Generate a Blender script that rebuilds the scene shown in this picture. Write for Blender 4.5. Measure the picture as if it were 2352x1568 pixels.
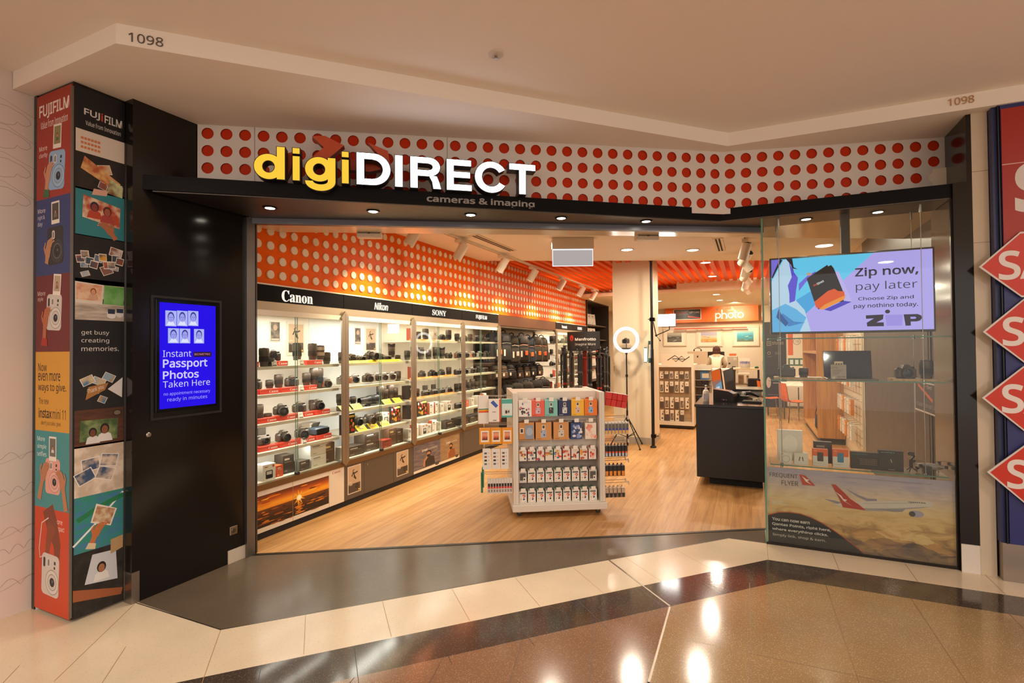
import bpy, bmesh, math, random
from mathutils import Vector, Matrix
from math import sin, cos, pi, radians as rad, atan2, hypot
random.seed(11)
SC = bpy.context.scene
COL = SC.collection
for o in list(bpy.data.objects):
    bpy.data.objects.remove(o)

# ---------------------------------------------------------------- camera, world, light, exposure
# world frame: +Y runs into the shop along its left wall, +X to the right, camera stands over the origin
def make_camera():
    P, R, T = .015398, .0086932, .4338
    f = Vector((0, cos(P), sin(P))); u = Vector((0, -sin(P), cos(P))); x = Vector((1, 0, 0))
    xr = cos(R)*x - sin(R)*u; ur = sin(R)*x + cos(R)*u
    M = Matrix(((cos(T), -sin(T), 0), (sin(T), cos(T), 0), (0, 0, 1)))
    xr, ur, f = M @ xr, M @ ur, M @ f
    cam = bpy.data.objects.new('camera', bpy.data.cameras.new('camera'))
    COL.objects.link(cam)
    cam.matrix_world = Matrix(((xr.x, ur.x, -f.x, 0), (xr.y, ur.y, -f.y, 0), (xr.z, ur.z, -f.z, 1.62), (0, 0, 0, 1)))
    cam.data.sensor_width = 36; cam.data.lens = 1174.88/2352*36
    cam.data.clip_start = .05; cam.data.clip_end = 100
    SC.camera = cam
make_camera()
SC.view_settings.view_transform = 'Standard'; SC.view_settings.look = 'None'
SC.view_settings.gamma = 1; SC.view_settings.exposure = 0.0
SC.view_settings.use_curve_mapping = False
W = bpy.data.worlds.new('mall_air'); SC.world = W; W.use_nodes = True
W.node_tree.nodes['Background'].inputs[0].default_value = (1.0, .86, .77, 1)
W.node_tree.nodes['Background'].inputs[1].default_value = 1.3
try:
    SC.cycles.max_bounces = 8; SC.cycles.diffuse_bounces = 4; SC.cycles.glossy_bounces = 4
    SC.cycles.transmission_bounces = 4; SC.cycles.transparent_max_bounces = 12
    SC.cycles.sample_clamp_indirect = 6.0; SC.cycles.caustics_reflective = False; SC.cycles.caustics_refractive = False
    SC.cycles.use_denoising = True
except Exception:
    pass

def light(kind, loc, power, color=(1, .85, .66), size=.1, size_y=None, to=None, spot=80, blend=.6, name='lamp_light'):
    d = bpy.data.lights.new(name, kind); d.energy = power; d.color = color
    if kind == 'AREA':
        d.shape = 'DISK' if size_y is None else 'RECTANGLE'; d.size = size
        if size_y is not None: d.size_y = size_y
    else:
        d.shadow_soft_size = size
    if kind == 'SPOT':
        d.spot_size = rad(spot); d.spot_blend = blend
    o = bpy.data.objects.new(name, d); COL.objects.link(o); o.location = loc
    v = Vector(to) - Vector(loc) if to is not None else Vector((0, 0, -1))
    o.rotation_euler = v.to_track_quat('-Z', 'Y').to_euler()
    if size_y is not None: o.rotation_euler = (0, atan2(-v.x, -v.z), 0)     # long side stays along the wall
    return o
WARM = (1, .86, .68); WHITE = (1, .93, .84); COOL = (.80, .90, 1)
# recessed lamps of the shop ceiling, shining down (the visible fittings are built further below)
for x, y, z, p in ((-.72, 7.77, 3.0, 60), (-1.56, 7.3, 3.0, 60), (-.66, 9.44, 3.02, 45), (-.67, 11.33, 3.02, 45), (-2.6, 9.6, 3.02, 45), (-2.6, 11.6, 3.02, 40),
                   (-.7, 13.2, 2.86, 55), (-.7, 14.87, 2.86, 55), (-2.2, 14.28, 2.86, 50), (-2.4, 6.3, 3.0, 60), (.8, 7.5, 3.0, 50), (.8, 10.5, 3.0, 50), (.9, 13.5, 2.86, 40), (-1.9, 16.3, 2.86, 50), (-.3, 16.3, 2.86, 50)):
    light('AREA', (x, y, z-.02), p*.56, WARM, .14)
# lamps in the concourse ceiling behind and beside the camera
for x, y, p in ((-2.2, -1.2, 42), (1.2, -.8, 42), (-.4, -3.2, 46), (3.4, 1.2, 30), (2.6, -3.4, 36), (-4.6, -1.5, 22)):
    light('AREA', (x, y, 3.36), p*1.5, (1, .86, .74), .25)

# ---------------------------------------------------------------- helpers
def lin(c):
    if isinstance(c, str):
        c = c.lstrip('#'); c = tuple(int(c[i:i+2], 16)/255 for i in (0, 2, 4))
    return tuple((v/12.92 if v <= .04045 else ((v+.055)/1.055)**2.4) for v in c)

MATS = {}
def nodes(name):
    m = bpy.data.materials.new(name); m.use_nodes = True
    n = m.node_tree.nodes; n.clear()
    return m, n, m.node_tree.links
def mat(kind):
    """surface kinds; the colour itself comes from each face's own 'Col' attribute"""
    if kind in MATS: return MATS[kind]
    m, n, l = nodes(kind)
    out = n.new('ShaderNodeOutputMaterial')
    at = n.new('ShaderNodeAttribute'); at.attribute_name = 'Col'
    if kind.startswith('glow'):
        e = n.new('ShaderNodeEmission'); l.new(at.outputs['Color'], e.inputs[0]); e.inputs[1].default_value = float(kind[4:] or 1)
        l.new(e.outputs[0], out.inputs[0]); MATS[kind] = m; return m
    if kind == 'glass':
        t = n.new('ShaderNodeBsdfTransparent'); t.inputs[0].default_value = (.93, .955, .935, 1)
        g = n.new('ShaderNodeBsdfGlossy'); g.inputs['Roughness'].default_value = .01
        fr = n.new('ShaderNodeLayerWeight'); fr.inputs[0].default_value = .5; pw = n.new('ShaderNodeMath'); pw.operation = 'POWER'; pw.inputs[1].default_value = 5; l.new(fr.outputs['Facing'], pw.inputs[0]); ma = n.new('ShaderNodeMath'); ma.operation = 'MULTIPLY_ADD'; ma.inputs[1].default_value = .55; ma.inputs[2].default_value = .035; l.new(pw.outputs[0], ma.inputs[0])
        mx = n.new('ShaderNodeMixShader'); l.new(ma.outputs[0], mx.inputs[0]); l.new(t.outputs[0], mx.inputs[1]); l.new(g.outputs[0], mx.inputs[2])
        l.new(mx.outputs[0], out.inputs[0]); MATS[kind] = m; return m
    b = n.new('ShaderNodeBsdfPrincipled'); l.new(b.outputs[0], out.inputs[0])
    tc = n.new('ShaderNodeTexCoord')
    rough, metal = {'matte': (.75, 0), 'satin': (.42, 0), 'gloss': (.14, 0), 'mirror': (.05, 0), 'metal': (.33, 1), 'brushed': (.42, 1), 'chrome': (.1, 1), 'cloth': (.9, 0),
                    'paint': (.4, 0), 'cloud': (.4, 0), 'mottle': (.5, 0), 'streak': (.5, 0), 'wood': (.42, 0), 'clear': (.05, 0)}[kind]
    nz = n.new('ShaderNodeTexNoise'); nz.inputs['Scale'].default_value = 9; nz.inputs['Detail'].default_value = 4
    l.new(tc.outputs['Object'], nz.inputs['Vector'])
    if kind in ('mottle', 'streak', 'wood', 'cloud'):
        a2 = n.new('ShaderNodeAttribute'); a2.attribute_name = 'Col2'
        mp = n.new('ShaderNodeMapping'); l.new(tc.outputs['Object'], mp.inputs[0])
        mp.inputs['Scale'].default_value = {'cloud': (5, 5, 13), 'mottle': (16, 16, 16), 'streak': (7, 7, 46), 'wood': (30, 30, 1.6)}[kind]
        nz.inputs['Scale'].default_value = 1; l.new(mp.outputs[0], nz.inputs['Vector']); nz.inputs['Detail'].default_value = 6
        rp = n.new('ShaderNodeValToRGB'); rp.color_ramp.elements[0].position = .40; rp.color_ramp.elements[1].position = .62 if kind != 'cloud' else .56
        if kind == 'cloud': nz.inputs['Distortion'].default_value = .8; nz.inputs['Roughness'].default_value = .62
        l.new(nz.outputs[0], rp.inputs[0])
        mx = n.new('ShaderNodeMix'); mx.data_type = 'RGBA'
        l.new(rp.outputs[0], mx.inputs[0]); l.new(at.outputs['Color'], mx.inputs[6]); l.new(a2.outputs['Color'], mx.inputs[7])
        l.new(mx.outputs[2], b.inputs['Base Color'])
    else:
        l.new(at.outputs['Color'], b.inputs['Base Color'])
    mr = n.new('ShaderNodeMapRange'); mr.inputs[3].default_value = rough*.88; mr.inputs[4].default_value = min(1, rough*1.12)
    l.new(nz.outputs[0], mr.inputs[0]); l.new(mr.outputs[0], b.inputs['Roughness'])
    b.inputs['Metallic'].default_value = metal
    if kind == 'cloth':
        w = n.new('ShaderNodeTexNoise'); w.inputs['Scale'].default_value = 260; l.new(tc.outputs['Object'], w.inputs['Vector'])
        bp = n.new('ShaderNodeBump'); bp.inputs['Strength'].default_value = .25; l.new(w.outputs[0], bp.inputs['Height']); l.new(bp.outputs[0], b.inputs['Normal'])
    if kind == 'paint': b.inputs['Specular IOR Level'].default_value = .10
    if kind == 'clear':
        b.inputs['Alpha'].default_value = .35
    MATS[kind] = m
    return m

try:
    FONT = bpy.data.fonts.load(bpy.utils.system_resource('DATAFILES', path='fonts') + '/NotoSansHebrew-Regular.woff2')
except Exception:
    FONT = None
try:
    SERIF = bpy.data.fonts.load(bpy.utils.system_resource('DATAFILES', path='fonts') + '/NotoSansMath-Regular.woff2')
except Exception:
    SERIF = None
def serif(s):     # the bold serif alphabet of the mathematical font
    return ''.join(chr(0x1D400+ord(c)-65) if 'A' <= c <= 'Z' else chr(0x1D41A+ord(c)-97) if 'a' <= c <= 'z' else c for c in s)
TXT = {}
def text_geo(s, bold=0., ext=0., shear=0., res=2, base=False):
    """letters as (verts, faces), unit box: x 0..1, y 0..1 over the inked area"""
    k = (s, bold, ext, shear, res, base)
    if k not in TXT:
        c = bpy.data.curves.new('lettering', 'FONT'); c.body = s
        if base and SERIF: c.font = SERIF; c.body = serif(s)
        elif FONT: c.font = FONT
        c.offset = bold; c.resolution_u = res; c.shear = shear; c.extrude = ext
        o = bpy.data.objects.new('lettering', c)
        COL.objects.link(o)
        dg = bpy.context.evaluated_depsgraph_get()
        me = bpy.data.meshes.new_from_object(o.evaluated_get(dg))
        V = [tuple(v.co) for v in me.vertices]; Fc = [tuple(p.vertices) for p in me.polygons]
        bpy.data.objects.remove(o); bpy.data.curves.remove(c); bpy.data.meshes.remove(me)
        if not V: V = [(0, 0, 0), (1, 0, 0), (1, 1, 0)]
        x0 = min(v[0] for v in V); x1 = max(v[0] for v in V); y0 = min(v[1] for v in V); y1 = max(v[1] for v in V)
        TXT[k] = ([((v[0]-x0)/(x1-x0 or 1), (v[1]-y0)/(y1-y0 or 1), v[2]) for v in V], Fc, (x1-x0, y1-y0))
    return TXT[k]

class G:
    """collects shapes; build() links them as ONE mesh object"""
    def __init__(s, col='#808080', m='satin'):
        s.v = []; s.f = []; s.c = []; s.c2 = []; s.mi = []; s.sm = []; s.ms = []; s.M = Matrix(); s.col = col; s.m = m; s.col2 = None; s.lay = 0
    def at(s, x=0, y=0, z=0, rz=0, rx=0, ry=0):
        s.M = Matrix.Translation((x, y, z)) @ Matrix.Rotation(rz, 4, 'Z') @ Matrix.Rotation(ry, 4, 'Y') @ Matrix.Rotation(rx, 4, 'X'); return s
    def vert(s, p):
        q = s.M @ Vector(p); s.v.append((q.x, q.y, q.z)); return len(s.v)-1
    def face(s, idx, c=None, m=None, sm=False, c2=None):
        c = c or s.col; m = m or s.m
        if m not in s.ms: s.ms.append(m)
        s.f.append(tuple(idx)); s.c.append(lin(c)); s.c2.append(lin(c2 or s.col2 or c)); s.mi.append(s.ms.index(m)); s.sm.append(sm)
    def poly(s, pts, c=None, m=None, c2=None):
        s.face([s.vert(p) for p in pts], c, m, False, c2)
    def box(s, x0, y0, z0, x1, y1, z1, c=None, m=None, bev=0., c2=None):
        if bev <= 0:
            i = [s.vert((x, y, z)) for z in (z0, z1) for y in (y0, y1) for x in (x0, x1)]
            for q in ((0, 2, 3, 1), (4, 5, 7, 6), (0, 1, 5, 4), (2, 6, 7, 3), (0, 4, 6, 2), (1, 3, 7, 5)): s.face([i[k] for k in q], c, m, False, c2)
            return s
        b = min(bev, (x1-x0)*.49, (y1-y0)*.49, (z1-z0)*.49)
        X = (x0, x1); Y = (y0, y1); Z = (z0, z1); d = (b, -b); I = {}
        for i in (0, 1):
            for j in (0, 1):
                for k in (0, 1):
                    I[i, j, k] = (s.vert((X[i], Y[j]+d[j], Z[k]+d[k])), s.vert((X[i]+d[i], Y[j], Z[k]+d[k])), s.vert((X[i]+d[i], Y[j]+d[j], Z[k])))
        def q(a, ax, flip):
            idx = [I[t][ax] for t in a]; s.face(idx[::-1] if flip else idx, c, m, False, c2)
        q(((0, 0, 0), (0, 0, 1), (0, 1, 1), (0, 1, 0)), 0, False); q(((1, 0, 0), (1, 0, 1), (1, 1, 1), (1, 1, 0)), 0, True)
        q(((0, 0, 0), (1, 0, 0), (1, 0, 1), (0, 0, 1)), 1, False); q(((0, 1, 0), (1, 1, 0), (1, 1, 1), (0, 1, 1)), 1, True)
        q(((0, 0, 0), (0, 1, 0), (1, 1, 0), (1, 0, 0)), 2, False); q(((0, 0, 1), (0, 1, 1), (1, 1, 1), (1, 0, 1)), 2, True)
        for i in (0, 1):
            for j in (0, 1):
                a, e = I[i, j, 0], I[i, j, 1]; s.face((a[0], a[1], e[1], e[0]) if i == j else (a[1], a[0], e[0], e[1]), c, m, False, c2)
                a, e = I[i, 0, j], I[i, 1, j]; s.face((a[2], a[0], e[0], e[2]) if i == j else (a[0], a[2], e[2], e[0]), c, m, False, c2)
                a, e = I[0, i, j], I[1, i, j]; s.face((a[1], a[2], e[2], e[1]) if i == j else (a[2], a[1], e[1], e[2]), c, m, False, c2)
                for k in (0, 1):
                    t = I[i, j, k]; s.face(t if (i+j+k) % 2 else t[::-1], c, m, False, c2)
        return s
    def ring(s, rows, c=None, m=None, cap=True, sm=True, closed=True):
        """rows: list of equal-length point loops; skins between them"""
        R = [[s.vert(p) for p in r] for r in rows]; n = len(R[0])
        for a, b in zip(R, R[1:]):
            for k in range(n if closed else n-1):
                s.face((a[k], a[(k+1) % n], b[(k+1) % n], b[k]), c, m, sm)
        if cap:
            s.face(R[0][::-1], c, m); s.face(R[-1], c, m)
        return s
    def lathe(s, prof, n=14, c=None, m=None, cap=True, axis='z', o=(0, 0, 0)):
        rows = []
        for r, h in prof:
            row = []
            for k in range(n):
                a = 2*pi*k/n; p = (r*cos(a), r*sin(a), h)
                if axis == 'y': p = (p[0], -p[2], p[1])
                if axis == 'x': p = (p[2], p[0], p[1])
                row.append((p[0]+o[0], p[1]+o[1], p[2]+o[2]))
            rows.append(row)
        return s.ring(rows, c, m, cap)
    def tube(s, pts, r, n=6, c=None, m=None):
        rows = []; pts = [Vector(p) for p in pts]
        rr = r if isinstance(r, (list, tuple)) else [r]*len(pts)
        t0 = (pts[1]-pts[0]).normalized(); up = Vector((0, 0, 1)) if abs(t0.z) < .9 else Vector((1, 0, 0))
        for i, p in enumerate(pts):
            t = ((pts[min(i+1, len(pts)-1)]-pts[max(i-1, 0)])).normalized()
            a = t.cross(up).normalized(); b = a.cross(t).normalized(); up = b
            rows.append([p+rr[i]*(cos(2*pi*k/n)*a+sin(2*pi*k/n)*b) for k in range(n)])
        return s.ring(rows, c, m, True, n > 4)
    def prism(s, pts, z0, z1, c=None, m=None, top=None, plane='xy'):
        """extrude a 2D outline"""
        f = {'xy': lambda p, z: (p[0], p[1], z), 'xz': lambda p, z: (p[0], -z, p[1]), 'yz': lambda p, z: (z, p[0], p[1])}[plane]
        a = [s.vert(f(p, z0)) for p in pts]; b = [s.vert(f(p, z1)) for p in pts]; n = len(pts)
        for k in range(n): s.face((a[k], a[(k+1) % n], b[(k+1) % n], b[k]), c, m)
        s.face(a[::-1], c, m); s.face(b, top or c, m)
        return s
    def ball(s, o, rx, ry=None, rz=None, c=None, m=None, nu=10, nv=7):
        ry = ry or rx; rz = rz or rx
        rows = [[(o[0]+rx*sin(pi*j/nv)*cos(2*pi*k/nu), o[1]+ry*sin(pi*j/nv)*sin(2*pi*k/nu), o[2]-rz*cos(pi*j/nv)) for k in range(nu)] for j in range(1, nv)]
        R = [[s.vert(p) for p in r] for r in rows]; b = s.vert((o[0], o[1], o[2]-rz)); t = s.vert((o[0], o[1], o[2]+rz))
        for a, e in zip(R, R[1:]):
            for k in range(nu): s.face((a[k], a[(k+1) % nu], e[(k+1) % nu], e[k]), c, m, True)
        for k in range(nu):
            s.face((b, R[0][(k+1) % nu], R[0][k]), c, m, True); s.face((R[-1][k], R[-1][(k+1) % nu], t), c, m, True)
        return s
    # ---- flat print work on a panel: set with panel(); x runs right, y up, each new shape one thin layer nearer
    def panel(s, o, ex, ey=(0, 0, 1), step=.00005):
        ex = Vector(ex).normalized(); ey = Vector(ey).normalized(); n = ex.cross(ey)
        s.M = Matrix(((ex.x, ey.x, n.x, o[0]), (ex.y, ey.y, n.y, o[1]), (ex.z, ey.z, n.z, o[2]), (0, 0, 0, 1))); s.lay = 0; s.step = step
        return s
    def _z(s):
        s.lay += 1; return s.lay*s.step
    def P(s, pts, c, m=None, c2=None):
        z = s._z(); s.poly([(p[0], p[1], z) for p in pts], c, m, c2); return s
    def Rc(s, x0, y0, x1, y1, c, m=None, c2=None): return s.P(((x0, y0), (x1, y0), (x1, y1), (x0, y1)), c, m, c2)
    def E(s, x, y, rx, ry, c, m=None, n=18, rot=0, c2=None):
        return s.P([(x+rx*cos(2*pi*k/n)*cos(rot)-ry*sin(2*pi*k/n)*sin(rot), y+rx*cos(2*pi*k/n)*sin(rot)+ry*sin(2*pi*k/n)*cos(rot)) for k in range(n)], c, m, c2)
    def O(s, x, y, r0, r1, c, m=None, n=24):
        z = s._z()
        a = [s.vert((x+r0*cos(2*pi*k/n), y+r0*sin(2*pi*k/n), z)) for k in range(n)]; b = [s.vert((x+r1*cos(2*pi*k/n), y+r1*sin(2*pi*k/n), z)) for k in range(n)]
        for k in range(n): s.face((a[k], b[k], b[(k+1) % n], a[(k+1) % n]), c, m)
        return s
    def RR(s, x0, y0, x1, y1, r, c, m=None, rot=0, c2=None):
        cx, cy = (x0+x1)/2, (y0+y1)/2; pts = []
        for (a, b, t) in ((x1-r, y1-r, 0), (x0+r, y1-r, 1), (x0+r, y0+r, 2), (x1-r, y0+r, 3)):
            for k in range(5):
                an = (t+k/4)*pi/2; px, py = a+r*cos(an)-cx, b+r*sin(an)-cy
                pts.append((cx+px*cos(rot)-py*sin(rot), cy+px*sin(rot)+py*cos(rot)))
        return s.P(pts, c, m, c2)
    def L(s, pts, w, c, m=None):
        z = s._z(); ws = w if isinstance(w, (list, tuple)) else [w]*len(pts); A = []; B = []
        for i, p in enumerate(pts):
            a = pts[max(i-1, 0)]; b = pts[min(i+1, len(pts)-1)]; d = hypot(b[0]-a[0], b[1]-a[1]) or 1
            nx, ny = -(b[1]-a[1])/d*ws[i]/2, (b[0]-a[0])/d*ws[i]/2
            A.append(s.vert((p[0]-nx, p[1]-ny, z))); B.append(s.vert((p[0]+nx, p[1]+ny, z)))
        for i in range(len(pts)-1): s.face((A[i], A[i+1], B[i+1], B[i]), c, m)
        return s
    def Gr(s, x0, y0, x1, y1, cols, m=None, n=4, cols2=None):
        """horizontal bands of a printed sky: colours bottom to top"""
        z = s._z(); k = len(cols)-1; N = k*n
        L = [lin(c) for c in cols]; L2 = [lin(c) for c in (cols2 or cols)]
        for i in range(N):
            t = (i+.5)/N*k; a = int(t); u = t-a; c = tuple(L[a][j]*(1-u)+L[a+1][j]*u for j in range(3))
            ya, yb = y0+(y1-y0)*i/N, y0+(y1-y0)*(i+1)/N
            s.poly([(x0, ya, z), (x1, ya, z), (x1, yb, z), (x0, yb, z)], '#000000', m); s.c[-1] = c; s.c2[-1] = tuple(L2[a][j]*(1-u)+L2[a+1][j]*u for j in range(3))
        return s
    def T(s, t, x, y, h, c, w=None, bold=0., m=None, al=0, shear=0., rot=0, res=2, depth=0., base=False):
        """lettering whose inked box starts at x,y (al 0 left, .5 centre, 1 right), h high, w wide (own proportion if None)"""
        V, Fc, (tw, th) = text_geo(t, bold, 1. if depth else 0., shear, res, base)
        ww = w if w is not None else h*tw/(th or 1)
        z = s._z(); i0 = len(s.v); ca, sa = cos(rot), sin(rot)
        for v in V:
            px, py = (v[0]-al)*ww, v[1]*h
            s.vert((x+px*ca-py*sa, y+px*sa+py*ca, z + (v[2]+1)*.5*depth if depth else z))
        for f in Fc: s.face([i0+k for k in f], c, m)
        return s
    def build(s, name, parent=None, loc=(0, 0, 0), rz=0, **props):
        me = s.mesh(name)
        o = bpy.data.objects.new(name, me); COL.objects.link(o); o.location = loc; o.rotation_euler = (0, 0, rz)
        if parent is not None: o.parent = parent
        for k, v in props.items(): o[k] = v
        return o
    def mesh(s, name):
        me = bpy.data.meshes.new(name); me.from_pydata(s.v, [], s.f)
        me.polygons.foreach_set('material_index', s.mi); me.polygons.foreach_set('use_smooth', s.sm)
        need2 = any(k in ('mottle', 'streak', 'wood', 'cloud') for k in s.ms)
        for nm, cc in (('Col', s.c),) + ((('Col2', s.c2),) if need2 else ()):
            a = me.color_attributes.new(nm, 'FLOAT_COLOR', 'CORNER'); d = []
            for p, c in zip(s.f, cc): d += [c[0], c[1], c[2], 1]*len(p)
            a.data.foreach_set('color', d)
        for k in s.ms: me.materials.append(mat(k))
        if any(s.sm): me.set_sharp_from_angle(angle=rad(40))
        me.update()
        return me

def thing(name, label, cat, loc=(0, 0, 0), rz=0, group=None, rx=0, ry=0):
    o = bpy.data.objects.new(name, None); COL.objects.link(o); o.empty_display_size = .05
    o.location = loc; o.rotation_euler = (rx, ry, rz); o['label'] = label; o['category'] = cat
    if group: o['group'] = group
    return o
def tag(o, label, cat, group=None):
    o['label'] = label; o['category'] = cat
    if group: o['group'] = group
    return o
def struct(g, name, **k):
    return g.build(name, kind='structure', **k)

class Proto:
    """a kind of thing: parts as (name, mesh, index of the part above or None); put() places a copy of the thing and of each part"""
    def __init__(s, name, cat): s.name = name; s.cat = cat; s.parts = []
    def add(s, pname, g, above=None, label=None):
        s.parts.append((pname, g.mesh(pname), above, label)); return len(s.parts)-1
    def put(s, loc, label, rz=0, group=None, rx=0, ry=0, scale=1, name=None):
        r = thing(name or s.name, label, s.cat, loc, rz, group, rx, ry)
        if scale != 1: r.scale = (scale,)*3 if not isinstance(scale, tuple) else scale
        made = []
        for pn, me, ab, lb in s.parts:
            o = bpy.data.objects.new(pn, me); COL.objects.link(o); o.parent = r if ab is None else made[ab]
            if lb: o['label'] = lb
            made.append(o)
        return r
ORD = ['first', 'second', 'third', 'fourth', 'fifth', 'sixth', 'seventh', 'eighth', 'ninth', 'tenth', 'eleventh', 'twelfth', 'thirteenth', 'fourteenth', 'fifteenth', 'sixteenth', 'seventeenth', 'eighteenth', 'nineteenth', 'twentieth']

# ---------------------------------------------------------------- large structure: floors
def floor_mat(name, base, speck, scale, rough, mode='stone'):
    m, n, l = nodes(name)
    out = n.new('ShaderNodeOutputMaterial'); b = n.new('ShaderNodeBsdfPrincipled'); l.new(b.outputs[0], out.inputs[0])
    tc = n.new('ShaderNodeTexCoord')
    if mode == 'wood':
        mp = n.new('ShaderNodeMapping'); mp.inputs['Rotation'].default_value = (0, 0, pi/2); l.new(tc.outputs['Object'], mp.inputs[0])
        br = n.new('ShaderNodeTexBrick'); br.inputs['Scale'].default_value = 1; br.inputs['Brick Width'].default_value = 1.3; br.inputs['Row Height'].default_value = .17
        br.inputs['Mortar Size'].default_value = .0012; br.offset = .37
        br.inputs['Color1'].default_value = (*lin('#c99a62'), 1); br.inputs['Color2'].default_value = (*lin('#bd8c54'), 1); br.inputs['Mortar'].default_value = (*lin('#8a6236'), 1)
        l.new(mp.outputs[0], br.inputs[0])
        m2 = n.new('ShaderNodeMapping'); m2.inputs['Scale'].default_value = (26, 1.5, 1); l.new(tc.outputs['Object'], m2.inputs[0])
        nz = n.new('ShaderNodeTexNoise'); nz.inputs['Scale'].default_value = 1; nz.inputs['Detail'].default_value = 8; nz.inputs['Distortion'].default_value = .6; l.new(m2.outputs[0], nz.inputs[0])
        rp = n.new('ShaderNodeValToRGB'); rp.color_ramp.elements[0].position = .32; rp.color_ramp.elements[0].color = (.66, .60, .52, 1); rp.color_ramp.elements[1].position = .6; rp.color_ramp.elements[1].color = (1, 1, 1, 1)
        l.new(nz.outputs[0], rp.inputs[0])
        mx = n.new('ShaderNodeMix'); mx.data_type = 'RGBA'; mx.blend_type = 'MULTIPLY'; mx.inputs[0].default_value = .8
        l.new(br.outputs[0], mx.inputs[6]); l.new(rp.outputs[0], mx.inputs[7]); l.new(mx.outputs[2], b.inputs['Base Color'])
    else:
        big = n.new('ShaderNodeTexNoise'); big.inputs['Scale'].default_value = 1.3; big.inputs['Detail'].default_value = 5; l.new(tc.outputs['Object'], big.inputs[0])
        vo = n.new('ShaderNodeTexVoronoi'); vo.inputs['Scale'].default_value = scale; l.new(tc.outputs['Object'], vo.inputs[0])
        rp = n.new('ShaderNodeValToRGB'); rp.color_ramp.elements[0].position = .0; rp.color_ramp.elements[0].color = (*lin(speck), 1)
        rp.color_ramp.elements[1].position = .34; rp.color_ramp.elements[1].color = (*lin(base), 1)
        l.new(vo.outputs['Distance'], rp.inputs[0])
        rp2 = n.new('ShaderNodeValToRGB'); rp2.color_ramp.elements[0].color = (.86, .86, .86, 1); rp2.color_ramp.elements[1].color = (1.08, 1.08, 1.08, 1)
        rp2.color_ramp.elements[0].position = .3; rp2.color_ramp.elements[1].position = .7; l.new(big.outputs[0], rp2.inputs[0])
        mx = n.new('ShaderNodeMix'); mx.data_type = 'RGBA'; mx.blend_type = 'MULTIPLY'; mx.inputs[0].default_value = 1
        l.new(rp.outputs[0], mx.inputs[6]); l.new(rp2.outputs[0], mx.inputs[7]); l.new(mx.outputs[2], b.inputs['Base Color'])
    b.inputs['Roughness'].default_value = rough
    nz = n.new('ShaderNodeTexNoise'); nz.inputs['Scale'].default_value = 3; l.new(tc.outputs['Object'], nz.inputs[0])
    mr = n.new('ShaderNodeMapRange'); mr.inputs[3].default_value = rough*.8; mr.inputs[4].default_value = rough*1.25; l.new(nz.outputs[0], mr.inputs[0]); l.new(mr.outputs[0], b.inputs['Roughness'])
    MATS[name] = m
floor_mat('f_cream', '#e6d5b8', '#dac6a4', 60, .16); floor_mat('f_stripe', '#4a4038', '#857866', 95, .10)
floor_mat('f_tan', '#a0855f', '#e2cda2', 120, .12); floor_mat('f_brown', '#8a6a52', '#cfae8c', 120, .12)
floor_mat('f_dark', '#685b4b', '#71644f', 30, .2); floor_mat('f_wood', '', '', 1, .36, 'wood')

def flat(name, m, pts, seams=(), w=.004, sc='#6b5a48'):
    g = G(m=m); g.poly([(x, y, 0) for x, y in pts], '#888888', m)
    for (a, b) in seams:
        d = Vector((b[0]-a[0], b[1]-a[1])).normalized(); nx, ny = -d.y*w/2, d.x*w/2
        g.poly([(a[0]-nx, a[1]-ny, .0006), (b[0]-nx, b[1]-ny, .0006), (b[0]+nx, b[1]+ny, .0006), (a[0]+nx, a[1]+ny, .0006)], sc, 'satin')
    return struct(g, name)
def along(a, b, t): return (a[0]+(b[0]-a[0])*t, a[1]+(b[1]-a[1])*t)
DIA = Vector((.7, .714)); NRM = Vector((.714, -.7))
seams = []
for k in range(-6, 13):       # joints across the pale band, square to the shop front
    t = .46*k; p = Vector((-2.82, 2.01)) + DIA*t
    if p.y < 4.5: seams.append(((p.x, p.y), tuple(p + NRM*(.44 if p.y > 2.05 else 1.0) * (1 if p.y > 2.05 else .9))))
seams += [((x, 4.73), (x, 4.38)) for x in (.11, .57, 1.03, 1.49, 1.95)]
seams += [((-3.63, 2.0), (-3.14, 1.36))]
flat('floor_pale', 'f_cream', [(-6.05, -2), (.105, 4.376), (6, 4.378), (6, 5.2), (1.36, 5.2), (1.36, 4.735), (-.18, 4.735), (-2.82, 2.01), (-3.63, 2.01), (-3.63, 2.4), (-8, 2.4), (-8, -2)], seams, .003, '#a8845c')
st = [(Vector((-2.312, 1.872)) + DIA*(.46*k), Vector((-2.312, 1.872)) + DIA*(.46*k) + NRM*.36) for k in range(-4, 7)]
flat('floor_stripe', 'f_stripe', [(-6.05, -2), (.105, 4.376), (6, 4.378), (6, 4.07), (.237, 4.071), (-5.71, -2)], [(tuple(a), tuple(b)) for a, b in st] + [((.105, 4.376), (.237, 4.071))], .003, '#2f2823')
flat('floor_terrazzo', 'f_tan', [(.237, 4.071), (6, 4.07), (6, -6), (-.46, -6), (-.46, 2.54), (-.473, 3.346)], [((x, 4.07 if x > .2 else 3.9), (x+.05, -3)) for x in (-.02, .45, .92, 1.4)] + [((-.46, 1.9), (3, 2.0)), ((-.46, 3.0), (3, 3.05))], .004, '#8d6a45')
flat('floor_terrazzo_brown', 'f_brown', [(-5.71, -2), (-.473, 3.346), (-.46, 2.54), (-.46, -6), (-9.6, -6)], [(tuple(Vector((-1.171, 2.633))+DIA*t), tuple(Vector((-1.171, 2.633))+DIA*t+Vector((.5, -2.0)))) for t in (.45, 0, -.45, -.9)], .004, '#5f4733')
flat('floor_threshold', 'f_dark', [(-3.63, 2.01), (-2.82, 2.01), (-.18, 4.735), (.105, 4.735), (.105, 5.1), (-3.643, 2.83)])
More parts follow.
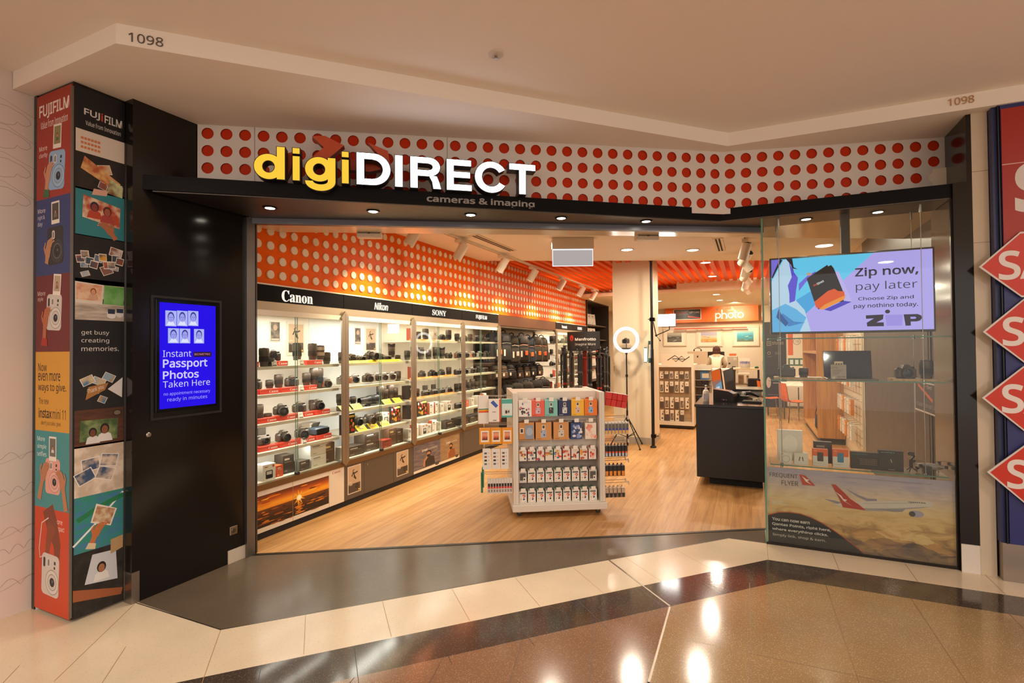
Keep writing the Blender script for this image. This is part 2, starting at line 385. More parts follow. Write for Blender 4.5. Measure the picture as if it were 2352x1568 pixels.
flat('floor_shop', 'f_wood', [(-4.5, 2.83), (-3.643, 2.83), (.105, 5.1), (.105, 4.735), (1.36, 4.735), (1.36, 5.2), (1.6, 5.2), (1.6, 18), (-4.5, 18)])
def strip(name, pts, w, h, c, m='metal', z=0, parent=None):
    g = G(m=m)
    for a, b in zip(pts, pts[1:]):
        d = Vector((b[0]-a[0], b[1]-a[1])); L = d.length; g.at(a[0], a[1], z, atan2(d.y, d.x)); g.box(-w/2, -w/2, 0, L+w/2, w/2, h, c, m)
    return struct(g, name, parent=parent)
strip('trim_1', [(-.991, 3.878), (-.473, 3.346), (-.464, 2.542), (-.464, -4)], .012, .0015, '#8f8578')          # metal movement joint
strip('trim_2', [(-3.63, 2.0), (-2.82, 2.01), (-.18, 4.735), (.1, 4.735)], .006, .0012, '#6e6a62')
strip('trim_3', [(-3.62, 2.845), (.1, 5.1)], .035, .004, '#4b4742')                                            # threshold track

# ---------------------------------------------------------------- ceilings
WHT = '#efe5d8'
g = G(WHT, 'matte'); g.box(-9, -5, 3.39, 7, 5, 3.47); struct(g, 'ceiling')
g = G(WHT, 'matte'); g.prism([(-4.17, 1.58), (-3.06, 1.58), (-.133, 4.56), (1.72, 4.6), (6, 4.62), (6, 7), (-4.17, 7)], 3.28, 3.39); soffit = struct(g, 'ceiling_soffit')
g = G(WHT, 'matte'); g.prism([(-4.3, 3.1), (-3.85, 3.3), (.13, 5.59), (1.5, 6.37), (1.5, 9.9), (.275, 9.28), (-4.3, 6.92)], 3.03, 3.09)
struct(g, 'ceiling_shop')
g = G('#e0d2ba', 'gloss'); g.prism([(-3.643, 2.835), (.105, 5.105), (1.44, 5.105), (1.44, 6.34), (.13, 5.59), (-3.785, 3.34), (-3.85, 3.3), (-3.85, 2.835)], 2.70, 3.03)
struct(g, 'ceiling_bulkhead')
# orange battens running into the shop, cross battens lying over them
g = G('#e2600f', 'paint')
x = -4.3
while x < 1.45:
    y0 = 9.28+(x-.275)*.515+.06; y1 = 12.3 if x > -1.55 else 13.06
    g.box(x, y0, 3.10, x+.085, y1, 3.14); x += .16
y = 7.1
while y < 13.06:
    x0 = -4.3; x1 = min(1.45, .275+(y-9.34)/.515)
    if y > 12.3: x1 = -1.5
    g.box(x0, y, 3.145, x1, y+.03, 3.175, '#d6530c'); y += .085
struct(g, 'ceiling_slats')
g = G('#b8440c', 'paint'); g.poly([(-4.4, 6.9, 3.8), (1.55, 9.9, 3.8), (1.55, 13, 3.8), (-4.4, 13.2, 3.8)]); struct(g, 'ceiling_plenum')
for x, y in ((-3.0, 10.2), (-2.9, 12.0), (.4, 11.4), (-1.2, 10.9)): light('AREA', (x, y, 3.77), 34, WARM, 1.1, name='plenum_lamp')
g = G('#e3d3b4', 'matte'); g.box(-4.4, 12.3, 2.90, 1.5, 17.6, 2.98); g.box(-1.5, 12.3, 2.98, 1.5, 12.4, 3.85); g.box(-4.4, 13.06, 2.98, -1.45, 13.16, 3.85); g.box(-1.5, 12.4, 2.98, -1.4, 13.06, 3.85); struct(g, 'ceiling_back')

# ---------------------------------------------------------------- walls
BLK = '#16120f'
g = G('#d8cbc2', 'satin'); g.box(-4.6, -4, 0, -4.175, 1.69, 3.39)
g.panel((-4.175, 1.44, 0), (0, 1, 0))
for k, z in enumerate((3.13, 2.98, 2.80, 2.62)):     # line drawing of long cloud tails and, low down, scalloped cloud tops
    g.L([(0, z+.03), (.12, z+.035), (.19, z+.01), (.226, z-.015), (.232, z-.04), (.21, z-.06), (.18, z-.058), (.165, z-.045), (.15, z-.07), (.1, z-.085), (0, z-.08)], .0028, '#a08f84')
    g.L([(0, z+.075), (.1, z+.07), (.25, z+.01-.02*(k % 2))], .0024, '#a89a90')
for k, z in enumerate((.98, .72, .52, .36, .2)):
    pts = [(.25*t/40, z+.035*t/40*(1 if k % 2 else -1)+.045*abs(sin(t/40*pi*(2.6+k % 2)))) for t in range(41)]; g.L(pts, .0026, '#a89a90'); g.L([(0, z-.05), (.12, z-.03), (.25, z+.02)], .0022, '#b0a398')
struct(g, 'wall_left_mall')
g = G(BLK, 'gloss'); g.box(-4.2, 2.0, 0, -3.63, 2.83, 3.28); g.box(-3.712, 1.975, 0, -3.63, 2.0, 3.28); pw = struct(g, 'wall_entrance_left')
G('#b7aea3', 'metal').box(-3.714, 1.972, 0, -3.626, 2.02, .2).build('baseboard_pier', kind='structure')
G('#c9bca8', 'satin').box(-3.64, 2.645, 0, -3.624, 2.79, .1).build('baseboard_jamb', kind='structure')
# fascia boards with rows of round holes over a red backing
def fascia(name, A, B, first, n, rows, bottom):
    A = Vector(A); B = Vector(B); L = (B-A).length; g = G('#d6cdc4', 'satin')
    ex = (B-A).normalized(); g.panel((A.x, A.y, 0), (ex.x, ex.y, 0))
    p = .1286; r = .0415; N = 24
    ys = [3.217-.127*k for k in range(rows)]
    def q(x0, y0, x1, y1):
        if x1-x0 > 1e-4 and y1-y0 > 1e-4: g.poly([(x0, y0, 0), (x1, y0, 0), (x1, y1, 0), (x0, y1, 0)])
    xl = first-p/2; xr = xl+p*n; top = ys[0]+.0635; bot = ys[-1]-.0635
    q(0, bottom, xl, 3.28); q(xr, bottom, L, 3.28); q(xl, top, xr, 3.28); q(xl, bottom, xr, bot)
    for j, y in enumerate(ys):
        for i in range(n):
            x = first+p*i; c = []; o = []; d = []
            for k in range(N):
                a = 2*pi*k/N; m = max(abs(cos(a)), abs(sin(a)))
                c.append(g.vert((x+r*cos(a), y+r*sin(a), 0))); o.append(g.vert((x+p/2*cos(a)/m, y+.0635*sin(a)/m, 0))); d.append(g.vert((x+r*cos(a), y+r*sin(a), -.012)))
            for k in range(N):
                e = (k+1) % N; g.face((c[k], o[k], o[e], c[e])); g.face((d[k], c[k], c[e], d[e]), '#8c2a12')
    g.poly([(0, bottom, -.012), (L, bottom, -.012), (L, 3.28, -.012), (0, 3.28, -.012)], '#bf3413', 'paint')
    g.poly([(0, bottom, -.05), (0, 3.28, -.05), (L, 3.28, -.05), (L, bottom, -.05)], '#555555')
    o = struct(g, name)
    return o
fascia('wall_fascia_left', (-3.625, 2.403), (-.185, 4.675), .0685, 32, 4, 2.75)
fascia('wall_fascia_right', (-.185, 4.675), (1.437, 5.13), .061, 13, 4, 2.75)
g = G('#6f665e', 'satin')
for x in (.392, 1.806):   # joints between the boards
    d = Vector((3.44, 2.272)).normalized(); g.at(-3.625+d.x*x, 2.403+d.y*x, 0, atan2(d.y, d.x)); g.box(-.0015, -.0015, 2.79, .0015, .001, 3.28)
struct(g, 'trim_4')
g = G('#0d0b0a', 'paint'); g.prism([(-3.63, 2.035), (-.2, 4.69), (1.357, 4.72), (1.357, 5.1), (.105, 5.1), (-3.63, 2.83)], 2.702, 2.80); beam = struct(g, 'wall_beam')
g = G('#57504a', 'brushed'); g.prism([(-3.60, 2.08), (-.215, 4.70), (1.35, 4.73), (1.35, 5.1), (.105, 5.1), (-3.60, 2.855)], 2.694, 2.7015); struct(g, 'trim_soffit')
strip('trim_5', [(-3.61, 2.865), (.1, 5.11)], .05, .045, '#77767a', 'brushed', 2.648)
strip('trim_6', [(-3.62, 2.805), (-3.62, 2.85)], .03, 2.69, '#8d8a88', 'brushed'); strip('trim_7', [(-3.65, 2.875), (-3.635, 2.885)], .03, 2.69, '#3c3a3a', 'brushed')
g = G(BLK, 'gloss'); g.box(1.357, 4.70, 0, 1.466, 5.2, 2.80); g.box(1.437, 4.70, 2.80, 1.466, 5.2, 3.28); struct(g, 'wall_entrance_right')
G('#d9d2c8', 'satin').box(1.36, 4.692, 0, 1.464, 4.70, .2).build('baseboard_right', kind='structure')
g = G('#cfc0a8', 'mirror'); g.box(1.467, 4.70, 0, 1.557, 5.2, 3.28); g.box(1.467, 4.698, 2.35, 1.557, 4.70, 2.353, '#8d7f6c'); g.box(1.467, 4.698, 2.86, 1.557, 4.70, 2.863, '#8d7f6c'); struct(g, 'wall_stone_pillar')
# neighbouring shop front on the right
g = G('#27305e', 'satin'); g.box(1.56, 4.64, .26, 1.60, 5.2, 3.28); g.box(1.60, 4.62, .26, 4, 5.2, 3.28, '#2a2f6c'); g.box(1.585, 4.615, .26, 1.592, 4.64, 3.28, '#0e0f1c'); struct(g, 'wall_right_mall')
g = G('#a89c90', 'metal'); g.box(1.565, 4.63, 0, 4, 5.2, .26); struct(g, 'baseboard_right_mall')
# shop interior
ORG = '#e85f00'
g = G(ORG, 'paint'); g.box(-3.95, 2.86, 2.215, -3.85, 12.9, 3.85)
rows = [2.303+.1285*k for k in range(8)]
i = 0; y = 3.081
while y < 12.85:
    for z in rows:
        if z < (2.69 if y < 3.3 else 3.0 if y < 7.2 else 3.32) + .04:
            g.lathe([(.039, -3.852), (.039, -3.841), (.036, -3.838)], 16, '#e2cfb4', 'satin', True, 'x', (0, y, z))
    y += .1312; i += 1
struct(g, 'wall_left')
g = G('#d8c8ac', 'matte'); g.box(-4.5, 2.9, 0, -4.4, 17.6, 3.85); struct(g, 'wall_left_rear')
g = G('#e3d2b8', 'matte'); g.box(-4.5, 17.5, 0, 1.6, 17.6, 3.36); struct(g, 'wall_back')
g = G('#453d35', 'satin'); g.box(1.42, 5.2, 0, 1.55, 8.35, 3.36); g.box(1.412, 5.5, .25, 1.42, 7.6, 2.35, '#4d443b'); g.box(1.408, 5.55, .3, 1.412, 7.55, 2.3, '#443b33')
g.box(1.42, 8.35, 0, 1.55, 17.5, 3.85, '#d9c8a8', 'matte'); struct(g, 'wall_right')
g = G('#e4d3b4', 'satin'); g.box(-2.14, 8.8, 0, -1.47, 9.42, 3.79); g.box(-2.15, 8.79, 0, -1.46, 9.43, .11, '#a79c8c'); struct(g, 'wall_column')

# ---------------------------------------------------------------- glass window case at the right of the entrance
def pane(name, x0, y0, z0, x1, y1, z1): return struct(G('#8fb3a0', 'glass').box(x0, y0, z0, x1, y1, z1), name)
w1 = pane('window_1', .118, 4.728, .0, 1.352, 4.738, 2.694)
pane('window_2', .106, 4.74, .0, .116, 5.12, 2.66)
G('#5f8f78', 'gloss').box(.104, 4.728, 0, .1175, 4.7395, 2.694).build('glass_edge', parent=w1)
G('#2b2724', 'metal').box(1.346, 4.722, 0, 1.357, 4.745, 2.694).build('frame', parent=w1)
G('#3a3633', 'metal').box(.108, 4.724, 0, 1.35, 4.742, .018).build('sill', parent=w1)

# ---------------------------------------------------------------- print artwork helpers
def skew(x, y, r): return lambda a, b: (x+a*cos(r)-b*sin(r), y+a*sin(r)+b*cos(r))
SKIN = '#c98f6c'; SKIN2 = '#8a5638'
def hand_art(g, x, y, s, r=0, skin=SKIN, flip=1, arm=2.2, sleeve=None):
    """printed hand: forearm coming from below, palm, four bent fingers and a thumb"""
    t = skew(x, y, r); f = flip
    g.L([t(-.1*f*s, -arm*s), t(-.05*f*s, -.6*s), t(0, 0)], [.52*s, .46*s, .62*s], skin)
    if sleeve: g.P([t(-.5*s, -arm*s), t(.4*s, -arm*s), t(.32*s, -arm*s+.55*s), t(-.4*s, -arm*s+.6*s)], sleeve)
    g.P([t(a*f*s, b*s) for a, b in ((-.3, -.3), (.3, -.35), (.42, .3), (.2, .62), (-.22, .6), (-.38, .1))], skin)
    for k, (a, L) in enumerate(((-.2, .72), (0, .85), (.2, .8), (.36, .6))):
        g.L([t(a*f*s, .4*s), t((a+.16)*f*s, (.45+L*.55)*s), t((a+.42)*f*s, (.45+L*.75)*s)], [.19*s, .18*s, .13*s], skin)
        g.E(*t((a+.42)*f*s, (.45+L*.75)*s), .07*s, .05*s, '#e0b49a', n=8)
    g.L([t(-.28*f*s, -.05*s), t(-.5*f*s, .35*s), t(-.36*f*s, .75*s)], [.24*s, .2*s, .13*s], skin)
def person_art(g, x, y, s, hair='#2a1d18', top='#ddd8d2', skin=SKIN):
    g.P([(x-.55*s, y-.9*s), (x+.55*s, y-.9*s), (x+.42*s, y-.35*s), (x+.15*s, y-.2*s), (x-.15*s, y-.2*s), (x-.42*s, y-.35*s)], top)
    g.E(x, y+.1*s, .32*s, .42*s, hair, n=12); g.E(x, y+.02*s, .22*s, .32*s, skin, n=12)
    g.Rc(x-.12*s, y+.05*s, x-.05*s, y+.08*s, '#2a1a14'); g.Rc(x+.05*s, y+.05*s, x+.12*s, y+.08*s, '#2a1a14'); g.Rc(x-.07*s, y-.14*s, x+.07*s, y-.11*s, '#8e3b30')
def snap_art(g, x, y, w, h, r=0, bg='#6f7f86', hair='#2a1d18', top='#d9d2c8'):
    """printed instant photo: white border round a portrait"""
    t = skew(x, y, r)
    g.P([t(-w/2, -h/2), t(w/2, -h/2), t(w/2, h/2), t(-w/2, h/2)], '#ece4d8'); g.P([t(-w*.4, -h*.32), t(w*.4, -h*.32), t(w*.4, h*.42), t(-w*.4, h*.42)], bg)
    q = t(0, h*.02); person_art(g, q[0], q[1], w*.36, hair, top)
def camera_art(g, x, y, w, c, dk='#3a3a3e', r=0, ring=None):
    """printed compact instant camera, upright, lens low"""
    t = skew(x, y, r); h = w*1.28; ring = ring or c
    R = lambda a, b, e, f, rr, cc: g.RR(x+0, y+0, x+1, y+1, .1, cc)
    def rr(x0, y0, x1, y1, q, cc):
        pts = []
        for (a, b, k0) in ((x1-q, y1-q, 0), (x0+q, y1-q, 1), (x0+q, y0+q, 2), (x1-q, y0+q, 3)):
            for k in range(5):
                an = (k0+k/4)*pi/2; pts.append(t((a+q*cos(an))*w, (b+q*sin(an))*w))
        g.P(pts, cc)
    sh = '#00000055'
    rr(-.5, -.64, .5, .64, .16, c)
    rr(-.42, .2, -.3, .5, .05, '#22242a'); rr(-.2, .22, -.02, .52, .08, '#d7d3ca'); rr(-.16, .27, -.06, .47, .04, '#7b7872')
    rr(.2, .36, .3, .46, .02, '#22242a'); rr(.2, .22, .28, .3, .02, '#22242a')
    g.E(*t(.12*w, -.2*w), .38*w, .38*w, ring, n=22); g.O(*t(.12*w, -.2*w), .385*w, .36*w, dk if dk != '#3a3a3e' else '#9a968e', n=22)
    g.E(*t(.12*w, -.2*w), .25*w, .25*w, c, n=20); g.O(*t(.12*w, -.2*w), .255*w, .235*w, '#807c76', n=20)
    g.E(*t(.12*w, -.2*w), .14*w, .14*w, '#17181c', n=16); g.E(*t(.14*w, -.17*w), .05*w, .05*w, '#50607a', n=10)

# ---------------------------------------------------------------- advertising pillar at the left of the entrance
pil = thing('advertising_pillar', 'tall square pillar wrapped in instant camera posters at left of entrance', 'pillar', (-3.94, 1.84, 0))
def local(g, root, name, **k):   # world-space mesh as a part of a thing standing at root
    o = g.build(name, root, **k); o.matrix_parent_inverse = Matrix.Translation(-Vector(root.location)); return o
g = G('#0c0b0b', 'gloss'); g.box(-4.172, 1.69, .02, -3.716, 1.985, 3.278); g.box(-4.165, 1.684, .0, -4.13, 1.69, 3.278); local(g, pil, 'body')
g = G('#8a8580', 'metal'); g.box(-3.7225, 1.680, .03, -3.713, 1.692, 3.25); g.box(-3.712, 1.97, .02, -3.706, 1.984, 3.0); local(g, pil, 'corner_strip')
u0 = -4.161
g = G('#b53219', 'satin')
g.box(-4.128, 1.6835, .02, -3.7235, 1.69, 3.262, '#a32f1b')
g.panel((u0, 1.6832, 0), (1, 0, 0))
def band(z0, z1, c, c2=None): g.lay = 0; g.Rc(.034, z0, .437, z1, c, 'satin' if not c2 else 'mottle', c2)
band(2.595, 3.262, '#9e2c19'); band(2.11, 2.595, '#2b3a72'); band(1.63, 2.11, '#6b1f22'); band(1.136, 1.63, '#d59a33'); band(.657, 1.136, '#3c8f92'); band(.02, .657, '#c8421c')
g.lay = 2; g.T('FUJIFILM', .062, 3.105, .092, '#eadfd6', w=.352, bold=.02); g.T('Value from Innovation', .08, 3.045, .05, '#eadfd6', w=.318)
g.lay = 2; g.T('More', .063, 2.905, .03, '#eadfd6'); g.T('clarity', .063, 2.855, .036, '#eadfd6')
camera_art(g, .272, 2.76, .19, '#8fb3d6', '#5f83a6', -.06, '#9fc0de'); snap_art(g, .281, 2.97, .094, .15, -.05, '#8a7f4f', '#3a2417', '#4f6b4a'); hand_art(g, .17, 2.73, .085, -.12, '#c98e72', 1, 1.5, '#2f6b45')
g.lay = 2; g.T('More', .05, 2.51, .028, '#d8d4da'); g.T('night &', .05, 2.462, .034, '#d8d4da', w=.085); g.T('day', .05, 2.42, .036, '#d8d4da')
camera_art(g, .262, 2.29, .185, '#26262a', '#3c3c42', .03, '#35353b'); snap_art(g, .263, 2.495, .094, .14, .02, '#4c4640', '#1c1412', '#7d6a58'); hand_art(g, .175, 2.25, .085, -.1, '#b98560', 1, .8)
g.lay = 2; g.T('More', .055, 1.985, .028, '#d8c8c0'); g.T('style', .055, 1.945, .032, '#d8c8c0')
camera_art(g, .25, 1.875, .175, '#cfc6be', '#9a938b', -.05, '#d9d2ca'); snap_art(g, .286, 2.045, .088, .13, -.1, '#b9a48a', '#3a2417', '#8a6a5a'); hand_art(g, .15, 1.82, .085, -.05, '#b5653f', 1, 1.8, '#a8281e')
g.lay = 2
for t_, z_, h_, w_ in (('Now', 1.508, .05, .105), ('even more', 1.448, .05, .262), ('ways to give.', 1.372, .062, .33)): g.T(t_, .065, z_, h_, '#3b2416', w=w_, bold=.01)
g.T('The new', .075, 1.302, .04, '#3b2416', w=.12); g.T('instax', .075, 1.215, .062, '#3b2416', w=.155, bold=.02); g.T('mini 11', .24, 1.215, .062, '#3b2416', w=.15); g.T("don't just take, give.", .105, 1.165, .034, '#5b3a1c', w=.235)
g.lay = 2; g.T('More', .06, 1.07, .028, '#e4ecea'); g.T('simple', .06, 1.015, .036, '#e4ecea'); g.T('selfies', .06, .975, .03, '#e4ecea')
camera_art(g, .245, .86, .17, '#e0a394', '#c08072', 0, '#e6b0a2'); snap_art(g, .245, 1.03, .085, .15, 0, '#6d6a62', '#241a16', '#d8d0c8'); hand_art(g, .135, .86, .085, -.25, '#b97a55', 1, 1.9); hand_art(g, .36, .82, .085, .2, '#b97a55', -1, 1.9)
g.lay = 2; g.T('More', .262, .575, .03, '#f0d8cc'); g.T('compact', .262, .525, .036, '#f0d8cc', w=.12)
g.L([(.19, .66), (.24, .56), (.3, .44), (.3, .33)], [.13, .13, .08, .05], '#7c3a20'); g.L([(.24, .56), (.2, .46), (.18, .36)], [.1, .06, .04], '#8b4326')
g.L([(.2, .6), (.12, .56), (.09, .4), (.1, .34), (.14, .36)], .008, '#d8d0c8')
camera_art(g, .222, .25, .2, '#cfc8c0', '#97918a', -.04, '#d8d2ca')
p_ = local(g, pil, 'poster'); p_['label'] = 'poster of hands holding instant cameras on coloured bands'
g = G('#0b0a0a', 'satin'); g.box(-3.716, 1.693, .02, -3.7125, 1.972, 3.262)
g.panel((-3.7124, 1.697, 0), (0, 1, 0))
g.T('FUJ', .047, 3.088, .05, '#d9d4cf', w=.085, bold=.018); g.T('i', .139, 3.09, .052, '#c8352a', bold=.018); g.T('FILM', .158, 3.088, .05, '#d9d4cf', w=.1, bold=.018); g.T('Value from Innovation', .055, 3.035, .03, '#d9d4cf', w=.195)
rnd = random.Random(5)
def collage(z0, z1, bg, bg2, cols, n, k='mottle'):
    g.lay = 1
    g.Rc(.004, z0, .272, z1, bg, k, bg2)
    for i in range(n):
        cx, cy = .03+rnd.random()*.21, z0+(z1-z0)*(.2+.6*rnd.random()); r = rnd.uniform(-.5, .5); w = rnd.uniform(.04, .075); h = w*rnd.uniform(.6, .9); t = skew(cx, cy, r); cx = min(max(cx, .05), .225)
        t = skew(cx, cy, r); q = lambda a: [t(-w*a, -h*a), t(w*a, -h*a), t(w*a, h*a), t(-w*a, h*a)]
        if i < 5: g.P(q(.5), '#e0d8cc'); g.P(q(.44), cols[i % len(cols)], 'mottle', cols[(i+1) % len(cols)])
CW = ['#c0603a', '#d8b48a', '#4a3a34', '#8a4a34', '#6c7f9a', '#d9a03a']
g.Rc(.004, 2.86, .272, 3.0, '#d8cbbd'); [g.Rc(.03+.018*(i % 6), 2.885+.028*(i//6), .044+.018*(i % 6), 2.9+.028*(i//6), '#cf7a4a') for i in range(18)]
collage(2.63, 2.87, '#17130f', '#2a211a', CW, 5); g.P([(.03, 2.76), (.24, 2.66), (.25, 2.72), (.05, 2.84)], '#b05a34', 'mottle', '#e0b070'); g.P([(.17, 2.64), (.26, 2.63), (.265, 2.7), (.19, 2.74)], '#7a5030', 'mottle', '#c9cf9a'); g.P([(.09, 2.61), (.17, 2.62), (.18, 2.655), (.1, 2.65)], '#d8a892')
g.lay = 1; g.Rc(.004, 2.345, .272, 2.64, '#2e7f88'); g.P([(.04, 2.46), (.245, 2.425), (.25, 2.56), (.045, 2.6)], '#b5482c', 'mottle', '#e2c8a8')
person_art(g, .105, 2.53, .075, '#2b2240', '#b8452c', '#8a3a34'); person_art(g, .175, 2.515, .075, '#5a2418', '#a8403a', '#a85a44'); hand_art(g, .19, 2.40, .06, .5, '#b06a44', -1, 1.0)
collage(2.05, 2.35, '#14110f', '#1d1916', ['#5a86a8', '#d8d0c4', '#8a5a44', '#3a6a8a', '#c9b8a0'], 5)
for i in range(10): t = skew(.03+.024*i, 2.2+.03*sin(i*1.7), .2*cos(i)); g.P([t(-.022, -.024), t(.022, -.024), t(.022, .024), t(-.022, .024)], '#e3ddd4'); g.P([t(-.019, -.019), t(.019, -.019), t(.019, .019), t(-.019, .019)], CW[i % 6], 'mottle', '#384a5c')
g.lay = 1; g.Rc(.004, 1.96, .272, 2.08, '#cfc2b2', 'streak', '#b3a494')
g.P([(.004, 1.93), (.15, 1.925), (.155, 2.05), (.004, 2.06)], '#ddd2c4'); g.P([(.01, 1.95), (.145, 1.945), (.148, 2.045), (.01, 2.05)], '#cf8f6c', 'mottle', '#e6c4a4'); g.P([(.155, 1.93), (.27, 1.925), (.272, 2.045), (.16, 2.05)], '#5a9a4a', 'mottle', '#7db56a'); person_art(g, .1, 2.0, .05, '#8a4a24', '#d0a488', '#d9a07c')
g.lay = 1; g.Rc(.004, 1.825, .272, 1.93, '#c9bdb0', 'streak', '#9d9184'); g.RR(.175, 1.84, .225, 1.89, .02, '#e2e0dc'); g.RR(.225, 1.85, .27, 1.895, .02, '#d8d6d4'); g.Rc(.18, 1.87, .22, 1.9, '#23304a'); g.Rc(.23, 1.878, .268, 1.905, '#23304a')
g.lay = 1; g.Rc(.004, 1.545, .272, 1.825, '#0c0b0b')
for t_, z_, w_ in (('get busy', 1.728, .15), ('creating', 1.678, .15), ('memories.', 1.632, .205)): g.T(t_, .038, z_, .034 if t_ != 'memories.' else .03, '#dcd8d4', w=w_)
collage(1.27, 1.545, '#141210', '#1d1917', ['#4a7a9a', '#c9b48a', '#8aa8b8', '#b08a5c'], 5); g.P([(.06, 1.33), (.165, 1.385), (.185, 1.43), (.075, 1.41)], '#a8743c'); g.T('Thank you', .078, 1.362, .036, '#eadfce', w=.09, rot=.3, shear=.3); g.P([(.18, 1.39), (.262, 1.33), (.265, 1.46)], '#d9d6d2')
g.lay = 1; g.Rc(.004, 1.04, .272, 1.27, '#4a2a1a', 'streak', '#5c3622'); g.P([(.03, 1.075), (.235, 1.07), (.24, 1.2), (.035, 1.205)], '#3f5a30', 'mottle', '#7f8f5a'); person_art(g, .1, 1.12, .07, '#1d130e', '#d8d6d4', '#6f4028'); person_art(g, .165, 1.135, .08, '#1d130e', '#e0deda', '#8a5434'); g.E(.235, 1.235, .026, .02, '#2c211a'); g.E(.235, 1.235, .019, .014, '#7a6a5a')
g.lay = 1; g.Rc(.004, .74, .272, 1.05, '#c4b19c', 'mottle', '#e2d2be')
for cx, cy, r in ((.09, .93, .1), (.19, .94, -.2), (.06, .86, .4), (.17, .86, -.35)): t = skew(cx, cy, r); g.P([t(-.05, -.04), t(.05, -.04), t(.05, .04), t(-.05, .04)], '#e6e0da'); g.P([t(-.045, -.035), t(.045, -.035), t(.045, .035), t(-.045, .035)], '#39506e', 'mottle', '#d8c4b0')
g.lay = 1; g.Rc(.004, .40, .272, .74, '#2f8a78', 'streak', '#3f78a0'); g.L([(.0, .45), (.12, .56), (.27, .72)], .012, '#dfe9e4'); g.L([(.02, .6), (.15, .66), (.27, .7)], .03, '#237a4c'); g.P([(.09, .57), (.2, .52), (.235, .62), (.12, .68)], '#e6dcd0'); g.P([(.1, .575), (.195, .53), (.225, .62), (.125, .665)], '#a8643a', 'mottle', '#dcd0b0'); hand_art(g, .12, .5, .06, -.3, '#c0703c', 1, 1.6, '#d8c4a0')
g.lay = 1; g.Rc(.004, .02, .272, .40, '#191613', 'mottle', '#2c2824'); g.P([(.06, .2), (.24, .17), (.23, .36), (.1, .37)], '#c4c8d0'); person_art(g, .15, .27, .08, '#241a16', '#dcdad8', '#a8704c'); g.P([(.0, .12), (.26, .06), (.27, .1), (.0, .19)], '#9a5634'); g.P([(.2, .34), (.27, .36), (.27, .44), (.2, .43)], '#b39468')
p_ = local(g, pil, 'poster'); p_['label'] = 'poster collage of photo prints on black'

# ---------------------------------------------------------------- passport photo screen, keyhole and socket in the black entrance wall
sc_ = thing('display_screen', 'portrait blue passport photo screen set into the black entrance wall', 'screen', (-3.63, 2.34, 1.19))
g = G('#1b1715', 'satin')
for a in ((2.085, 1.165, 2.59, 1.18), (2.085, 1.99, 2.59, 2.005), (2.085, 1.18, 2.1, 1.99), (2.575, 1.18, 2.59, 1.99)): g.box(-3.6305, a[0], a[1], -3.622, a[2], a[3])
local(g, sc_, 'surround')
g = G('#050505', 'gloss'); g.box(-3.6305, 2.118, 1.215, -3.6235, 2.558, 1.982, bev=.002); local(g, sc_, 'bezel')
g = G('#3018e0', 'glow1'); g.panel((-3.6232, 0, 0), (0, 1, 0)); B0 = '#2a14e6'
g.Rc(2.14, 1.235, 2.542, 1.962, B0)
def face_art(x, y, w, h):
    g.Rc(x, y, x+w, y+h, '#aeb4f4'); cx = x+w/2; g.P([(x+w*.1, y+.06*h), (x+w*.9, y+.06*h), (x+w*.7, y+.3*h), (x+w*.3, y+.3*h)], '#dfe2ff')
    g.E(cx, y+h*.6, w*.3, h*.33, '#3d3a90', n=12); g.E(cx, y+h*.54, w*.24, h*.28, '#9fa0ee', n=12)
    for d in (-.1, .1): g.E(cx+d*w, y+h*.57, w*.05, h*.02, '#3530a0', n=8)
    g.Rc(cx-w*.08, y+h*.4, cx+w*.08, y+h*.42, '#5a50c0'); g.L([(cx, y+h*.56), (cx-.02*w, y+h*.47)], w*.03, '#7a78da')
for i, x in enumerate((2.178, 2.256, 2.334)): face_art(x, 1.80+.004*i, .075, .108)
for i, x in enumerate((2.195, 2.274)): face_art(x, 1.683, .075, .104)
face_art(2.376, 1.683, .075, .104)
WT = '#cfcaff'
g.T('Instant', 2.161, 1.588, .045, WT, w=.195); g.RR(2.372, 1.586, 2.508, 1.622, .006, '#2a1a30'); g.T('BIOMETRIC', 2.38, 1.597, .015, '#e08a9a', w=.12)
g.T('Passport', 2.161, 1.497, .075, WT, w=.315, bold=.018); g.T('Photos', 2.161, 1.436, .058, WT, w=.25, bold=.018); g.T('Taken Here', 2.161, 1.378, .047, WT, w=.335)
g.T('no appointment necessary', 2.167, 1.318, .028, '#a9a2ff', w=.33); g.T('ready in minutes', 2.19, 1.275, .034, '#a9a2ff', w=.285)
local(g, sc_, 'screen')
kn = thing('lock', 'small round silver lock low on the black entrance wall left of screen', 'lock', (-3.63, 2.075, 1.074))
g = G('#b8b0a4', 'metal'); g.lathe([(.0, -.001), (.016, -.001), (.016, .004), (.013, .007), (.0, .008)], 16, axis='x', cap=False); g.build('rim', kn); G('#2a2622').box(.0082, -.001, -.006, .009, .001, .006).build('keyhole', kn)
so = thing('power_outlet', 'square steel power socket near floor on the black entrance wall', 'socket', (-3.63, 2.692, .244))
G('#a89c8c', 'metal').box(-.001, -.032, -.032, .006, .032, .032, bev=.003).build('plate', so)
g = G('#7e7468', 'metal'); g.lathe([(.02, .006), (.018, .010)], 14, axis='x'); g.box(.0098, -.004, -.012, .0108, -.001, .012, '#2a2420', 'satin'); g.build('cover', so)

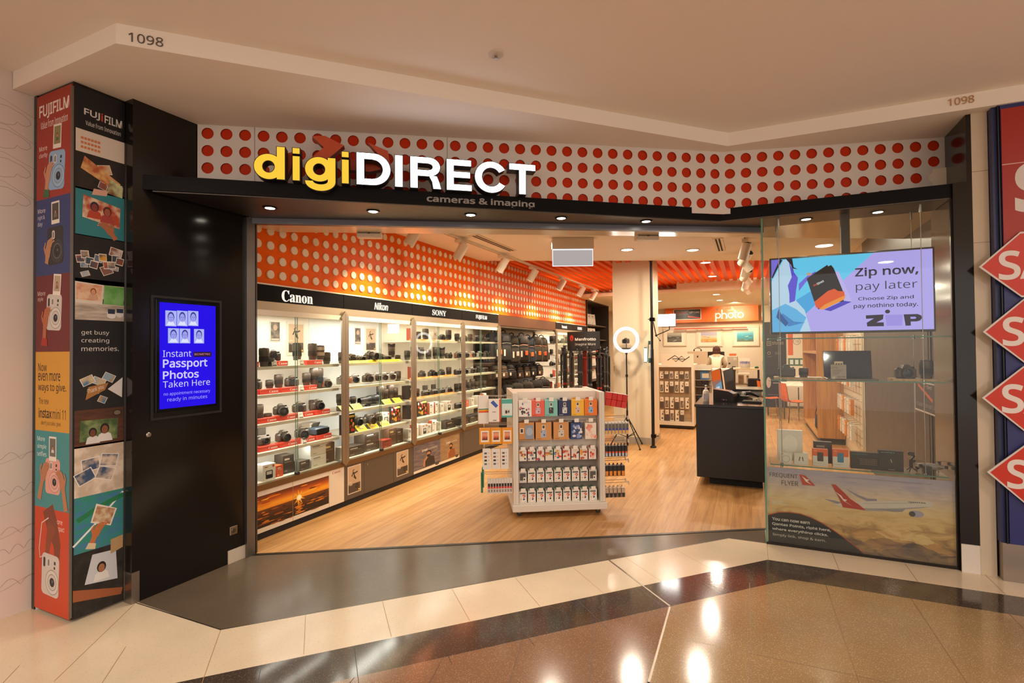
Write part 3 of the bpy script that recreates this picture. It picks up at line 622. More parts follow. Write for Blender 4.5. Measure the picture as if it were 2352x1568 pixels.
# ---------------------------------------------------------------- shop sign
D = Vector((3.43, 2.655)).normalized(); ANG = atan2(D.y, D.x); NV = Vector((D.y, -D.x))
def beam_pt(s, o): return (-3.63+D.x*s+NV.x*o, 2.035+D.y*s+NV.y*o)
sx, sy = beam_pt(1.69, .0)
sign = thing('shop_sign', 'large illuminated shop name sign with yellow and white letters above entrance', 'sign', (sx, sy, 2.80), ANG)
YL = '#ffc93e'; WL = '#f4f4ff'
def glyph(ch, x0, x1, z0, z1, e=0.):
    """outlines of one letter as convex pieces; e fattens every edge"""
    w, h, t, tv, out = x1-x0, z1-z0, .051+2*e, .043+2*e, []
    def rc(a, b, c, d): out.append([(a-e, b-e), (c+e, b-e), (c+e, d+e), (a-e, d+e)])
    def arc(cx, cz, rx, rz, a0, a1, n=18):
        rx += e; rz += e
        for k in range(n):
            a, b = rad(a0+(a1-a0)*k/n), rad(a0+(a1-a0)*(k+1)/n)
            out.append([(cx+rx*cos(a), cz+rz*sin(a)), (cx+(rx-t)*cos(a), cz+(rz-tv)*sin(a)), (cx+(rx-t)*cos(b), cz+(rz-tv)*sin(b)), (cx+rx*cos(b), cz+rz*sin(b))])
    s = .050
    if ch == 'd': rc(x1-s, z0, x1, z1); arc(x0+w*.47, z0+.083, w*.47, .086, 0, 360, 30)
    elif ch == 'g': xh = z1; rc(x1-s, 2.80, x1, xh); arc(x0+w*.46, xh-.083, w*.46, .085, 0, 360, 30); arc(x0+w*.5, 2.806, w*.5, 2.806-z0, 180, 360)
    elif ch == 'i': rc(x0, z0, x1, z0+h*.745); rc(x0, z1-.037, x1, z1)
    elif ch == 'D': rc(x0, z0, x0+s, z1); rc(x0+s, z1-.041, x0+w*.5, z1); rc(x0+s, z0, x0+w*.5, z0+.041); arc(x0+w*.48, z0+h/2, w*.52, h/2, -90, 90)
    elif ch == 'I': rc(x0, z0, x1, z1)
    elif ch == 'R': rc(x0, z0, x0+s, z1); rc(x0+s, z1-.041, x0+w*.6, z1); rc(x0+s, z0+h*.40, x0+w*.6, z0+h*.40+.041); arc(x0+w*.6, z0+h*.70, w*.37, h*.30, -90, 90); out.append([(x1-s-.004-e, z0-e), (x1+e, z0-e), (x1-.012+e, z0+h*.2), (x1-.03+e, z0+h*.40), (x1-.085-e, z0+h*.41), (x1-.062-e, z0+h*.22)])
    elif ch == 'E': rc(x0, z0, x0+s, z1); [rc(x0+s, z0+a, x1-b, z0+a+.041) for a, b in ((0, 0), (h*.42, .012), (h-.041, .004))]
    elif ch == 'C': arc(x0+w*.5, z0+h/2, w*.5, h/2, 32, 328, 40)
    elif ch == 'T': rc(x0, z1-.043, x1, z1); rc(x0+w/2-s/2, z0, x0+w/2+s/2, z1-.043)
    return out
def letter(ch, x0, x1, z0, z1, col):
    """one channel letter: black return with a lit face"""
    g = G('#0f0d0c', 'satin')
    for q in glyph(ch, x0, x1, z0, z1, .005): g.prism([(a-1.69, b-2.8) for a, b in q], -.02, .065, '#0f0d0c', 'satin', plane='xz')
    o = g.build('letter', sign); g = G(col, ('glow4' if col == WL else 'glow1.05'))
    for q in glyph(ch, x0, x1, z0, z1): g.prism([(a-1.69, b-2.8) for a, b in q], .0652, .068, col, ('glow4' if col == WL else 'glow1.05'), plane='xz')
    return g.build('lit_face', o)
for ch, x0, x1, z0, z1, col in (('d', .695, .890, 2.803, 3.026, YL), ('i', .942, .986, 2.803, 3.026, YL), ('g', 1.022, 1.222, 2.740, 2.973, YL), ('i', 1.266, 1.311, 2.803, 3.026, YL),
                               ('D', 1.366, 1.598, 2.803, 3.028, WL), ('I', 1.632, 1.684, 2.803, 3.028, WL), ('R', 1.741, 1.960, 2.803, 3.028, WL), ('E', 2.004, 2.188, 2.803, 3.028, WL), ('C', 2.214, 2.460, 2.800, 3.032, WL), ('T', 2.478, 2.680, 2.803, 3.030, WL)):
    letter(ch, x0, x1, z0, z1, col)
g = G('#b8431f', 'satin')   # folded arrow emblem standing behind the letters
def emb(pts): g.prism([(a-1.69, b-2.8) for a, b in pts], -.12, -.05, '#9a3015', 'satin', plane='xz', top='#c24a22')
def img(x, y): return (x, y)
E_ = [[(.79, 3.0), (.95, 3.05), (.90, 2.90), (.86, 2.82), (.83, 2.90), (.86, 2.96)], [(1.05, 3.165), (1.14, 3.175), (1.27, 3.115), (1.13, 2.98), (1.02, 2.985), (1.13, 3.09)], [(1.44, 3.15), (1.58, 3.10), (1.60, 2.98), (1.45, 2.935), (1.27, 2.94), (1.28, 3.02), (1.50, 3.0), (1.52, 3.06)]]
for e in E_: emb(e)
g.build('arrow_emblem', sign)
ls = thing('sign_lettering', 'grey cameras and imaging lettering on the front of black beam', 'lettering', (*beam_pt(1.86, .0), 2.71), ANG)
g = G('#3f3a37', 'satin'); g.panel((0, -.001, 0), (1, 0, 0)); g.T('cameras & imaging', 0, .0, .062, '#8f8a85', w=.83, bold=.025, depth=.004); g.build('letters', ls)
# recessed lamps under the beam
P = Proto('downlight', 'lamp')
g = G('#2b2826', 'metal'); g.lathe([(.035, 0), (.052, 0), (.052, -.006), (.037, -.004)], 20, cap=False); g.lathe([(.035, .0), (.03, .012)], 20, '#b0a89c', 'chrome', False); P.add('trim', g)
g = G('#fff3dc', 'glow14'); g.lathe([(.0, -.003), (.035, -.003)], 20, cap=False); P.add('lens', g)
for k, (x, y) in enumerate(((-3.234, 2.698), (-2.614, 3.117), (-1.994, 3.543), (-1.382, 3.964), (-.774, 4.39))):
    P.put((x, y, 2.692), f'small round recessed lamp under entrance beam, {ORD[k]} from left', group='lamps under the entrance beam')
    light('SPOT', (x, y, 2.68), 22, (1, .88, .74), .03, spot=110, name='downlight_glow')
for k, (x, y) in enumerate(((.45, 4.93), (.95, 4.93))):
    P.put((x, y, 2.692), f'small round recessed lamp above the glass window case, {ORD[k]} from left', group='lamps above the window case'); light('SPOT', (x, y, 2.68), 14, (1, .86, .68), .03, spot=110, name='downlight_glow')
sp = thing('sprinkler', 'small round white sprinkler in the concourse ceiling', 'sprinkler', (-1.351, 2.723, 3.39))
G('#cfc4b6', 'satin').lathe([(.045, 0), (.045, -.006), (.03, -.012), (.012, -.014)], 18).build('plate', sp); G('#a89c90', 'metal').lathe([(.008, -.012), (.008, -.028), (.016, -.03), (.016, -.033)], 10).build('head', sp)
n1 = thing('unit_number', 'grey number 1098 on the ceiling edge at left', 'number', (-3.02, 1.6205, 3.302))
n2 = thing('unit_number', 'faded gold number 1098 on the ceiling edge at right', 'number', (1.31, 4.588, 3.3))
g = G('#6e655d'); g.panel((0, 0, 0), (.7005, .7135, 0)); g.lay = 8; g.T('1098', 0, 0, .05, '#5f574f', w=.16, depth=.003); g.build('digits', n1)
g = G('#b98a52'); g.panel((0, 0, .02), (1, .02, 0)); g.lay = 8; g.T('1098', 0, 0, .052, '#b5854e', w=.145, depth=.003); g.build('digits', n2)

# ---------------------------------------------------------------- window case: airline poster, screen, glass shelves
po = thing('window_poster', 'airline poster of a red tailed plane over golden clouds low in the window case', 'poster', (.73, 4.75, .01))
g = G('#a89680', 'satin'); g.box(.122, 4.7485, .012, 1.345, 4.756, .63, '#b09a80')
g.panel((0, 4.7484, 0), (1, 0, 0))
g.Gr(.122, .012, 1.345, .628, ['#4e423e', '#6a5446', '#94714e', '#b58c5c', '#cda76c', '#d8b98a', '#c4aea0', '#a89fae', '#9d98ae'], 'cloud', 3, ['#7a6250', '#b8905c', '#d2a768', '#dcb67c', '#dcb880', '#dec79c', '#d2bca8', '#b8a9ae', '#a8a0b0'])
rn = random.Random(3)
def puff(x, z, w, a, b):     # a printed heap of cloud
    for k in range(9):
        u = (k-4)/4; r = w*(.20+.16*(1-u*u))*(.8+.4*rn.random()); cx = min(max(x+u*w*.8, .125+r), 1.342-r); g.E(cx, z+.5*r*(1-u*u), r, r*.62, a, 'cloud', 12, 0, b)
for x, z, w, a, b in ((1.02, .165, .2, '#c8965c', '#e0bd84'), (.80, .16, .12, '#a87c50', '#c89a62'), (1.22, .10, .13, '#9a7450', '#c2935c'), (.92, .085, .16, '#7a5f4e', '#a57c54'), (1.1, .05, .2, '#5e4e48', '#8a6c50'), (.19, .335, .07, '#cbb08a', '#ddc7a0'), (.62, .235, .1, '#b98f64', '#d6b07a')): puff(x, z, w, a, b)
g.L([(.68, .503), (.75, .46), (.813, .435), (.872, .44)], [.003, .014, .022, .02], '#8e8896')
g.L([(.531, .409), (.59, .398), (.64, .385)], [.003, .016, .02], '#8f8a98')
body = [(.583, .372), (.64, .392), (.74, .418), (.9, .437), (1.06, .456), (1.18, .468), (1.21, .46), (1.222, .449), (1.2, .43), (1.14, .412), (1.0, .378), (.87, .354), (.8, .352), (.65, .362)]
g.P(body, '#cfc4b8'); g.P([(.64, .362), (.8, .352), (.9, .36), (1.14, .412), (1.2, .43), (1.0, .395), (.85, .375)], '#a59a98')
g.P([(.575, .532), (.604, .532), (.66, .475), (.70, .43), (.755, .395), (.80, .354), (.65, .36), (.625, .43)], '#b5301c'); g.P([(.598, .478), (.64, .45), (.655, .425), (.68, .42), (.665, .408), (.72, .372), (.655, .41), (.63, .445)], '#e6ddd4')
g.P([(.85, .372), (.93, .378), (1.05, .395), (1.03, .372), (.97, .364)], '#8f8890')
g.E(1.115, .366, .045, .024, '#a39cb0', n=16); g.E(1.09, .363, .02, .02, '#4a4448', n=14)
for k in range(34): g.lay = 100; g.Rc(.785+.0095*k, .404+.0012*k, .7885+.0095*k, .408+.0012*k, '#6d6460')
g.T('QANTAS', 1.069, .444, .011, '#3b3430', w=.103, bold=.02, rot=.03)
g.T('FREQUENT', .14, .546, .041, '#4a423e', w=.203, rot=0); g.T('FLYER', .226, .492, .038, '#4a423e', w=.12)
g.P([(.354, .59), (.397, .584), (.465, .508), (.376, .508)], '#bf3a22'); g.P([(.372, .578), (.402, .556), (.425, .552), (.41, .54), (.44, .515), (.40, .535), (.39, .55)], '#eadfd4')
g.T('Qantas Points earned on eligible products and services only. Terms and conditions apply.', .62, .590, .011, '#8c8488', w=.6)
arc = [(.122, .229), (.2, .262), (.283, .272), (.36, .268), (.428, .25), (.51, .213), (.583, .169), (.64, .13), (.696, .088), (.745, .05), (.788, .014)]
g.P([(a, b+.007) for a, b in arc] + [(.122, .012)], '#b5502a'); g.P(arc + [(.122, .012)], '#1d1a19')
for t_, x_, z_, w_, h_, b_ in (('You can now earn', .152, .196, .27, .025, .025), ('Qantas Points, right here,', .152, .152, .415, .028, .025), ('where everything clicks.', .152, .112, .395, .027, .025), ('Simply link, shop & earn.', .155, .066, .375, .026, 0)): g.T(t_, x_, z_, h_, '#cfc8c0', w=w_, bold=b_, rot=0)
local(g, po, 'print')
tv = thing('television', 'large landscape screen with lilac advert hanging in the window case', 'screen', (.72, 4.84, 1.72))
g = G('#14110f', 'gloss'); g.box(.166, 4.82, 1.728, 1.276, 4.87, 2.366, bev=.004); local(g, tv, 'bezel')
g = G('#1a1715', 'satin'); g.box(.69, 4.872, 1.98, .75, 4.93, 2.694); local(g, tv, 'ceiling_mount')
g = G('#b9a8f6', 'glow1.0'); g.panel((0, 4.8195, 0), (1, 0, 0))
# artwork traced on the glass plane (y 4.73) lies 9 cm deeper: scale about the screen centre
def q(x, z): return (.72+(x-.72)*1.0, z)
g.Rc(.180, 1.745, 1.264, 2.352, '#b7a9f5')
g.P([(.18, 2.352), (.895, 2.352), (.66, 2.12), (.42, 1.885), (.18, 1.9)], '#62cdf6'); g.P([(.33, 1.987), (.42, 1.885), (.6, 2.07), (.52, 2.11)], '#3fa6e6')
g.P([(.18, 2.352), (.255, 2.352), (.18, 2.2)], '#7a6ee0')
g.P([(.18, 2.17), (.27, 2.345), (.33, 2.352), (.345, 2.25), (.355, 2.2), (.335, 2.12), (.345, 2.02), (.42, 1.92), (.46, 1.745), (.18, 1.745)], '#bcd9f2'); g.P([(.18, 1.745), (.18, 1.93), (.28, 1.98), (.36, 1.93), (.43, 1.86), (.38, 1.745)], '#5fb4ea'); g.P([(.22, 1.87), (.26, 1.9), (.34, 1.83), (.42, 1.82), (.3, 1.79)], '#3c84c8'); g.P([(.21, 1.87), (.23, 1.94), (.245, 1.9), (.3, 1.82), (.28, 1.79)], '#2a5a9a')
g.L([(.185, 2.2), (.215, 2.27), (.255, 2.35)], [.01, .014, .02], '#1c1a2a'); g.P([(.29, 2.352), (.335, 2.352), (.345, 2.28), (.375, 2.26), (.34, 2.27), (.35, 2.22), (.325, 2.3)], '#1a1826')
g.P([(.31, 2.33), (.345, 2.24), (.375, 2.19), (.36, 2.09), (.35, 2.0), (.31, 1.985), (.31, 2.06), (.3, 2.13), (.33, 2.2)], '#5a4ad6'); g.P([(.38, 2.14), (.44, 2.2), (.5, 2.235), (.505, 2.215), (.43, 2.15), (.38, 2.08)], '#6f60e0'); g.E(.455, 2.215, .02, .012, '#caa08e')
g.P([(.63, 2.22), (.66, 2.225), (.745, 1.985), (.71, 1.95), (.69, 1.99)], '#c3b4f2'); g.P([(.555, 1.92), (.69, 1.985), (.745, 1.975), (.6, 1.905)], '#4a3ec2')
g.P([(.437, 2.18), (.585, 2.282), (.588, 2.268), (.61, 2.278), (.628, 2.25), (.698, 2.03), (.69, 1.98), (.63, 1.97), (.516, 1.923), (.485, 2.0)], '#141117')
g.P([(.488, 1.985), (.585, 2.07), (.63, 2.085), (.655, 2.065), (.695, 2.06), (.70, 2.02), (.54, 1.925), (.50, 1.94)], '#e8541c'); g.P([(.52, 1.925), (.56, 1.96), (.64, 2.0), (.705, 2.03), (.695, 1.995), (.55, 1.92)], '#f59433')
g.T('digi', .488, 2.108, .018, '#e8541c', w=.028, rot=.5, bold=.02); g.T('Direct', .515, 2.122, .018, '#e8e4ea', w=.052, rot=.5, bold=.02)
TX = '#1f1a33'
g.T('Zip now,', .771, 2.152, .088, TX, w=.405, bold=.018); g.T('pay later', .775, 2.044, .083, TX, w=.393, bold=-.005); g.T('Choose Zip and', .789, 1.975, .034, TX, w=.355, bold=.012); g.T('pay nothing today.', .758, 1.914, .042, TX, w=.412, bold=.012)
DZ = '#262033'
g.P([(.837, 1.863), (.952, 1.866), (.948, 1.83), (.905, 1.805), (.952, 1.805), (.953, 1.775), (.845, 1.776), (.842, 1.805), (.89, 1.838), (.838, 1.836)], DZ); g.P([(.963, 1.862), (1.074, 1.862), (1.068, 1.777), (.97, 1.777)], '#a393ec'); g.E(.978, 1.888, .016, .015, DZ)
g.P([(1.079, 1.862), (1.165, 1.862), (1.188, 1.85), (1.192, 1.83), (1.18, 1.812), (1.16, 1.806), (1.122, 1.806), (1.122, 1.775), (1.09, 1.775)], DZ); g.P([(1.12, 1.842), (1.15, 1.842), (1.158, 1.834), (1.15, 1.826), (1.122, 1.826)], '#a99cf0')
local(g, tv, 'screen')
rods = [(.235, 4.80), (.235, 5.05), (1.19, 4.80), (1.19, 5.05), (1.30, 5.05)]
def glass_shelf(z, x0, x1, label):
    t = thing('glass_shelf', label, 'shelf', ((x0+x1)/2, 4.92, z), group='glass shelves in the window case')
    g = G('#8fb3a0', 'glass'); g.box(x0, 4.775, z-.008, x1, 5.075, z); local(g, t, 'pane')
    g = G('#4f7f6a', 'gloss'); g.box(x0, 4.772, z-.0085, x1, 4.775, z+.0005); g.box(x0-.002, 4.772, z-.0085, x0, 5.075, z+.0005); local(g, t, 'front_edge')
    for (x, y) in rods[:4]:
        g = G('#b8b4aa', 'chrome'); g.lathe([(.011, z-.018), (.011, z+.010)], 10, o=(x, y, 0)); local(g, t, 'clamp')
    return t
glass_shelf(1.693, .15, 1.34, 'glass shelf just below the lilac screen in the window case'); glass_shelf(1.350, .165, 1.325, 'middle glass shelf holding cameras on wooden boards in the window case'); glass_shelf(.652, .15, 1.32, 'lowest glass shelf holding boxes and drone in the window case')
for k, (x, y) in enumerate(rods[:4]):
    t = thing('suspension_rod', f'thin steel rod carrying the window shelves, {("front left", "back left", "front right", "back right")[k]} of the case', 'rod', (x, y, .64), group='rods of the window shelves')
    G('#a8a298', 'metal').lathe([(.0028, -.62), (.0028, 2.02)], 6).build('rod', t); G('#b8b4aa', 'metal').lathe([(.009, 1.99), (.009, 2.05)], 8).build('ceiling_fixing', t)

# ---------------------------------------------------------------- neighbouring shop: banner and SALE diamonds
bn = thing('banner', 'tall red banner with white lettering on the neighbouring shop front', 'banner', (1.95, 4.6, 2.1))
g = G('#8f1f12', 'satin'); g.box(1.602, 4.612, 2.3, 2.9, 4.619, 3.25, '#a3240f'); g.panel((0, 4.6115, 0), (1, 0, 0)); g.T('SUPER', 1.665, 2.52, .34, '#d8cfca', w=1.0, bold=.05); g.Rc(1.602, 2.86, 2.4, 2.866, '#d8b0a4'); local(g, bn, 'print')
SD = Proto('sale_sign', 'sign')
H = .222
def arrow(e): return [(e*1.4, 0), (H, -H+e), (1.3, -H+e), (1.3, H-e), (H, H-e)]
g = G('#cfc4bc', 'satin'); g.prism(arrow(0), 0, .008, '#d8cfc8', plane='xz'); SD.add('board', g)
g = G('#c9301a', 'satin'); g.panel((0, -.0085, 0), (1, 0, 0)); g.P(arrow(.012), '#c9301a'); i = SD.add('face', g)
g = G('#e3dad4', 'satin'); g.panel((0, -.0092, 0), (1, 0, 0)); g.T('SALE', .105, -.10, .2, '#e3dad4', w=.5, bold=.022); SD.add('lettering', g, i)
for k, (z, x) in enumerate(((2.165, 1.459), (1.713, 1.472), (1.255, 1.460), (.745, 1.478))):
    SD.put((x, 4.60, z), f'red pointed sale sign on neighbouring shop, {("topmost", "second from top", "third from top", "lowest")[k]} of the column', group='sale signs on the neighbouring shop')

# ---------------------------------------------------------------- goods: cameras, lenses, boxes
def lift(c, t=.24):
    a = lin(c); b = lin('#8a7762'); q = [a[i]*(1-t)+b[i]*t for i in range(3)]
    return '#%02x%02x%02x' % tuple(int(255*(1.055*v**(1/2.4)-.055 if v > .0031 else v*12.92)+.5) for v in q)
def dslr(name, body, trim, lens=.07, lr=.034, grip=True, hump=True, flip=False, lc='#1b1918', top='#2a2725'):
    """camera standing on its base, lens towards -y; parts: body, grip, viewfinder, dial, lens (> focus_ring, front_glass)"""
    body, trim, lc, top = lift(body), lift(trim), lift(lc, .14), lift(top)
    P = Proto(name, 'camera')
    g = G(body, 'satin'); g.box(-.065, -.022, 0, .065, .024, .075, bev=.010); g.box(-.055, -.012, .075, -.02, .014, .079, top, bev=.003); P.add('body', g)
    if grip:
        g = G(trim, 'satin'); g.box(-.068, -.042, .002, -.034, -.018, .072, bev=.012); P.add('grip', g)
    if hump:
        g = G(body, 'satin'); g.ring([[(-.032, -.03, .072), (.032, -.03, .072), (.03, .022, .072), (-.03, .022, .072)], [(-.022, -.034, .092), (.022, -.034, .092), (.024, .02, .092), (-.024, .02, .092)], [(-.014, -.022, .101), (.014, -.022, .101), (.016, .016, .101), (-.016, .016, .101)]], cap=True, sm=False); g.box(-.012, -.012, .100, .012, .012, .104, '#6b655d', 'metal'); P.add('viewfinder', g)
    g = G('#3a3632', 'metal'); g.lathe([(.012, .075), (.012, .085), (.009, .087)], 12, o=(.045, 0, 0)); g.lathe([(.007, .075), (.007, .082)], 10, o=(-.05, -.02, 0)); P.add('dial', g)
    if lens:
        g = G(lc, 'satin'); g.lathe([(lr, -.02), (lr, .028), (lr*1.04, .03), (lr*1.04, .02+lens*.6), (lr*1.1, .024+lens*.6), (lr*1.1, .02+lens), (lr*.92, .02+lens), (lr*.88, .01+lens)], 20, axis='y', cap=False, o=(.005, -.0, .038))
        g.v = [(x, y if y < 1 else y, z) for x, y, z in g.v]; i = P.add('lens', g)
        g = G('#0f0e0e', 'matte'); g.lathe([(lr*1.06, .03+lens*.18), (lr*1.09, .034+lens*.18), (lr*1.09, .03+lens*.42), (lr*1.06, .034+lens*.42)], 20, axis='y', cap=False, o=(.005, 0, .038)); P.add('focus_ring', g, i)
        g = G('#1a2430', 'mirror'); g.lathe([(.0, .012+lens), (lr*.6, .010+lens), (lr*.9, .006+lens)], 18, axis='y', cap=False, o=(.005, 0, .038)); P.add('front_glass', g, i)
    else:
        g = G('#141212', 'satin'); g.lathe([(lr, .0), (lr, .030), (lr*.9, .034), (.0, .034)], 20, axis='y', cap=False, o=(.005, 0, .038)); P.add('body_cap', g)
    if flip:
        g = G('#2b2723', 'satin'); g.box(-.04, .02, .085, .04, .027, .15, bev=.003); g.box(-.035, .0185, .09, .035, .02, .145, '#4b453d', 'gloss'); P.add('flip_screen', g)
    return P
def fix_axis(P): return P
def lens_p(name, h, r, c='#221e1b', band=None, hood=False):
    c = lift(c); P = Proto(name, 'lens')
    g = G(c, 'satin'); g.lathe([(r*.82, 0), (r*.86, .012), (r*.9, h*.2), (r, h*.24), (r, h*.62), (r*1.06, h*.66), (r*1.06, h*.94), (r*.98, h), (r*.0, h*.985)], 22, cap=False); g.lathe([(0, 0), (r*.82, 0)], 22, cap=False)
    if band:
        g.lathe([(r*1.065, h*.3), (r*1.07, h*.3), (r*1.07, h*.55), (r*1.065, h*.55)], 22, band, 'satin', False); g.lathe([(r*1.075, h*.7), (r*1.08, h*.7), (r*1.08, h*.92), (r*1.075, h*.92)], 22, band, 'satin', False)
    i = P.add('barrel', g)
    g = G('#100f0e', 'matte')
    for k in range(5): z = h*(.28+.06*k); g.lathe([(r*1.0, z), (r*1.045, z+.001), (r*1.045, z+h*.04), (r*1.0, z+h*.042)], 22, cap=False)
    P.add('focus_ring', g)
    if hood:
        g = G('#191715', 'satin'); n = 24; rows = []
        for kk, (rr, z) in enumerate(((r*1.06, h*.95), (r*1.15, h*1.3))):
            rows.append([(rr*cos(2*pi*k/n), rr*sin(2*pi*k/n), z - (kk*h*.16*(cos(4*pi*k/n)+1)/2)) for k in range(n)])
        g.ring(rows, cap=False); P.add('lens_hood', g)
    else:
        g = G('#0e0d0c', 'satin'); g.lathe([(r*.98, h), (r*.96, h+.005), (r*.0, h+.006)], 22, cap=False); g.box(-r*.3, -.003, h+.005, r*.3, .003, h+.008); P.add('lens_cap', g)
    g = G('#8e2b22' if not band else '#b8ab98', 'satin'); g.lathe([(r*1.068, h*.955), (r*1.07, h*.955), (r*1.07, h*.965), (r*1.068, h*.965)], 22, cap=False); P.add('colour_ring', g)
    return P
def carton(name, w, d, h, c, side=None, art=None, top=None, tab=False, cat='box'):
    """closed printed carton, printed front towards -y"""
    P = Proto(name, cat); g = G(c, 'satin'); g.box(-w/2, -d/2, 0, w/2, d/2, h, side or c); i = P.add('carton', g)
    f = G(c, 'satin'); f.panel((0, -d/2-.0004, 0), (1, 0, 0)); f.Rc(-w/2, 0, w/2, h, c)
    if art: art(f, w, h)
    P.add('printed_front', f, i)
    f = G(top or c, 'satin'); f.box(-w/2+.001, -d/2+.001, h, w/2-.001, d/2-.001, h+.0015, top or c); P.add('lid', f)
    if tab:
        t = G(side or c, 'satin'); t.box(-w*.22, d/2-.003, h, w*.22, d/2, h+.016, side or c); P.add('hang_tab', t)
    return P
Cb = dslr('camera', '#26221f', '#1d1a18', .06)
Cl = dslr('camera', '#24211e', '#1b1917', .10, .038)
Cn = dslr('camera', '#3a352f', '#2a2622', 0)
Cg = dslr('camera', '#a49c90', '#2b2622', .045, .03, grip=False)
Cr = dslr('camera', '#b4aca0', '#a8522e', .045, .03, grip=True)
Cf = dslr('camera', '#332d28', '#26221f', .035, .027, hump=False, flip=True)
Cm = dslr('camera', '#2e2a26', '#26221f', .03, .026, hump=False)
Lt = lens_p('lens', .16, .042); Lm = lens_p('lens', .115, .038); Ls = lens_p('lens', .07, .034); Lh = lens_p('lens', .13, .04, hood=True); Lw = lens_p('lens', .14, .042, '#2a2521', '#d8c8ac'); Lx = lens_p('lens', .20, .044)
PR = Proto('projector', 'projector'); g = G('#3f4c58', 'satin'); g.box(-.10, -.06, 0, .10, .06, .07, bev=.012); PR.add('body', g); g = G('#121112', 'satin'); g.box(-.085, -.065, .008, .095, -.058, .062, bev=.004); PR.add('front', g); g = G('#4a453c', 'satin'); g.at(0, .04, .07, 0, .5); g.box(-.05, -.002, 0, .05, .004, .05); PR.add('screen', g)
LH = Proto('lens', 'lens'); g = G('#2a2622', 'satin'); g.lathe([(.034, -.13), (.04, -.08), (.042, -.02), (.05, .0), (.05, .10), (.056, .11), (.056, .15), (.0, .15)], 20, axis='x', o=(0, 0, .07), cap=False); LH.add('barrel', g); g = G('#171513', 'satin'); g.box(-.03, -.02, 0, .03, .02, .02, bev=.004); g.box(-.012, -.01, .02, .012, .01, .03); LH.add('tripod_foot', g); g = G('#100f0e', 'matte'); g.lathe([(.051, .02), (.0525, .022), (.0525, .08), (.051, .082)], 20, axis='x', o=(0, 0, .07), cap=False); LH.add('focus_ring', g)
# small shelf furniture
RI = Proto('shelf_riser', 'display block'); g = G('#d23a26', 'satin'); g.box(-.10, -.02, 0, .10, .05, .045, bev=.002); i = RI.add('block', g); g = G('#f2e6dc'); g.panel((0, -.0205, 0), (1, 0, 0)); g.T('Canon', -.005, .012, .022, '#f4e9e0', w=.095, base=True); RI.add('lettering', g, i)
YW = Proto('shelf_riser', 'display block'); g = G('#e8c41a', 'satin'); g.prism([(-.03, 0), (.05, 0), (.05, .05), (.03, .055)], -.075, .075, '#4e4a3c', 'satin', plane='yz'); g.poly([(-.0752, -.031, .0), (.0752, -.031, .0), (.0752, .029, .056), (-.0752, .029, .056)], '#ecc71c'); i = YW.add('block', g); g = G('#2a2412'); g.panel((0, -.022, .0095), (1, 0, 0), (0, .73, .685)); g.T('Nikon', -.04, .012, .02, '#2a2412', w=.08, bold=.02); YW.add('lettering', g, i)
OS = Proto('shelf_label', 'shelf label'); g = G('#e8791a', 'satin'); g.prism([(-.012, 0), (.03, 0), (.03, .02)], -.13, .13, '#e8791a', 'satin', plane='yz'); OS.add('strip', g); g = G('#f5d8b0'); g.panel((0, -.0118, .0009), (1, 0, 0), (0, .9, .43)); g.Rc(-.05, .014, -.01, .022, '#f5d8b0'); g.Rc(.02, .014, .07, .022, '#f5d8b0'); OS.add('print', g)
PC = Proto('price_card', 'price card'); g = G('#f0e6d4', 'satin'); g.prism([(-.03, 0), (.02, 0), (.004, .055), (-.004, .055)], -.022, .022, '#ece2d0', 'satin', plane='yz'); PC.add('card', g); g = G('#2b2622'); g.panel((0, -.0305, .0), (1, 0, 0), (0, .427, .904)); g.T('$', -.014, .02, .012, '#2b2622', bold=.01); g.Rc(-.016, .04, .014, .044, '#3b352f'); g.Rc(-.018, .004, .018, .013, '#2b2622'); PC.add('print', g)
def lines_art(c1, c2='#4a4640'):
    def f(g, w, h):
        g.Rc(-w*.36, h*.74, w*.1, h*.84, c1); g.Rc(-w*.36, h*.62, w*.3, h*.66, c2); g.Rc(-w*.36, h*.12, -w*.1, h*.2, c2)
    return f
def binder_art(g, w, h):
    g.Rc(-w/2, 0, w/2, h, '#17130f'); r = random.Random(7)
    for k in range(22): g.E((r.random()-.5)*w*.84, h*(.1+.8*r.random()), w*.07, w*.09, r.choice(['#d8402a', '#e8662a', '#d8d0c4', '#3a2a20', '#c8301c', '#e09a3a']), n=9, rot=r.random())
    g.Rc(-w*.08, h*.08, w*.08, h*.34, '#e8a820'); g.Rc(w*.05, h*.82, w*.45, h*.93, '#e8b84a')
def printer_art(g, w, h):
    g.RR(-w*.28, h*.1, w*.28, h*.62, w*.08, '#1d1b1b'); g.Rc(-w*.2, h*.36, w*.2, h*.56, '#cfcac0'); g.E(w*.32, h*.86, w*.09, w*.09, '#c8301c', n=12); g.Rc(-w*.38, h*.82, -w*.1, h*.88, '#c8301c')
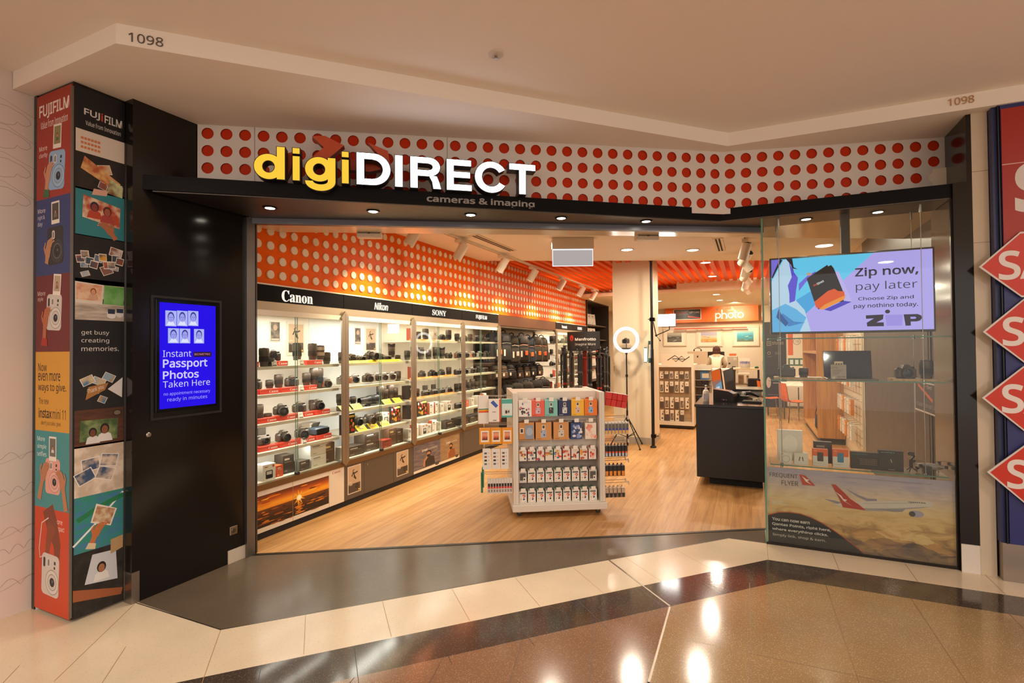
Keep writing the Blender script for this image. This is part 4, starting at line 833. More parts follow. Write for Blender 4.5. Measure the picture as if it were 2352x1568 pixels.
BX = {'g': carton('product_box', .13, .12, .09, '#4a4038', '#5a5048', lines_art('#d8cdbd', '#8a8074')), 'w': carton('product_box', .13, .11, .14, '#e8ddcc', '#d0c4b2', printer_art), 'o': carton('product_box', .07, .09, .10, '#d8552a', '#c8452a', lines_art('#f0e0cc', '#e8c8a8')),
      'd': carton('product_box', .12, .12, .17, '#332b25', '#3d342d', lines_art('#b8aa98', '#7a6e62')), 'W': carton('product_box', .20, .16, .11, '#dfd6c6', '#b9b6ae', lines_art('#8a857c', '#b0a898')), 'n': carton('product_box', .14, .13, .2, '#4b3626', '#5a4432', lines_art('#c8a868', '#8a6e48')),
      'l': carton('product_box', .24, .16, .10, '#3a322b', '#4c433a', lines_art('#e0d6c6', '#8a8074')), 'r': carton('product_box', .16, .13, .09, '#8e2a1c', '#7a2418', lines_art('#2a1a16', '#c87a4a')), 's': carton('product_box', .08, .08, .12, '#ddd2c0', '#c8bca8', lines_art('#5a544c')), 'k': carton('display_card', .20, .03, .21, '#17130f', '#241d17', binder_art, cat='card'),
      'p': carton('product_box', .10, .07, .16, '#e4d8c6', '#b8563a', lines_art('#3a352f'))}

# ---------------------------------------------------------------- glass cabinets along the left wall
def sunset_art(g, x0, z0, x1, z1, ca, cb):
    """sunset over the sea spread over two doors; only what falls on this door (ca..cb) is printed"""
    def cl(f, *a):
        x, rx = a[0], a[2]
        if x-rx >= ca and x+rx <= cb: f(*a[:-1], a[-1], n=9)
    g.Gr(ca, z0+(z1-z0)*.55, cb, z1, ['#e8891c', '#f0a028', '#c8601c', '#8a3a14', '#5a2810'], n=3); g.Gr(ca, z0, cb, z0+(z1-z0)*.55, ['#1d120c', '#2a1710', '#4a2410', '#6b3814'], n=3)
    w = x1-x0; m = x0+w*.62; h = z0+(z1-z0)*.57; r = random.Random(2)
    for k in range(90): cl(g.E, x0+w*r.random(), z0+(z1-z0)*.53*r.random(), w*.05*(.3+r.random()), .003+.005*r.random(), r.choice(['#9a4a14', '#3a1d10', '#c8701c', '#241410', '#6b3212']))
    for k in range(9): cl(g.E, m+w*.03*(r.random()-.5), z0+(z1-z0)*(.5-.055*k), w*(.02+.006*k)*(.5+r.random()*.6), .005, '#e88a20')
    for k in range(26): cl(g.E, x0+w*r.random(), z0+(z1-z0)*(.66+.3*r.random()), w*.07*(.5+r.random()), .006, r.choice(['#f0a83a', '#a84a14', '#6b2a10', '#e87a1c']))
    if ca < m < cb: g.P([(m+.08*cos(a)*(1 if k % 2 else .3), h+.08*sin(a)*(1 if k % 2 else .3)) for k, a in enumerate([i*pi/9 for i in range(18)])], '#f0b040'); g.E(m, h, .03, .026, '#ffe9a0'); g.E(m, h, .018, .016, '#fff8e0')
def surfer_art(g, x0, z0, x1, z1, c='#b89a7c'):
    w = x1-x0; h = z1-z0; g.Rc(x0, z0, x1, z1, '#d8c8b0'); g.Rc(x0+w*.05, z0+h*.35, x1-w*.05, z1-h*.03, c); g.Rc(x0+w*.05, z0+h*.03, x1-w*.05, z0+h*.35, '#4a3a30')
    q = lambda a, b: (x0+w*a, z0+h*b)
    g.L([q(.3, .62), q(.4, .74), q(.58, .72), q(.75, .76)], w*.07, '#241c18'); g.L([q(.45, .73), q(.5, .62), q(.62, .5)], w*.08, '#241c18'); g.L([q(.45, .72), q(.38, .82), q(.5, .86)], w*.05, '#241c18'); g.L([q(.42, .6), q(.62, .48)], w*.03, '#141010')
    g.E(*q(.68, .23), w*.12, w*.12, '#191513', n=12); g.E(*q(.68, .23), w*.07, w*.07, '#3c3834', n=10); g.Rc(*q(.8, .06), *q(.92, .11), '#e8b84a'); g.T('Your', *q(.1, .40), h*.05, '#efe6d8', w=w*.2); g.T('Fast', *q(.1, .30), h*.07, '#efe6d8', w=w*.25)
def start_art(g, x0, z0, x1, z1, bg, bg2, top, hair):
    w = x1-x0; h = z1-z0; g.Rc(x0, z0, x1, z1, bg, 'streak', bg2); g.Rc(x0, z0, x1, z0+h*.09, '#e0d2bc')
    g.T('START', x0+w*.30, z0+h*.70, h*.075, '#e8dccb', w=w*.22, bold=.02); g.T('LEARNING', x0+w*.54, z0+h*.71, h*.07, '#c8b8a8', w=w*.34); cx = x0+w*.55
    g.P([(cx-w*.22, z0+h*.12), (cx+w*.24, z0+h*.12), (cx+w*.2, z0+h*.42), (cx, z0+h*.5), (cx-w*.14, z0+h*.42)], top); g.E(cx, z0+h*.6, w*.1, h*.1, hair, n=12); g.E(cx-w*.01, z0+h*.575, w*.075, h*.07, '#b07a55', n=12)
    g.L([(cx-w*.18, z0+h*.14), (cx-w*.16, z0+h*.36), (cx-w*.03, z0+h*.5)], [w*.07, w*.06, w*.05], '#b07a55'); g.RR(cx-w*.07, z0+h*.46, cx+w*.05, z0+h*.55, w*.01, '#17130f'); g.Rc(x1-w*.2, z0+h*.05, x1-w*.06, z0+h*.15, '#1d1a1a'); g.E(x1-w*.13, z0+h*.1, w*.04, w*.04, '#4a4644', n=10)
def cabinet(y0, y1, label, text, tw, th, shelves, base, bright, power):
    c = thing('display_cabinet', label, 'cabinet', (-3.83, (y0+y1)/2, 0), group='glass display cabinets along the left wall')
    W = y1-y0; ym = (y0+y1)/2; L = lambda g, n, **k: local(g, c, n, **k)
    g = G('#0b0807', 'paint'); g.box(-3.87, y0+.003, 2.06, -3.832, y1-.003, 2.205); g.box(-3.875, y0, 2.205, -3.825, y1, 2.217, '#e6dcc8'); hs = L(g, 'header_sign')
    g = G('#f4ead8', 'glow1.1'); g.panel((-3.8318, 0, 0), (0, 1, 0)); g.T(text, ym, 2.125-th/2+.0, th, '#f6ecda', w=tw, bold=0. if text in ('Canon', 'SONY') else .02, base=text in ('Canon', 'SONY'), al=.5, depth=.006, shear=.2 if text == 'Nikon' else 0); o = g.build('lettering', hs)
    g = G('#d8cbb4', 'brushed'); g.box(-3.875, y0, 1.985, -3.835, y1, 2.06, '#b9aa92', 'brushed'); g.box(-3.86, y0, 1.94, -3.83, y1, 1.985, '#efe4d0', 'satin'); L(g, 'top_rail')
    for y in ((y0, y1) if y0 < 3 or 10 < y0 < 11 else (y1,)):
        g = G('#7d6b56', 'brushed'); g.prism([(y-.048, .47), (y, .43), (y+.048, .47), (y+.048, 1.975), (y, 2.03), (y-.048, 1.975)], -3.8245, -3.806, '#a39786', 'brushed', plane='yz'); g.box(-3.8062, y-.002, .46, -3.8058, y+.002, 2.0, '#5a5046', 'satin'); L(g, 'post')
    g = G('#8a7256', 'brushed'); g.box(-3.86, y0, .42, -3.826, y1, .472); L(g, 'bottom_rail')
    g = G(bright, 'satin'); g.box(-4.34, y0+.002, .4, -4.32, y1-.002, 2.06); g.box(-4.32, y0+.004, .05, -3.86, y1-.004, .42, '#3a332c'); g.box(-4.32, y0, 2.0, -3.875, y1, 2.06, '#d8cdb8'); L(g, 'carcass')
    for z in shelves:
        g = G('#e2d8c6', 'satin'); g.box(-4.3, y0+.03, z-.02, -3.875, y1-.03, z); g.box(-3.882, y0+.03, z-.026, -3.872, y1-.03, z+.001, '#d6cab4', 'satin'); L(g, 'shelf')
    for a, b in ((y0+.03, ym+.01), (ym-.01, y1-.03)):
        g = G('#aac0b4', 'glass'); x = -3.842 if a < ym-.1 else -3.850; g.box(x-.005, a, .474, x, b, 1.942); d = L(g, 'glass_door')
        g = G('#6f8a7c', 'gloss'); g.box(x-.0052, (b if a < ym-.1 else a)-.0015, .474, x+.0002, (b if a < ym-.1 else a)+.0015, 1.942); o = g.build('door_edge', d)
    g = G('#1d1b1a', 'satin'); g.lathe([(.016, -3.84), (.016, -3.80), (.0, -3.798)], 10, axis='x', o=(0, ym-.02, .49)); L(g, 'lock')
    g = G('#15110f', 'matte'); g.box(-4.3, y0, 0, -3.845, y1, .06); L(g, 'plinth')
    for (a, b, c1, art) in base:
        g = G(c1, 'satin'); g.box(-3.855, a+.002, .06, -3.832, b-.002, .418, c1); dr = L(g, 'cupboard_door')
        if art: g = G(c1, 'satin'); g.panel((-3.8318, 0, 0), (0, 1, 0)); art(g, a, b); g.build('poster', dr)
        else: g = G('#b8a890', 'metal'); g.lathe([(.009, -3.832), (.009, -3.826)], 10, axis='x', o=(0, a+.05, .37)); g.build('lock', dr)
    light('AREA', (-4.05, ym, 1.975), power*2.2, WHITE, .12, W*.85, name='cabinet_strip')
    zz = list(shelves)
    for i, z in enumerate(zz[:-1]): light('AREA', (-3.93, ym, z-.03), power, WHITE, .03, W*.8, to=(-4.1, ym, z-.5), name='cabinet_strip')
    return c
SH4 = (1.485, 1.237, .98, .73, .475); SH5 = (1.745, 1.495, 1.245, .99, .738, .49)
DK = '#54473b'
cabinet(2.90, 4.10, 'nearest glass display cabinet, bold serif header and sunset picture below', 'Canon', .36, .105, SH4,
        [(2.9, 3.44, '#d9cbb8', lambda g, a, b: sunset_art(g, 2.9, .10, 3.885, .375, a, b-.002)), (3.44, 3.89, '#d9cbb8', lambda g, a, b: sunset_art(g, 2.9, .10, 3.885, .375, a+.002, b-.005)), (3.89, 4.1, '#dccdb8', lambda g, a, b: g.T('Canon', b-.165, .375, .026, '#a82a20', w=.11, base=True))], '#efe7da', 3.6)
cabinet(4.10, 5.30, 'second glass display cabinet, yellow blocks inside and grey cupboards below', 'Nikon', .24, .085, SH4,
        [(4.1, 4.40, DK, lambda g, a, b: surfer_art(g, a+.05, .11, b-.05, .40)), (4.40, 4.91, DK, None), (4.91, 5.30, DK, lambda g, a, b: surfer_art(g, a+.06, .11, b-.1, .40))], '#eef0ee', 3.6)
cabinet(5.30, 6.53, 'third glass display cabinet with orange shelf strips and two people posters below', 'SONY', .34, .075, SH5,
        [(5.3, 5.92, '#4b4450', lambda g, a, b: start_art(g, a+.01, .065, b, .415, '#5a5058', '#7a6a64', '#241f20', '#1d1614')), (5.92, 6.44, '#7a6248', lambda g, a, b: start_art(g, a, .065, b-.02, .415, '#8a6c4a', '#9a7c58', '#8a4a24', '#2a1a14')), (6.44, 6.53, DK, None)], '#e8dcc6', 2.2)
cabinet(6.53, 7.73, 'fourth glass display cabinet beside the camera bags, grey cupboards below', 'FUJIFILM', .36, .075, SH5, [(6.53, 7.1, DK, None), (7.1, 7.73, DK, None)], '#e4d8c2', 2.0)
cabinet(10.56, 11.72, 'fifth glass display cabinet, beyond the camera bags', 'Panasonic', .36, .07, SH5, [(10.56, 11.1, DK, None), (11.1, 11.72, DK, None)], '#efe4d0', 2.6)
cabinet(11.72, 12.88, 'sixth and farthest glass display cabinet on the left wall', 'OLYMPUS', .36, .07, SH5, [(11.72, 12.3, DK, None), (12.3, 12.88, DK, None)], '#efe4d0', 2.6)

KINDS = {'L': (Lm, 'black lens'), 'T': (Lt, 'tall black lens'), 'X': (Lx, 'very tall black lens'), 'S': (Ls, 'short black lens'), 'W': (Lw, 'cream banded lens'), 'P': (Lh, 'black lens with petal hood'), 'C': (Cb, 'black camera with lens'), 'Q': (Cl, 'black camera with long lens'), 'B': (Cn, 'bare camera body without lens'),
         'G': (Cg, 'silver camera with black lens'), 'R': (Cr, 'silver camera with tan grip'), 'F': (Cf, 'small camera with flipped up screen'), 'M': (Cm, 'small compact camera'), 'V': (PR, 'grey blue boxy projector'), 'H': (LH, 'long lens lying on its foot'),
         'g': (BX['g'], 'grey brown carton'), 'w': (BX['w'], 'white carton with printed device'), 'o': (BX['o'], 'orange carton'), 'd': (BX['d'], 'dark upright carton'), 'n': (BX['n'], 'brown and gold carton'), 'D': (BX['l'], 'wide dark carton'), 'z': (BX['W'], 'low white carton'), 'r': (BX['r'], 'dark red carton'), 's': (BX['s'], 'small pale carton'), 'k': (BX['k'], 'black card printed with red flowers'), 'p': (BX['p'], 'slim white and red carton')}
CABN = ['nearest', 'second', 'third', 'fourth', 'fifth', 'sixth']
rs = random.Random(4)
def stock(ci, si, z, items, nsh, x=-4.0):
    """items: string of kind letters with positions along the wall"""
    lev = {5: ['top', 'second', 'third', 'fourth', 'bottom'], 6: ['top', 'second', 'third', 'fourth', 'fifth', 'bottom']}[nsh][si]
    for k, (kd, y, *rest) in enumerate(items):
        p, nm = KINDS[kd]; dz = rest[0] if rest else 0; dx = rest[1] if len(rest) > 1 else 0
        rot = pi/2 + (rs.uniform(-.25, .25) if kd not in 'gwodnDzrskp' else rs.uniform(-.05, .05)) + (-.35 if kd in 'CQGRFMB' else 0)
        p.put((x+dx, y, z+dz+.0005), f'{nm}, {ORD[k]} from left on {lev} shelf of {CABN[ci]} cabinet', rot, group=f'goods on the {lev} shelf of the {CABN[ci]} cabinet')
RZ = .046
stock(0, 0, 1.485, [('X', 3.13), ('T', 3.23, 0, .05), ('S', 3.29, 0, .06), ('B', 3.42, RZ, -.06), ('T', 3.70, RZ, -.06), ('T', 3.84, RZ), ('W', 3.94, RZ), ('L', 4.03, 0)], 5)
stock(0, 1, 1.237, [('B', 3.17, RZ), ('S', 3.33, RZ), ('L', 3.43, RZ), ('B', 3.58, RZ), ('L', 3.76, RZ), ('T', 3.86, RZ), ('X', 3.95, 0, -.03), ('R', 4.03, 0, -.02)], 5)
stock(0, 2, .98, [('W', 3.11, 0), ('T', 3.21), ('S', 3.31, 0), ('Q', 3.45, RZ), ('B', 3.67, RZ), ('C', 3.90, RZ), ('L', 4.05, 0, -.22)], 5)
stock(0, 3, .73, [('F', 3.26, RZ), ('C', 3.47, RZ), ('Q', 3.70, RZ), ('V', 3.91, RZ), ('w', 4.0, 0, -.2)], 5)
stock(0, 4, .475, [('g', 3.04), ('w', 3.24, 0, .05), ('o', 3.37, 0, .04), ('d', 3.49), ('g', 3.64, 0, .04), ('z', 3.82, 0, .02), ('n', 4.0)], 5)
BX['W'].put((-3.985, 3.82, .475+.115), 'low white carton stacked on another in bottom of nearest glass cabinet', pi/2, group='goods on the bottom shelf of the nearest cabinet'); BX['g'].put((-4.12, 3.08, .475+.0), 'grey brown carton at the back left corner of nearest cabinet bottom', pi/2, group='goods on the bottom shelf of the nearest cabinet')
stock(1, 0, 1.485, [('L', 4.25, 0), ('B', 4.40), ('M', 4.55), ('Q', 4.70, .03), ('B', 4.87), ('M', 5.0), ('P', 5.10, .05), ('S', 5.22, 0)], 5)
stock(1, 1, 1.237, [('G', 4.26, .02), ('R', 4.44, .02), ('C', 4.66, .02), ('G', 4.80, .02), ('R', 4.95, .02), ('G', 5.09, .02), ('L', 5.22, 0)], 5)
stock(1, 2, .98, [('L', 4.22, .055), ('S', 4.32, .055), ('S', 4.42, .055), ('H', 4.66, .0), ('T', 4.88, .055), ('L', 4.97, .055), ('T', 5.07, .055), ('L', 5.16, .055), ('S', 5.24, .0)], 5)
stock(1, 3, .73, [('k', 4.24, 0, .08), ('C', 4.48, .056), ('Q', 4.65, .056), ('C', 4.81, .056), ('w', 4.97, 0, -.04), ('k', 5.13, 0, .02)], 5)
stock(1, 4, .475, [('s', 4.19, 0, .04), ('D', 4.38), ('D', 4.66, 0, -.02), ('r', 4.88, 0, .04), ('n', 5.03), ('d', 5.18)], 5)
BX['l'].put((-4.02, 4.66, .475+.1025), 'wide dark carton stacked on another in bottom of second glass cabinet', pi/2, group='goods on the bottom shelf of the second cabinet')
stock(2, 0, 1.745, [('p', 5.50), ('L', 5.66), ('T', 5.83), ('s', 6.02), ('B', 6.24), ('T', 6.42)], 6)
stock(2, 1, 1.495, [('L', 5.42), ('P', 5.56), ('T', 5.72), ('L', 5.90), ('T', 6.08), ('P', 6.24), ('M', 6.42)], 6)
stock(2, 2, 1.245, [('p', 5.52), ('B', 5.74), ('C', 5.98), ('B', 6.22), ('L', 6.42)], 6)
stock(2, 3, .99, [('d', 5.44), ('L', 5.62), ('F', 5.83), ('F', 6.04), ('M', 6.21), ('G', 6.40)], 6)
stock(2, 4, .738, [('d', 5.45), ('k', 5.72), ('p', 5.92), ('p', 6.05), ('s', 6.18), ('w', 6.34)], 6)
stock(2, 5, .49, [('s', 5.42), ('p', 5.56), ('w', 5.72), ('s', 5.86), ('p', 5.98), ('s', 6.1), ('D', 6.34)], 6)
stock(3, 0, 1.745, [('L', 6.66), ('B', 6.86), ('L', 7.06), ('B', 7.26), ('L', 7.46), ('M', 7.62)], 6)
stock(3, 1, 1.495, [('R', 6.68), ('R', 6.9), ('R', 7.12), ('G', 7.36), ('C', 7.58)], 6)
stock(3, 2, 1.245, [('M', 6.67), ('G', 6.87), ('G', 7.08), ('C', 7.3), ('M', 7.54)], 6)
stock(3, 3, .99, [('L', 6.64), ('L', 6.76), ('T', 6.88), ('L', 7.0), ('T', 7.12), ('L', 7.24), ('P', 7.38), ('L', 7.52)], 6)
stock(3, 4, .738, [('M', 6.68), ('o', 6.88), ('s', 7.06), ('w', 7.26), ('p', 7.48)], 6)
stock(3, 5, .49, [('D', 6.72), ('D', 7.0), ('D', 7.28), ('g', 7.52)], 6)
for ci, ys in ((4, 10.56), (5, 11.72)):
    for si, z in enumerate(SH5):
        stock(ci, si, z, [(('CSLMTd', 'LBCGLs', 'TMBLCw', 'GLRCSp', 'oswdpg', 'DgdwDs')[si][(k+ci) % 6], ys+.16+.19*k) for k in range(6)], 6)
for si, (z, ys) in enumerate(((1.485, (3.06, 3.42, 3.80)), (1.237, (3.05, 3.27, 3.50, 3.73)), (.98, (3.25, 3.47, 3.68, 3.90)), (.73, (3.03, 3.26, 3.48, 3.70, 3.92)))):
    for k, y in enumerate(ys): RI.put((-3.945+(-.055 if (si == 0 and k == 1) else 0), y, z+.0005), f'red display block, {ORD[k]} from left on {["top", "second", "third", "fourth"][si]} shelf of nearest glass cabinet', pi/2, group='red display blocks in the nearest cabinet')
for si, (z, ys) in enumerate(((.98, (4.22, 4.40, 4.92, 5.12)), (.73, (4.47, 4.67, 4.87)))):
    for k, y in enumerate(ys): YW.put((-3.93, y, z+.0005), f'yellow sloping display block, {ORD[k]} from left on {["third", "fourth"][si]} shelf of second glass cabinet', pi/2, group='yellow display blocks in the second cabinet')
for k in range(7): YW.put((-3.905, 4.22+.145*k, 1.4855), f'low yellow label block, {ORD[k]} from left on top shelf of second glass cabinet', pi/2, group='low yellow labels on the top shelf of the second cabinet', scale=(.92, .55, .5))
for si, (z, n) in enumerate(((1.745, 4), (1.245, 4), (.99, 4))):
    for k in range(n): OS.put((-3.905, 5.50+.27*k, z+.0005), f'orange shelf label, {ORD[k]} from left on {["top", "third", "fourth"][si]} shelf of third glass cabinet', pi/2, group='orange shelf labels in the third cabinet')
for k, (ci, y, z) in enumerate(((0, 3.30, 1.485), (0, 3.61, 1.485), (0, 3.61, 1.237), (0, 3.60, .98), (0, 3.64, .73))):
    PC.put((-3.913, y, z+.0018), f'white price card standing on {["top", "top", "second", "third", "fourth"][k]} shelf of nearest cabinet' + (', the left one' if k == 0 else ', the right one' if k == 1 else ''), pi/2-.3, group='white price cards in the nearest cabinet')
def back_poster(lab, y0, y1, z0, z1, big):
    t = thing('poster', lab, 'poster', (-4.318, (y0+y1)/2, z0), group='posters on the cabinet backs'); g = G('#e6dccb', 'satin'); g.box(-4.3195, y0, z0, -4.314, y1, z1); local(g, t, 'mount')
    g = G('#888888', 'satin'); g.panel((-4.3138, 0, 0), (0, 1, 0))
    if big: surfer_art(g, y0+.015, z0+.02, y1-.015, z1-.02, '#c8a888')
    else: g.Rc(y0+.006, z0+.006, y1-.006, z1-.006, '#4a4440', 'mottle', '#8a7a6a'); g.E((y0+y1)/2, z0+(z1-z0)*.7, .025, .03, '#b89a80', n=10); g.Rc(y0+.012, z0+.012, y1-.012, z0+.03, '#c8b8a4')
    local(g, t, 'print')
back_poster('larger jumping athlete poster at the back of nearest cabinet', 3.80, 4.04, 1.58, 1.93, True); back_poster('small dark portrait poster at the back of nearest cabinet', 3.60, 3.72, 1.72, 1.92, False)
back_poster('larger jumping athlete poster at the back of second cabinet', 4.98, 5.2, 1.60, 1.92, True); back_poster('small dark portrait poster at the back of second cabinet', 4.80, 4.91, 1.70, 1.90, False)

# ---------------------------------------------------------------- white display unit on castors in the entrance
GA = rad(30.1); GO = Vector((-2.075, 4.485, 0))
def gl(u, v, z): return (GO.x+u*cos(GA)-v*sin(GA), GO.y+u*sin(GA)+v*cos(GA), z)
gon = thing('display_stand', 'white display unit on castors full of small boxed goods just inside entrance', 'display stand', tuple(GO), GA)
WH = '#ddd3c4'
def part(g, n, p=gon): return g.build(n, p)
g = G(WH, 'satin'); g.box(-.012, -.03, .06, .915, .773, .125, bev=.004); g.box(.05, .02, .125, .853, .72, .132); part(g, 'base')
for x0, x1 in ((0, .052), (.851, .903)):
    g = G(WH, 'satin'); g.box(x0, 0, .126, x1, .743, 1.196, bev=.003); g.box(x0+.018, -.001, .13, x0+.02, 0, 1.19, '#b5aa9a'); part(g, 'end_panel')
for y in (.14, .59):
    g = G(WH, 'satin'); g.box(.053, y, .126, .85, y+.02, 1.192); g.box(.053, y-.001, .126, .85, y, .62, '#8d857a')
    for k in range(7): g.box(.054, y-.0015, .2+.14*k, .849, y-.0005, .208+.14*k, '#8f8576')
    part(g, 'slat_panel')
g = G(WH, 'satin'); g.box(.053, .141, 1.13, .85, .15, 1.196); g.box(.053, .16, 1.18, .85, .59, 1.192); part(g, 'top_rail')
for x in (.06, .84):
    for y in (.06, .68):
        g = G('#262423', 'satin'); g.lathe([(.024, -.012), (.026, 0), (.024, .012)], 14, axis='y', o=(x, y, .026)); c_ = part(g, 'castor'); g = G('#8a857c', 'metal'); g.box(x-.012, y-.016, .03, x+.012, y+.016, .062); part(g, 'fork', c_)
def hook(u, v, z, L, ang, label_c='#ece2d2'):
    """steel prong with an upright price tag at its tip, a part of the stand"""
    g = G('#a8a298', 'metal'); c, s = cos(ang), sin(ang); g.tube([(u, v, z), (u+L*c, v+L*s, z+.004), (u+L*c*1.04, v+L*s*1.04, z+.014)], .0025, 5); h = part(g, 'hook')
    g = G(label_c, 'satin'); g.at(u+L*c*1.05, v+L*s*1.05, z, ang+pi/2); g.box(-.022, -.001, -.022, .022, .001, .014); part(g, 'price_tag', h)
def cam_box(col, cam, ring=None, dark=False):
    def f(g, w, h):
        camera_art(g, .0, h*.36, w*.36, cam, '#3a3a3e', 0, ring); g.Rc(-w*.1, h*.6, w*.1, h*.86, '#efe8da'); g.Rc(-w*.07, h*.66, w*.07, h*.83, '#4a4038'); g.T('instax', -w*.42, h*.05, h*.06, '#efe6da' if dark else '#3a3028', w=w*.3)
    return f
def pattern_art(cols, n=10, s=.1, seed=1):
    def f(g, w, h):
        r = random.Random(seed)
        for k in range(n): g.E((r.random()-.5)*w*.8, h*(.1+.75*r.random()), w*s*(.5+r.random()), w*s*(.5+r.random()), r.choice(cols), n=8)
    return f
def accent_art(g, w, h):
    g.Rc(-w*.4, h*.78, w*.35, h*.88, '#3a4a4a'); g.L([(-w*.05, h*.62), (w*.2, h*.7), (w*.3, h*.58), (w*.1, h*.5), (w*.12, h*.42)], w*.14, '#d8402a'); g.E(w*.12, h*.3, w*.12, w*.14, '#2a3a5a', n=8); g.E(w*.2, h*.22, w*.08, w*.06, '#efe8dc', n=8); g.E(-w*.25, h*.3, w*.09, w*.09, '#e8a82a', n=7); g.E(-w*.3, h*.12, w*.05, w*.05, '#e87a2a', n=6); g.E(w*.28, h*.1, w*.05, w*.05, '#4a8a5a', n=6)
def grey_art(g, w, h): g.Rc(-w*.38, h*.2, w*.38, h*.85, '#5a5650'); g.Rc(w*.05, h*.12, w*.4, h*.5, '#e2dacb'); g.E(w*.2, h*.3, w*.1, w*.12, '#2a2624', n=8)
def window_art(g, w, h): g.Rc(-w*.08, h*.08, w*.44, h*.86, '#8b97a4'); g.E(w*.2, h*.5, w*.22, w*.26, '#aab4bf', n=14); g.Rc(-w*.42, h*.4, -w*.18, h*.7, '#efe6d8'); g.Rc(-w*.38, h*.45, -w*.22, h*.66, '#3a3028'); g.Rc(-w*.45, h*.03, w*.45, h*.07, '#7a5a38')
B1 = [('#e9e2d8', '#cfc4ba', pattern_art(['#3a3a44', '#c83a44', '#2a5a8a', '#d88a9a', '#4a3a34'], 14, .09, 4), 'white box with small coloured pictures'), ('#e2604c', '#c84a3a', cam_box('', '#d8b8c8'), 'coral red camera box'), ('#7fc0b2', '#5fa092', cam_box('', '#2a2a2e'), 'mint green camera box'), ('#232b52', '#1a2042', cam_box('', '#e0dcd6', None, True), 'navy blue camera box'), ('#f0b62a', '#d89a1a', cam_box('', '#e0b8a8'), 'yellow camera box'), ('#e8781f', '#c8621a', cam_box('', '#8ab8e0'), 'orange camera box')]
for k, (c, sd, art, nm) in enumerate(B1):
    p = carton('boxed_camera', .126, .10, .152, c, sd, art, tab=True); u = (.122, .249, .378, .512, .641, .772)[k]
    p.put(gl(u, .075, .966), f'{nm} in the top row of the white display unit', GA, group='camera boxes on the white display unit'); hook(u, .139, 1.135, .118, -pi/2)
B2 = [('#c98a4c', window_art, .15, 'brown card box with grey window'), ('#cf9152', cam_box('', '#aab4c4'), .155, 'brown box with blue grey camera print'), ('#cf9152', cam_box('', '#d8ccba'), .15, 'brown box printed with a cream camera'), ('#3a4a78', pattern_art(['#e9e2d8', '#e9e2d8', '#8a9ac8', '#d8d0c8'], 16, .12, 3), .11, 'navy and white patterned box'), ('#ecdccb', pattern_art(['#e88a6a', '#e8a08a', '#3a3a44', '#f0c0a8'], 9, .16, 8), .11, 'pink and white patterned box')]
for k, (c, art, w, nm) in enumerate(B2):
    u = (.133, .301, .474, .627, .769)[k]; carton('boxed_camera', w, .10, .17 if w > .12 else .155, c, '#a8703a' if k < 3 else c, art, tab=True).put(gl(u, .075, .735), f'{nm} in the second row of the white display unit', GA, group='camera boxes on the white display unit'); hook(u, .139, .925, .118, -pi/2)
FB = [carton('film_box', .074, .085, .105, '#e8dccb', c, pattern_art(cs, 9, .16, i+10), tab=True) for i, (c, cs) in enumerate((('#cfc0ae', ['#3a4a3a', '#c8602a', '#8a4a3a', '#e8b84a']), ('#b8483a', ['#2a2a3a', '#c84a3a', '#8a8a9a']), ('#6aa89a', ['#c84a4a', '#3a5a7a', '#e0a0a0']), ('#d8b8a8', ['#e8a84a', '#c86a5a', '#5a8a6a']), ('#2f8a7a', ['#e8b02a', '#d8402a', '#3a6ab0', '#e87a2a']), ('#c8362a', ['#e87a5a', '#c84a3a', '#e8c0a0']), ('#d88a7a', ['#3a2a2a', '#c85a4a']), ('#cfbfae', ['#e8a02a', '#c85a3a']), ('#c8463a', ['#d8402a', '#e8b0a0'])))]
for k in range(9):
    u = .097+.0859*k; FB[k].put(gl(u, .075, .535), f'small patterned film box, {ORD[k]} from left in third row of white display unit', GA, group='film boxes in the third row of the display unit'); hook(u, .139, .660, .118, -pi/2)
fa = carton('film_box', .075, .085, .108, '#e9e2d6', '#2f7a5a', accent_art, tab=True); fg = carton('film_box', .075, .085, .108, '#cfc8bf', '#4a4642', grey_art, tab=True)
for r_, z in ((0, .325), (1, .133)):
    for k in range(9):
        p = fg if (r_ == 0 and k in (0, 8)) else fa; u = .095+.0865*k
        p.put(gl(u, .075, z), f'{"grey" if p is fg else "white, red and green"} film box, {ORD[k]} from left in {"fourth" if r_ == 0 else "lowest"} row of white display unit', GA, group=f'film boxes in the {"fourth" if r_ == 0 else "lowest"} row of the display unit'); hook(u, .139, z+.128, .118, -pi/2)
# goods hanging off the left end, one behind another along the prongs
def side(protos, us, z, v, name, grp, tilt=0):
    for k, (p, u) in enumerate(zip(protos, us)): p.put(gl(u, v, z), name[k] if isinstance(name, list) else name.format(ORD[k]), GA+tilt, group=grp)
def film_art(g, w, h): g.Rc(-w/2, 0, w/2, h, '#e8961e'); g.Rc(-w*.36, h*.14, w*.36, h*.86, '#efe4d2'); g.Gr(-w*.26, h*.26, w*.26, h*.78, ['#7a2a14', '#d8663a', '#e8a07a', '#c87a5a'], n=2); [g.Rc(-w*.2+w*.07*i, h*.28, -w*.16+w*.07*i, h*(.36+.06*(i % 3)), '#3a1a10') for i in range(6)]
def rainbow_art(g, w, h):
    for i, c in enumerate(('#2f8a7a', '#e8b02a', '#e8781f', '#d8482a')): g.Rc(-w/2, h*(.5-.035*i), w/2, h*(.535-.035*i), c)
def doc_art(g, w, h): g.P([(-w*.35, h*.86), (w*.1, h*.62), (w*.3, h*.72), (-w*.1, h*.96)], '#3a56a8'); g.Rc(w*.38, 0, w*.5, h, '#d8482a'); g.Rc(-w*.2, h*.42, w*.1, h*.46, '#9a9288'); g.Rc(-w*.15, h*.05, w*.15, h*.08, '#2a2622')
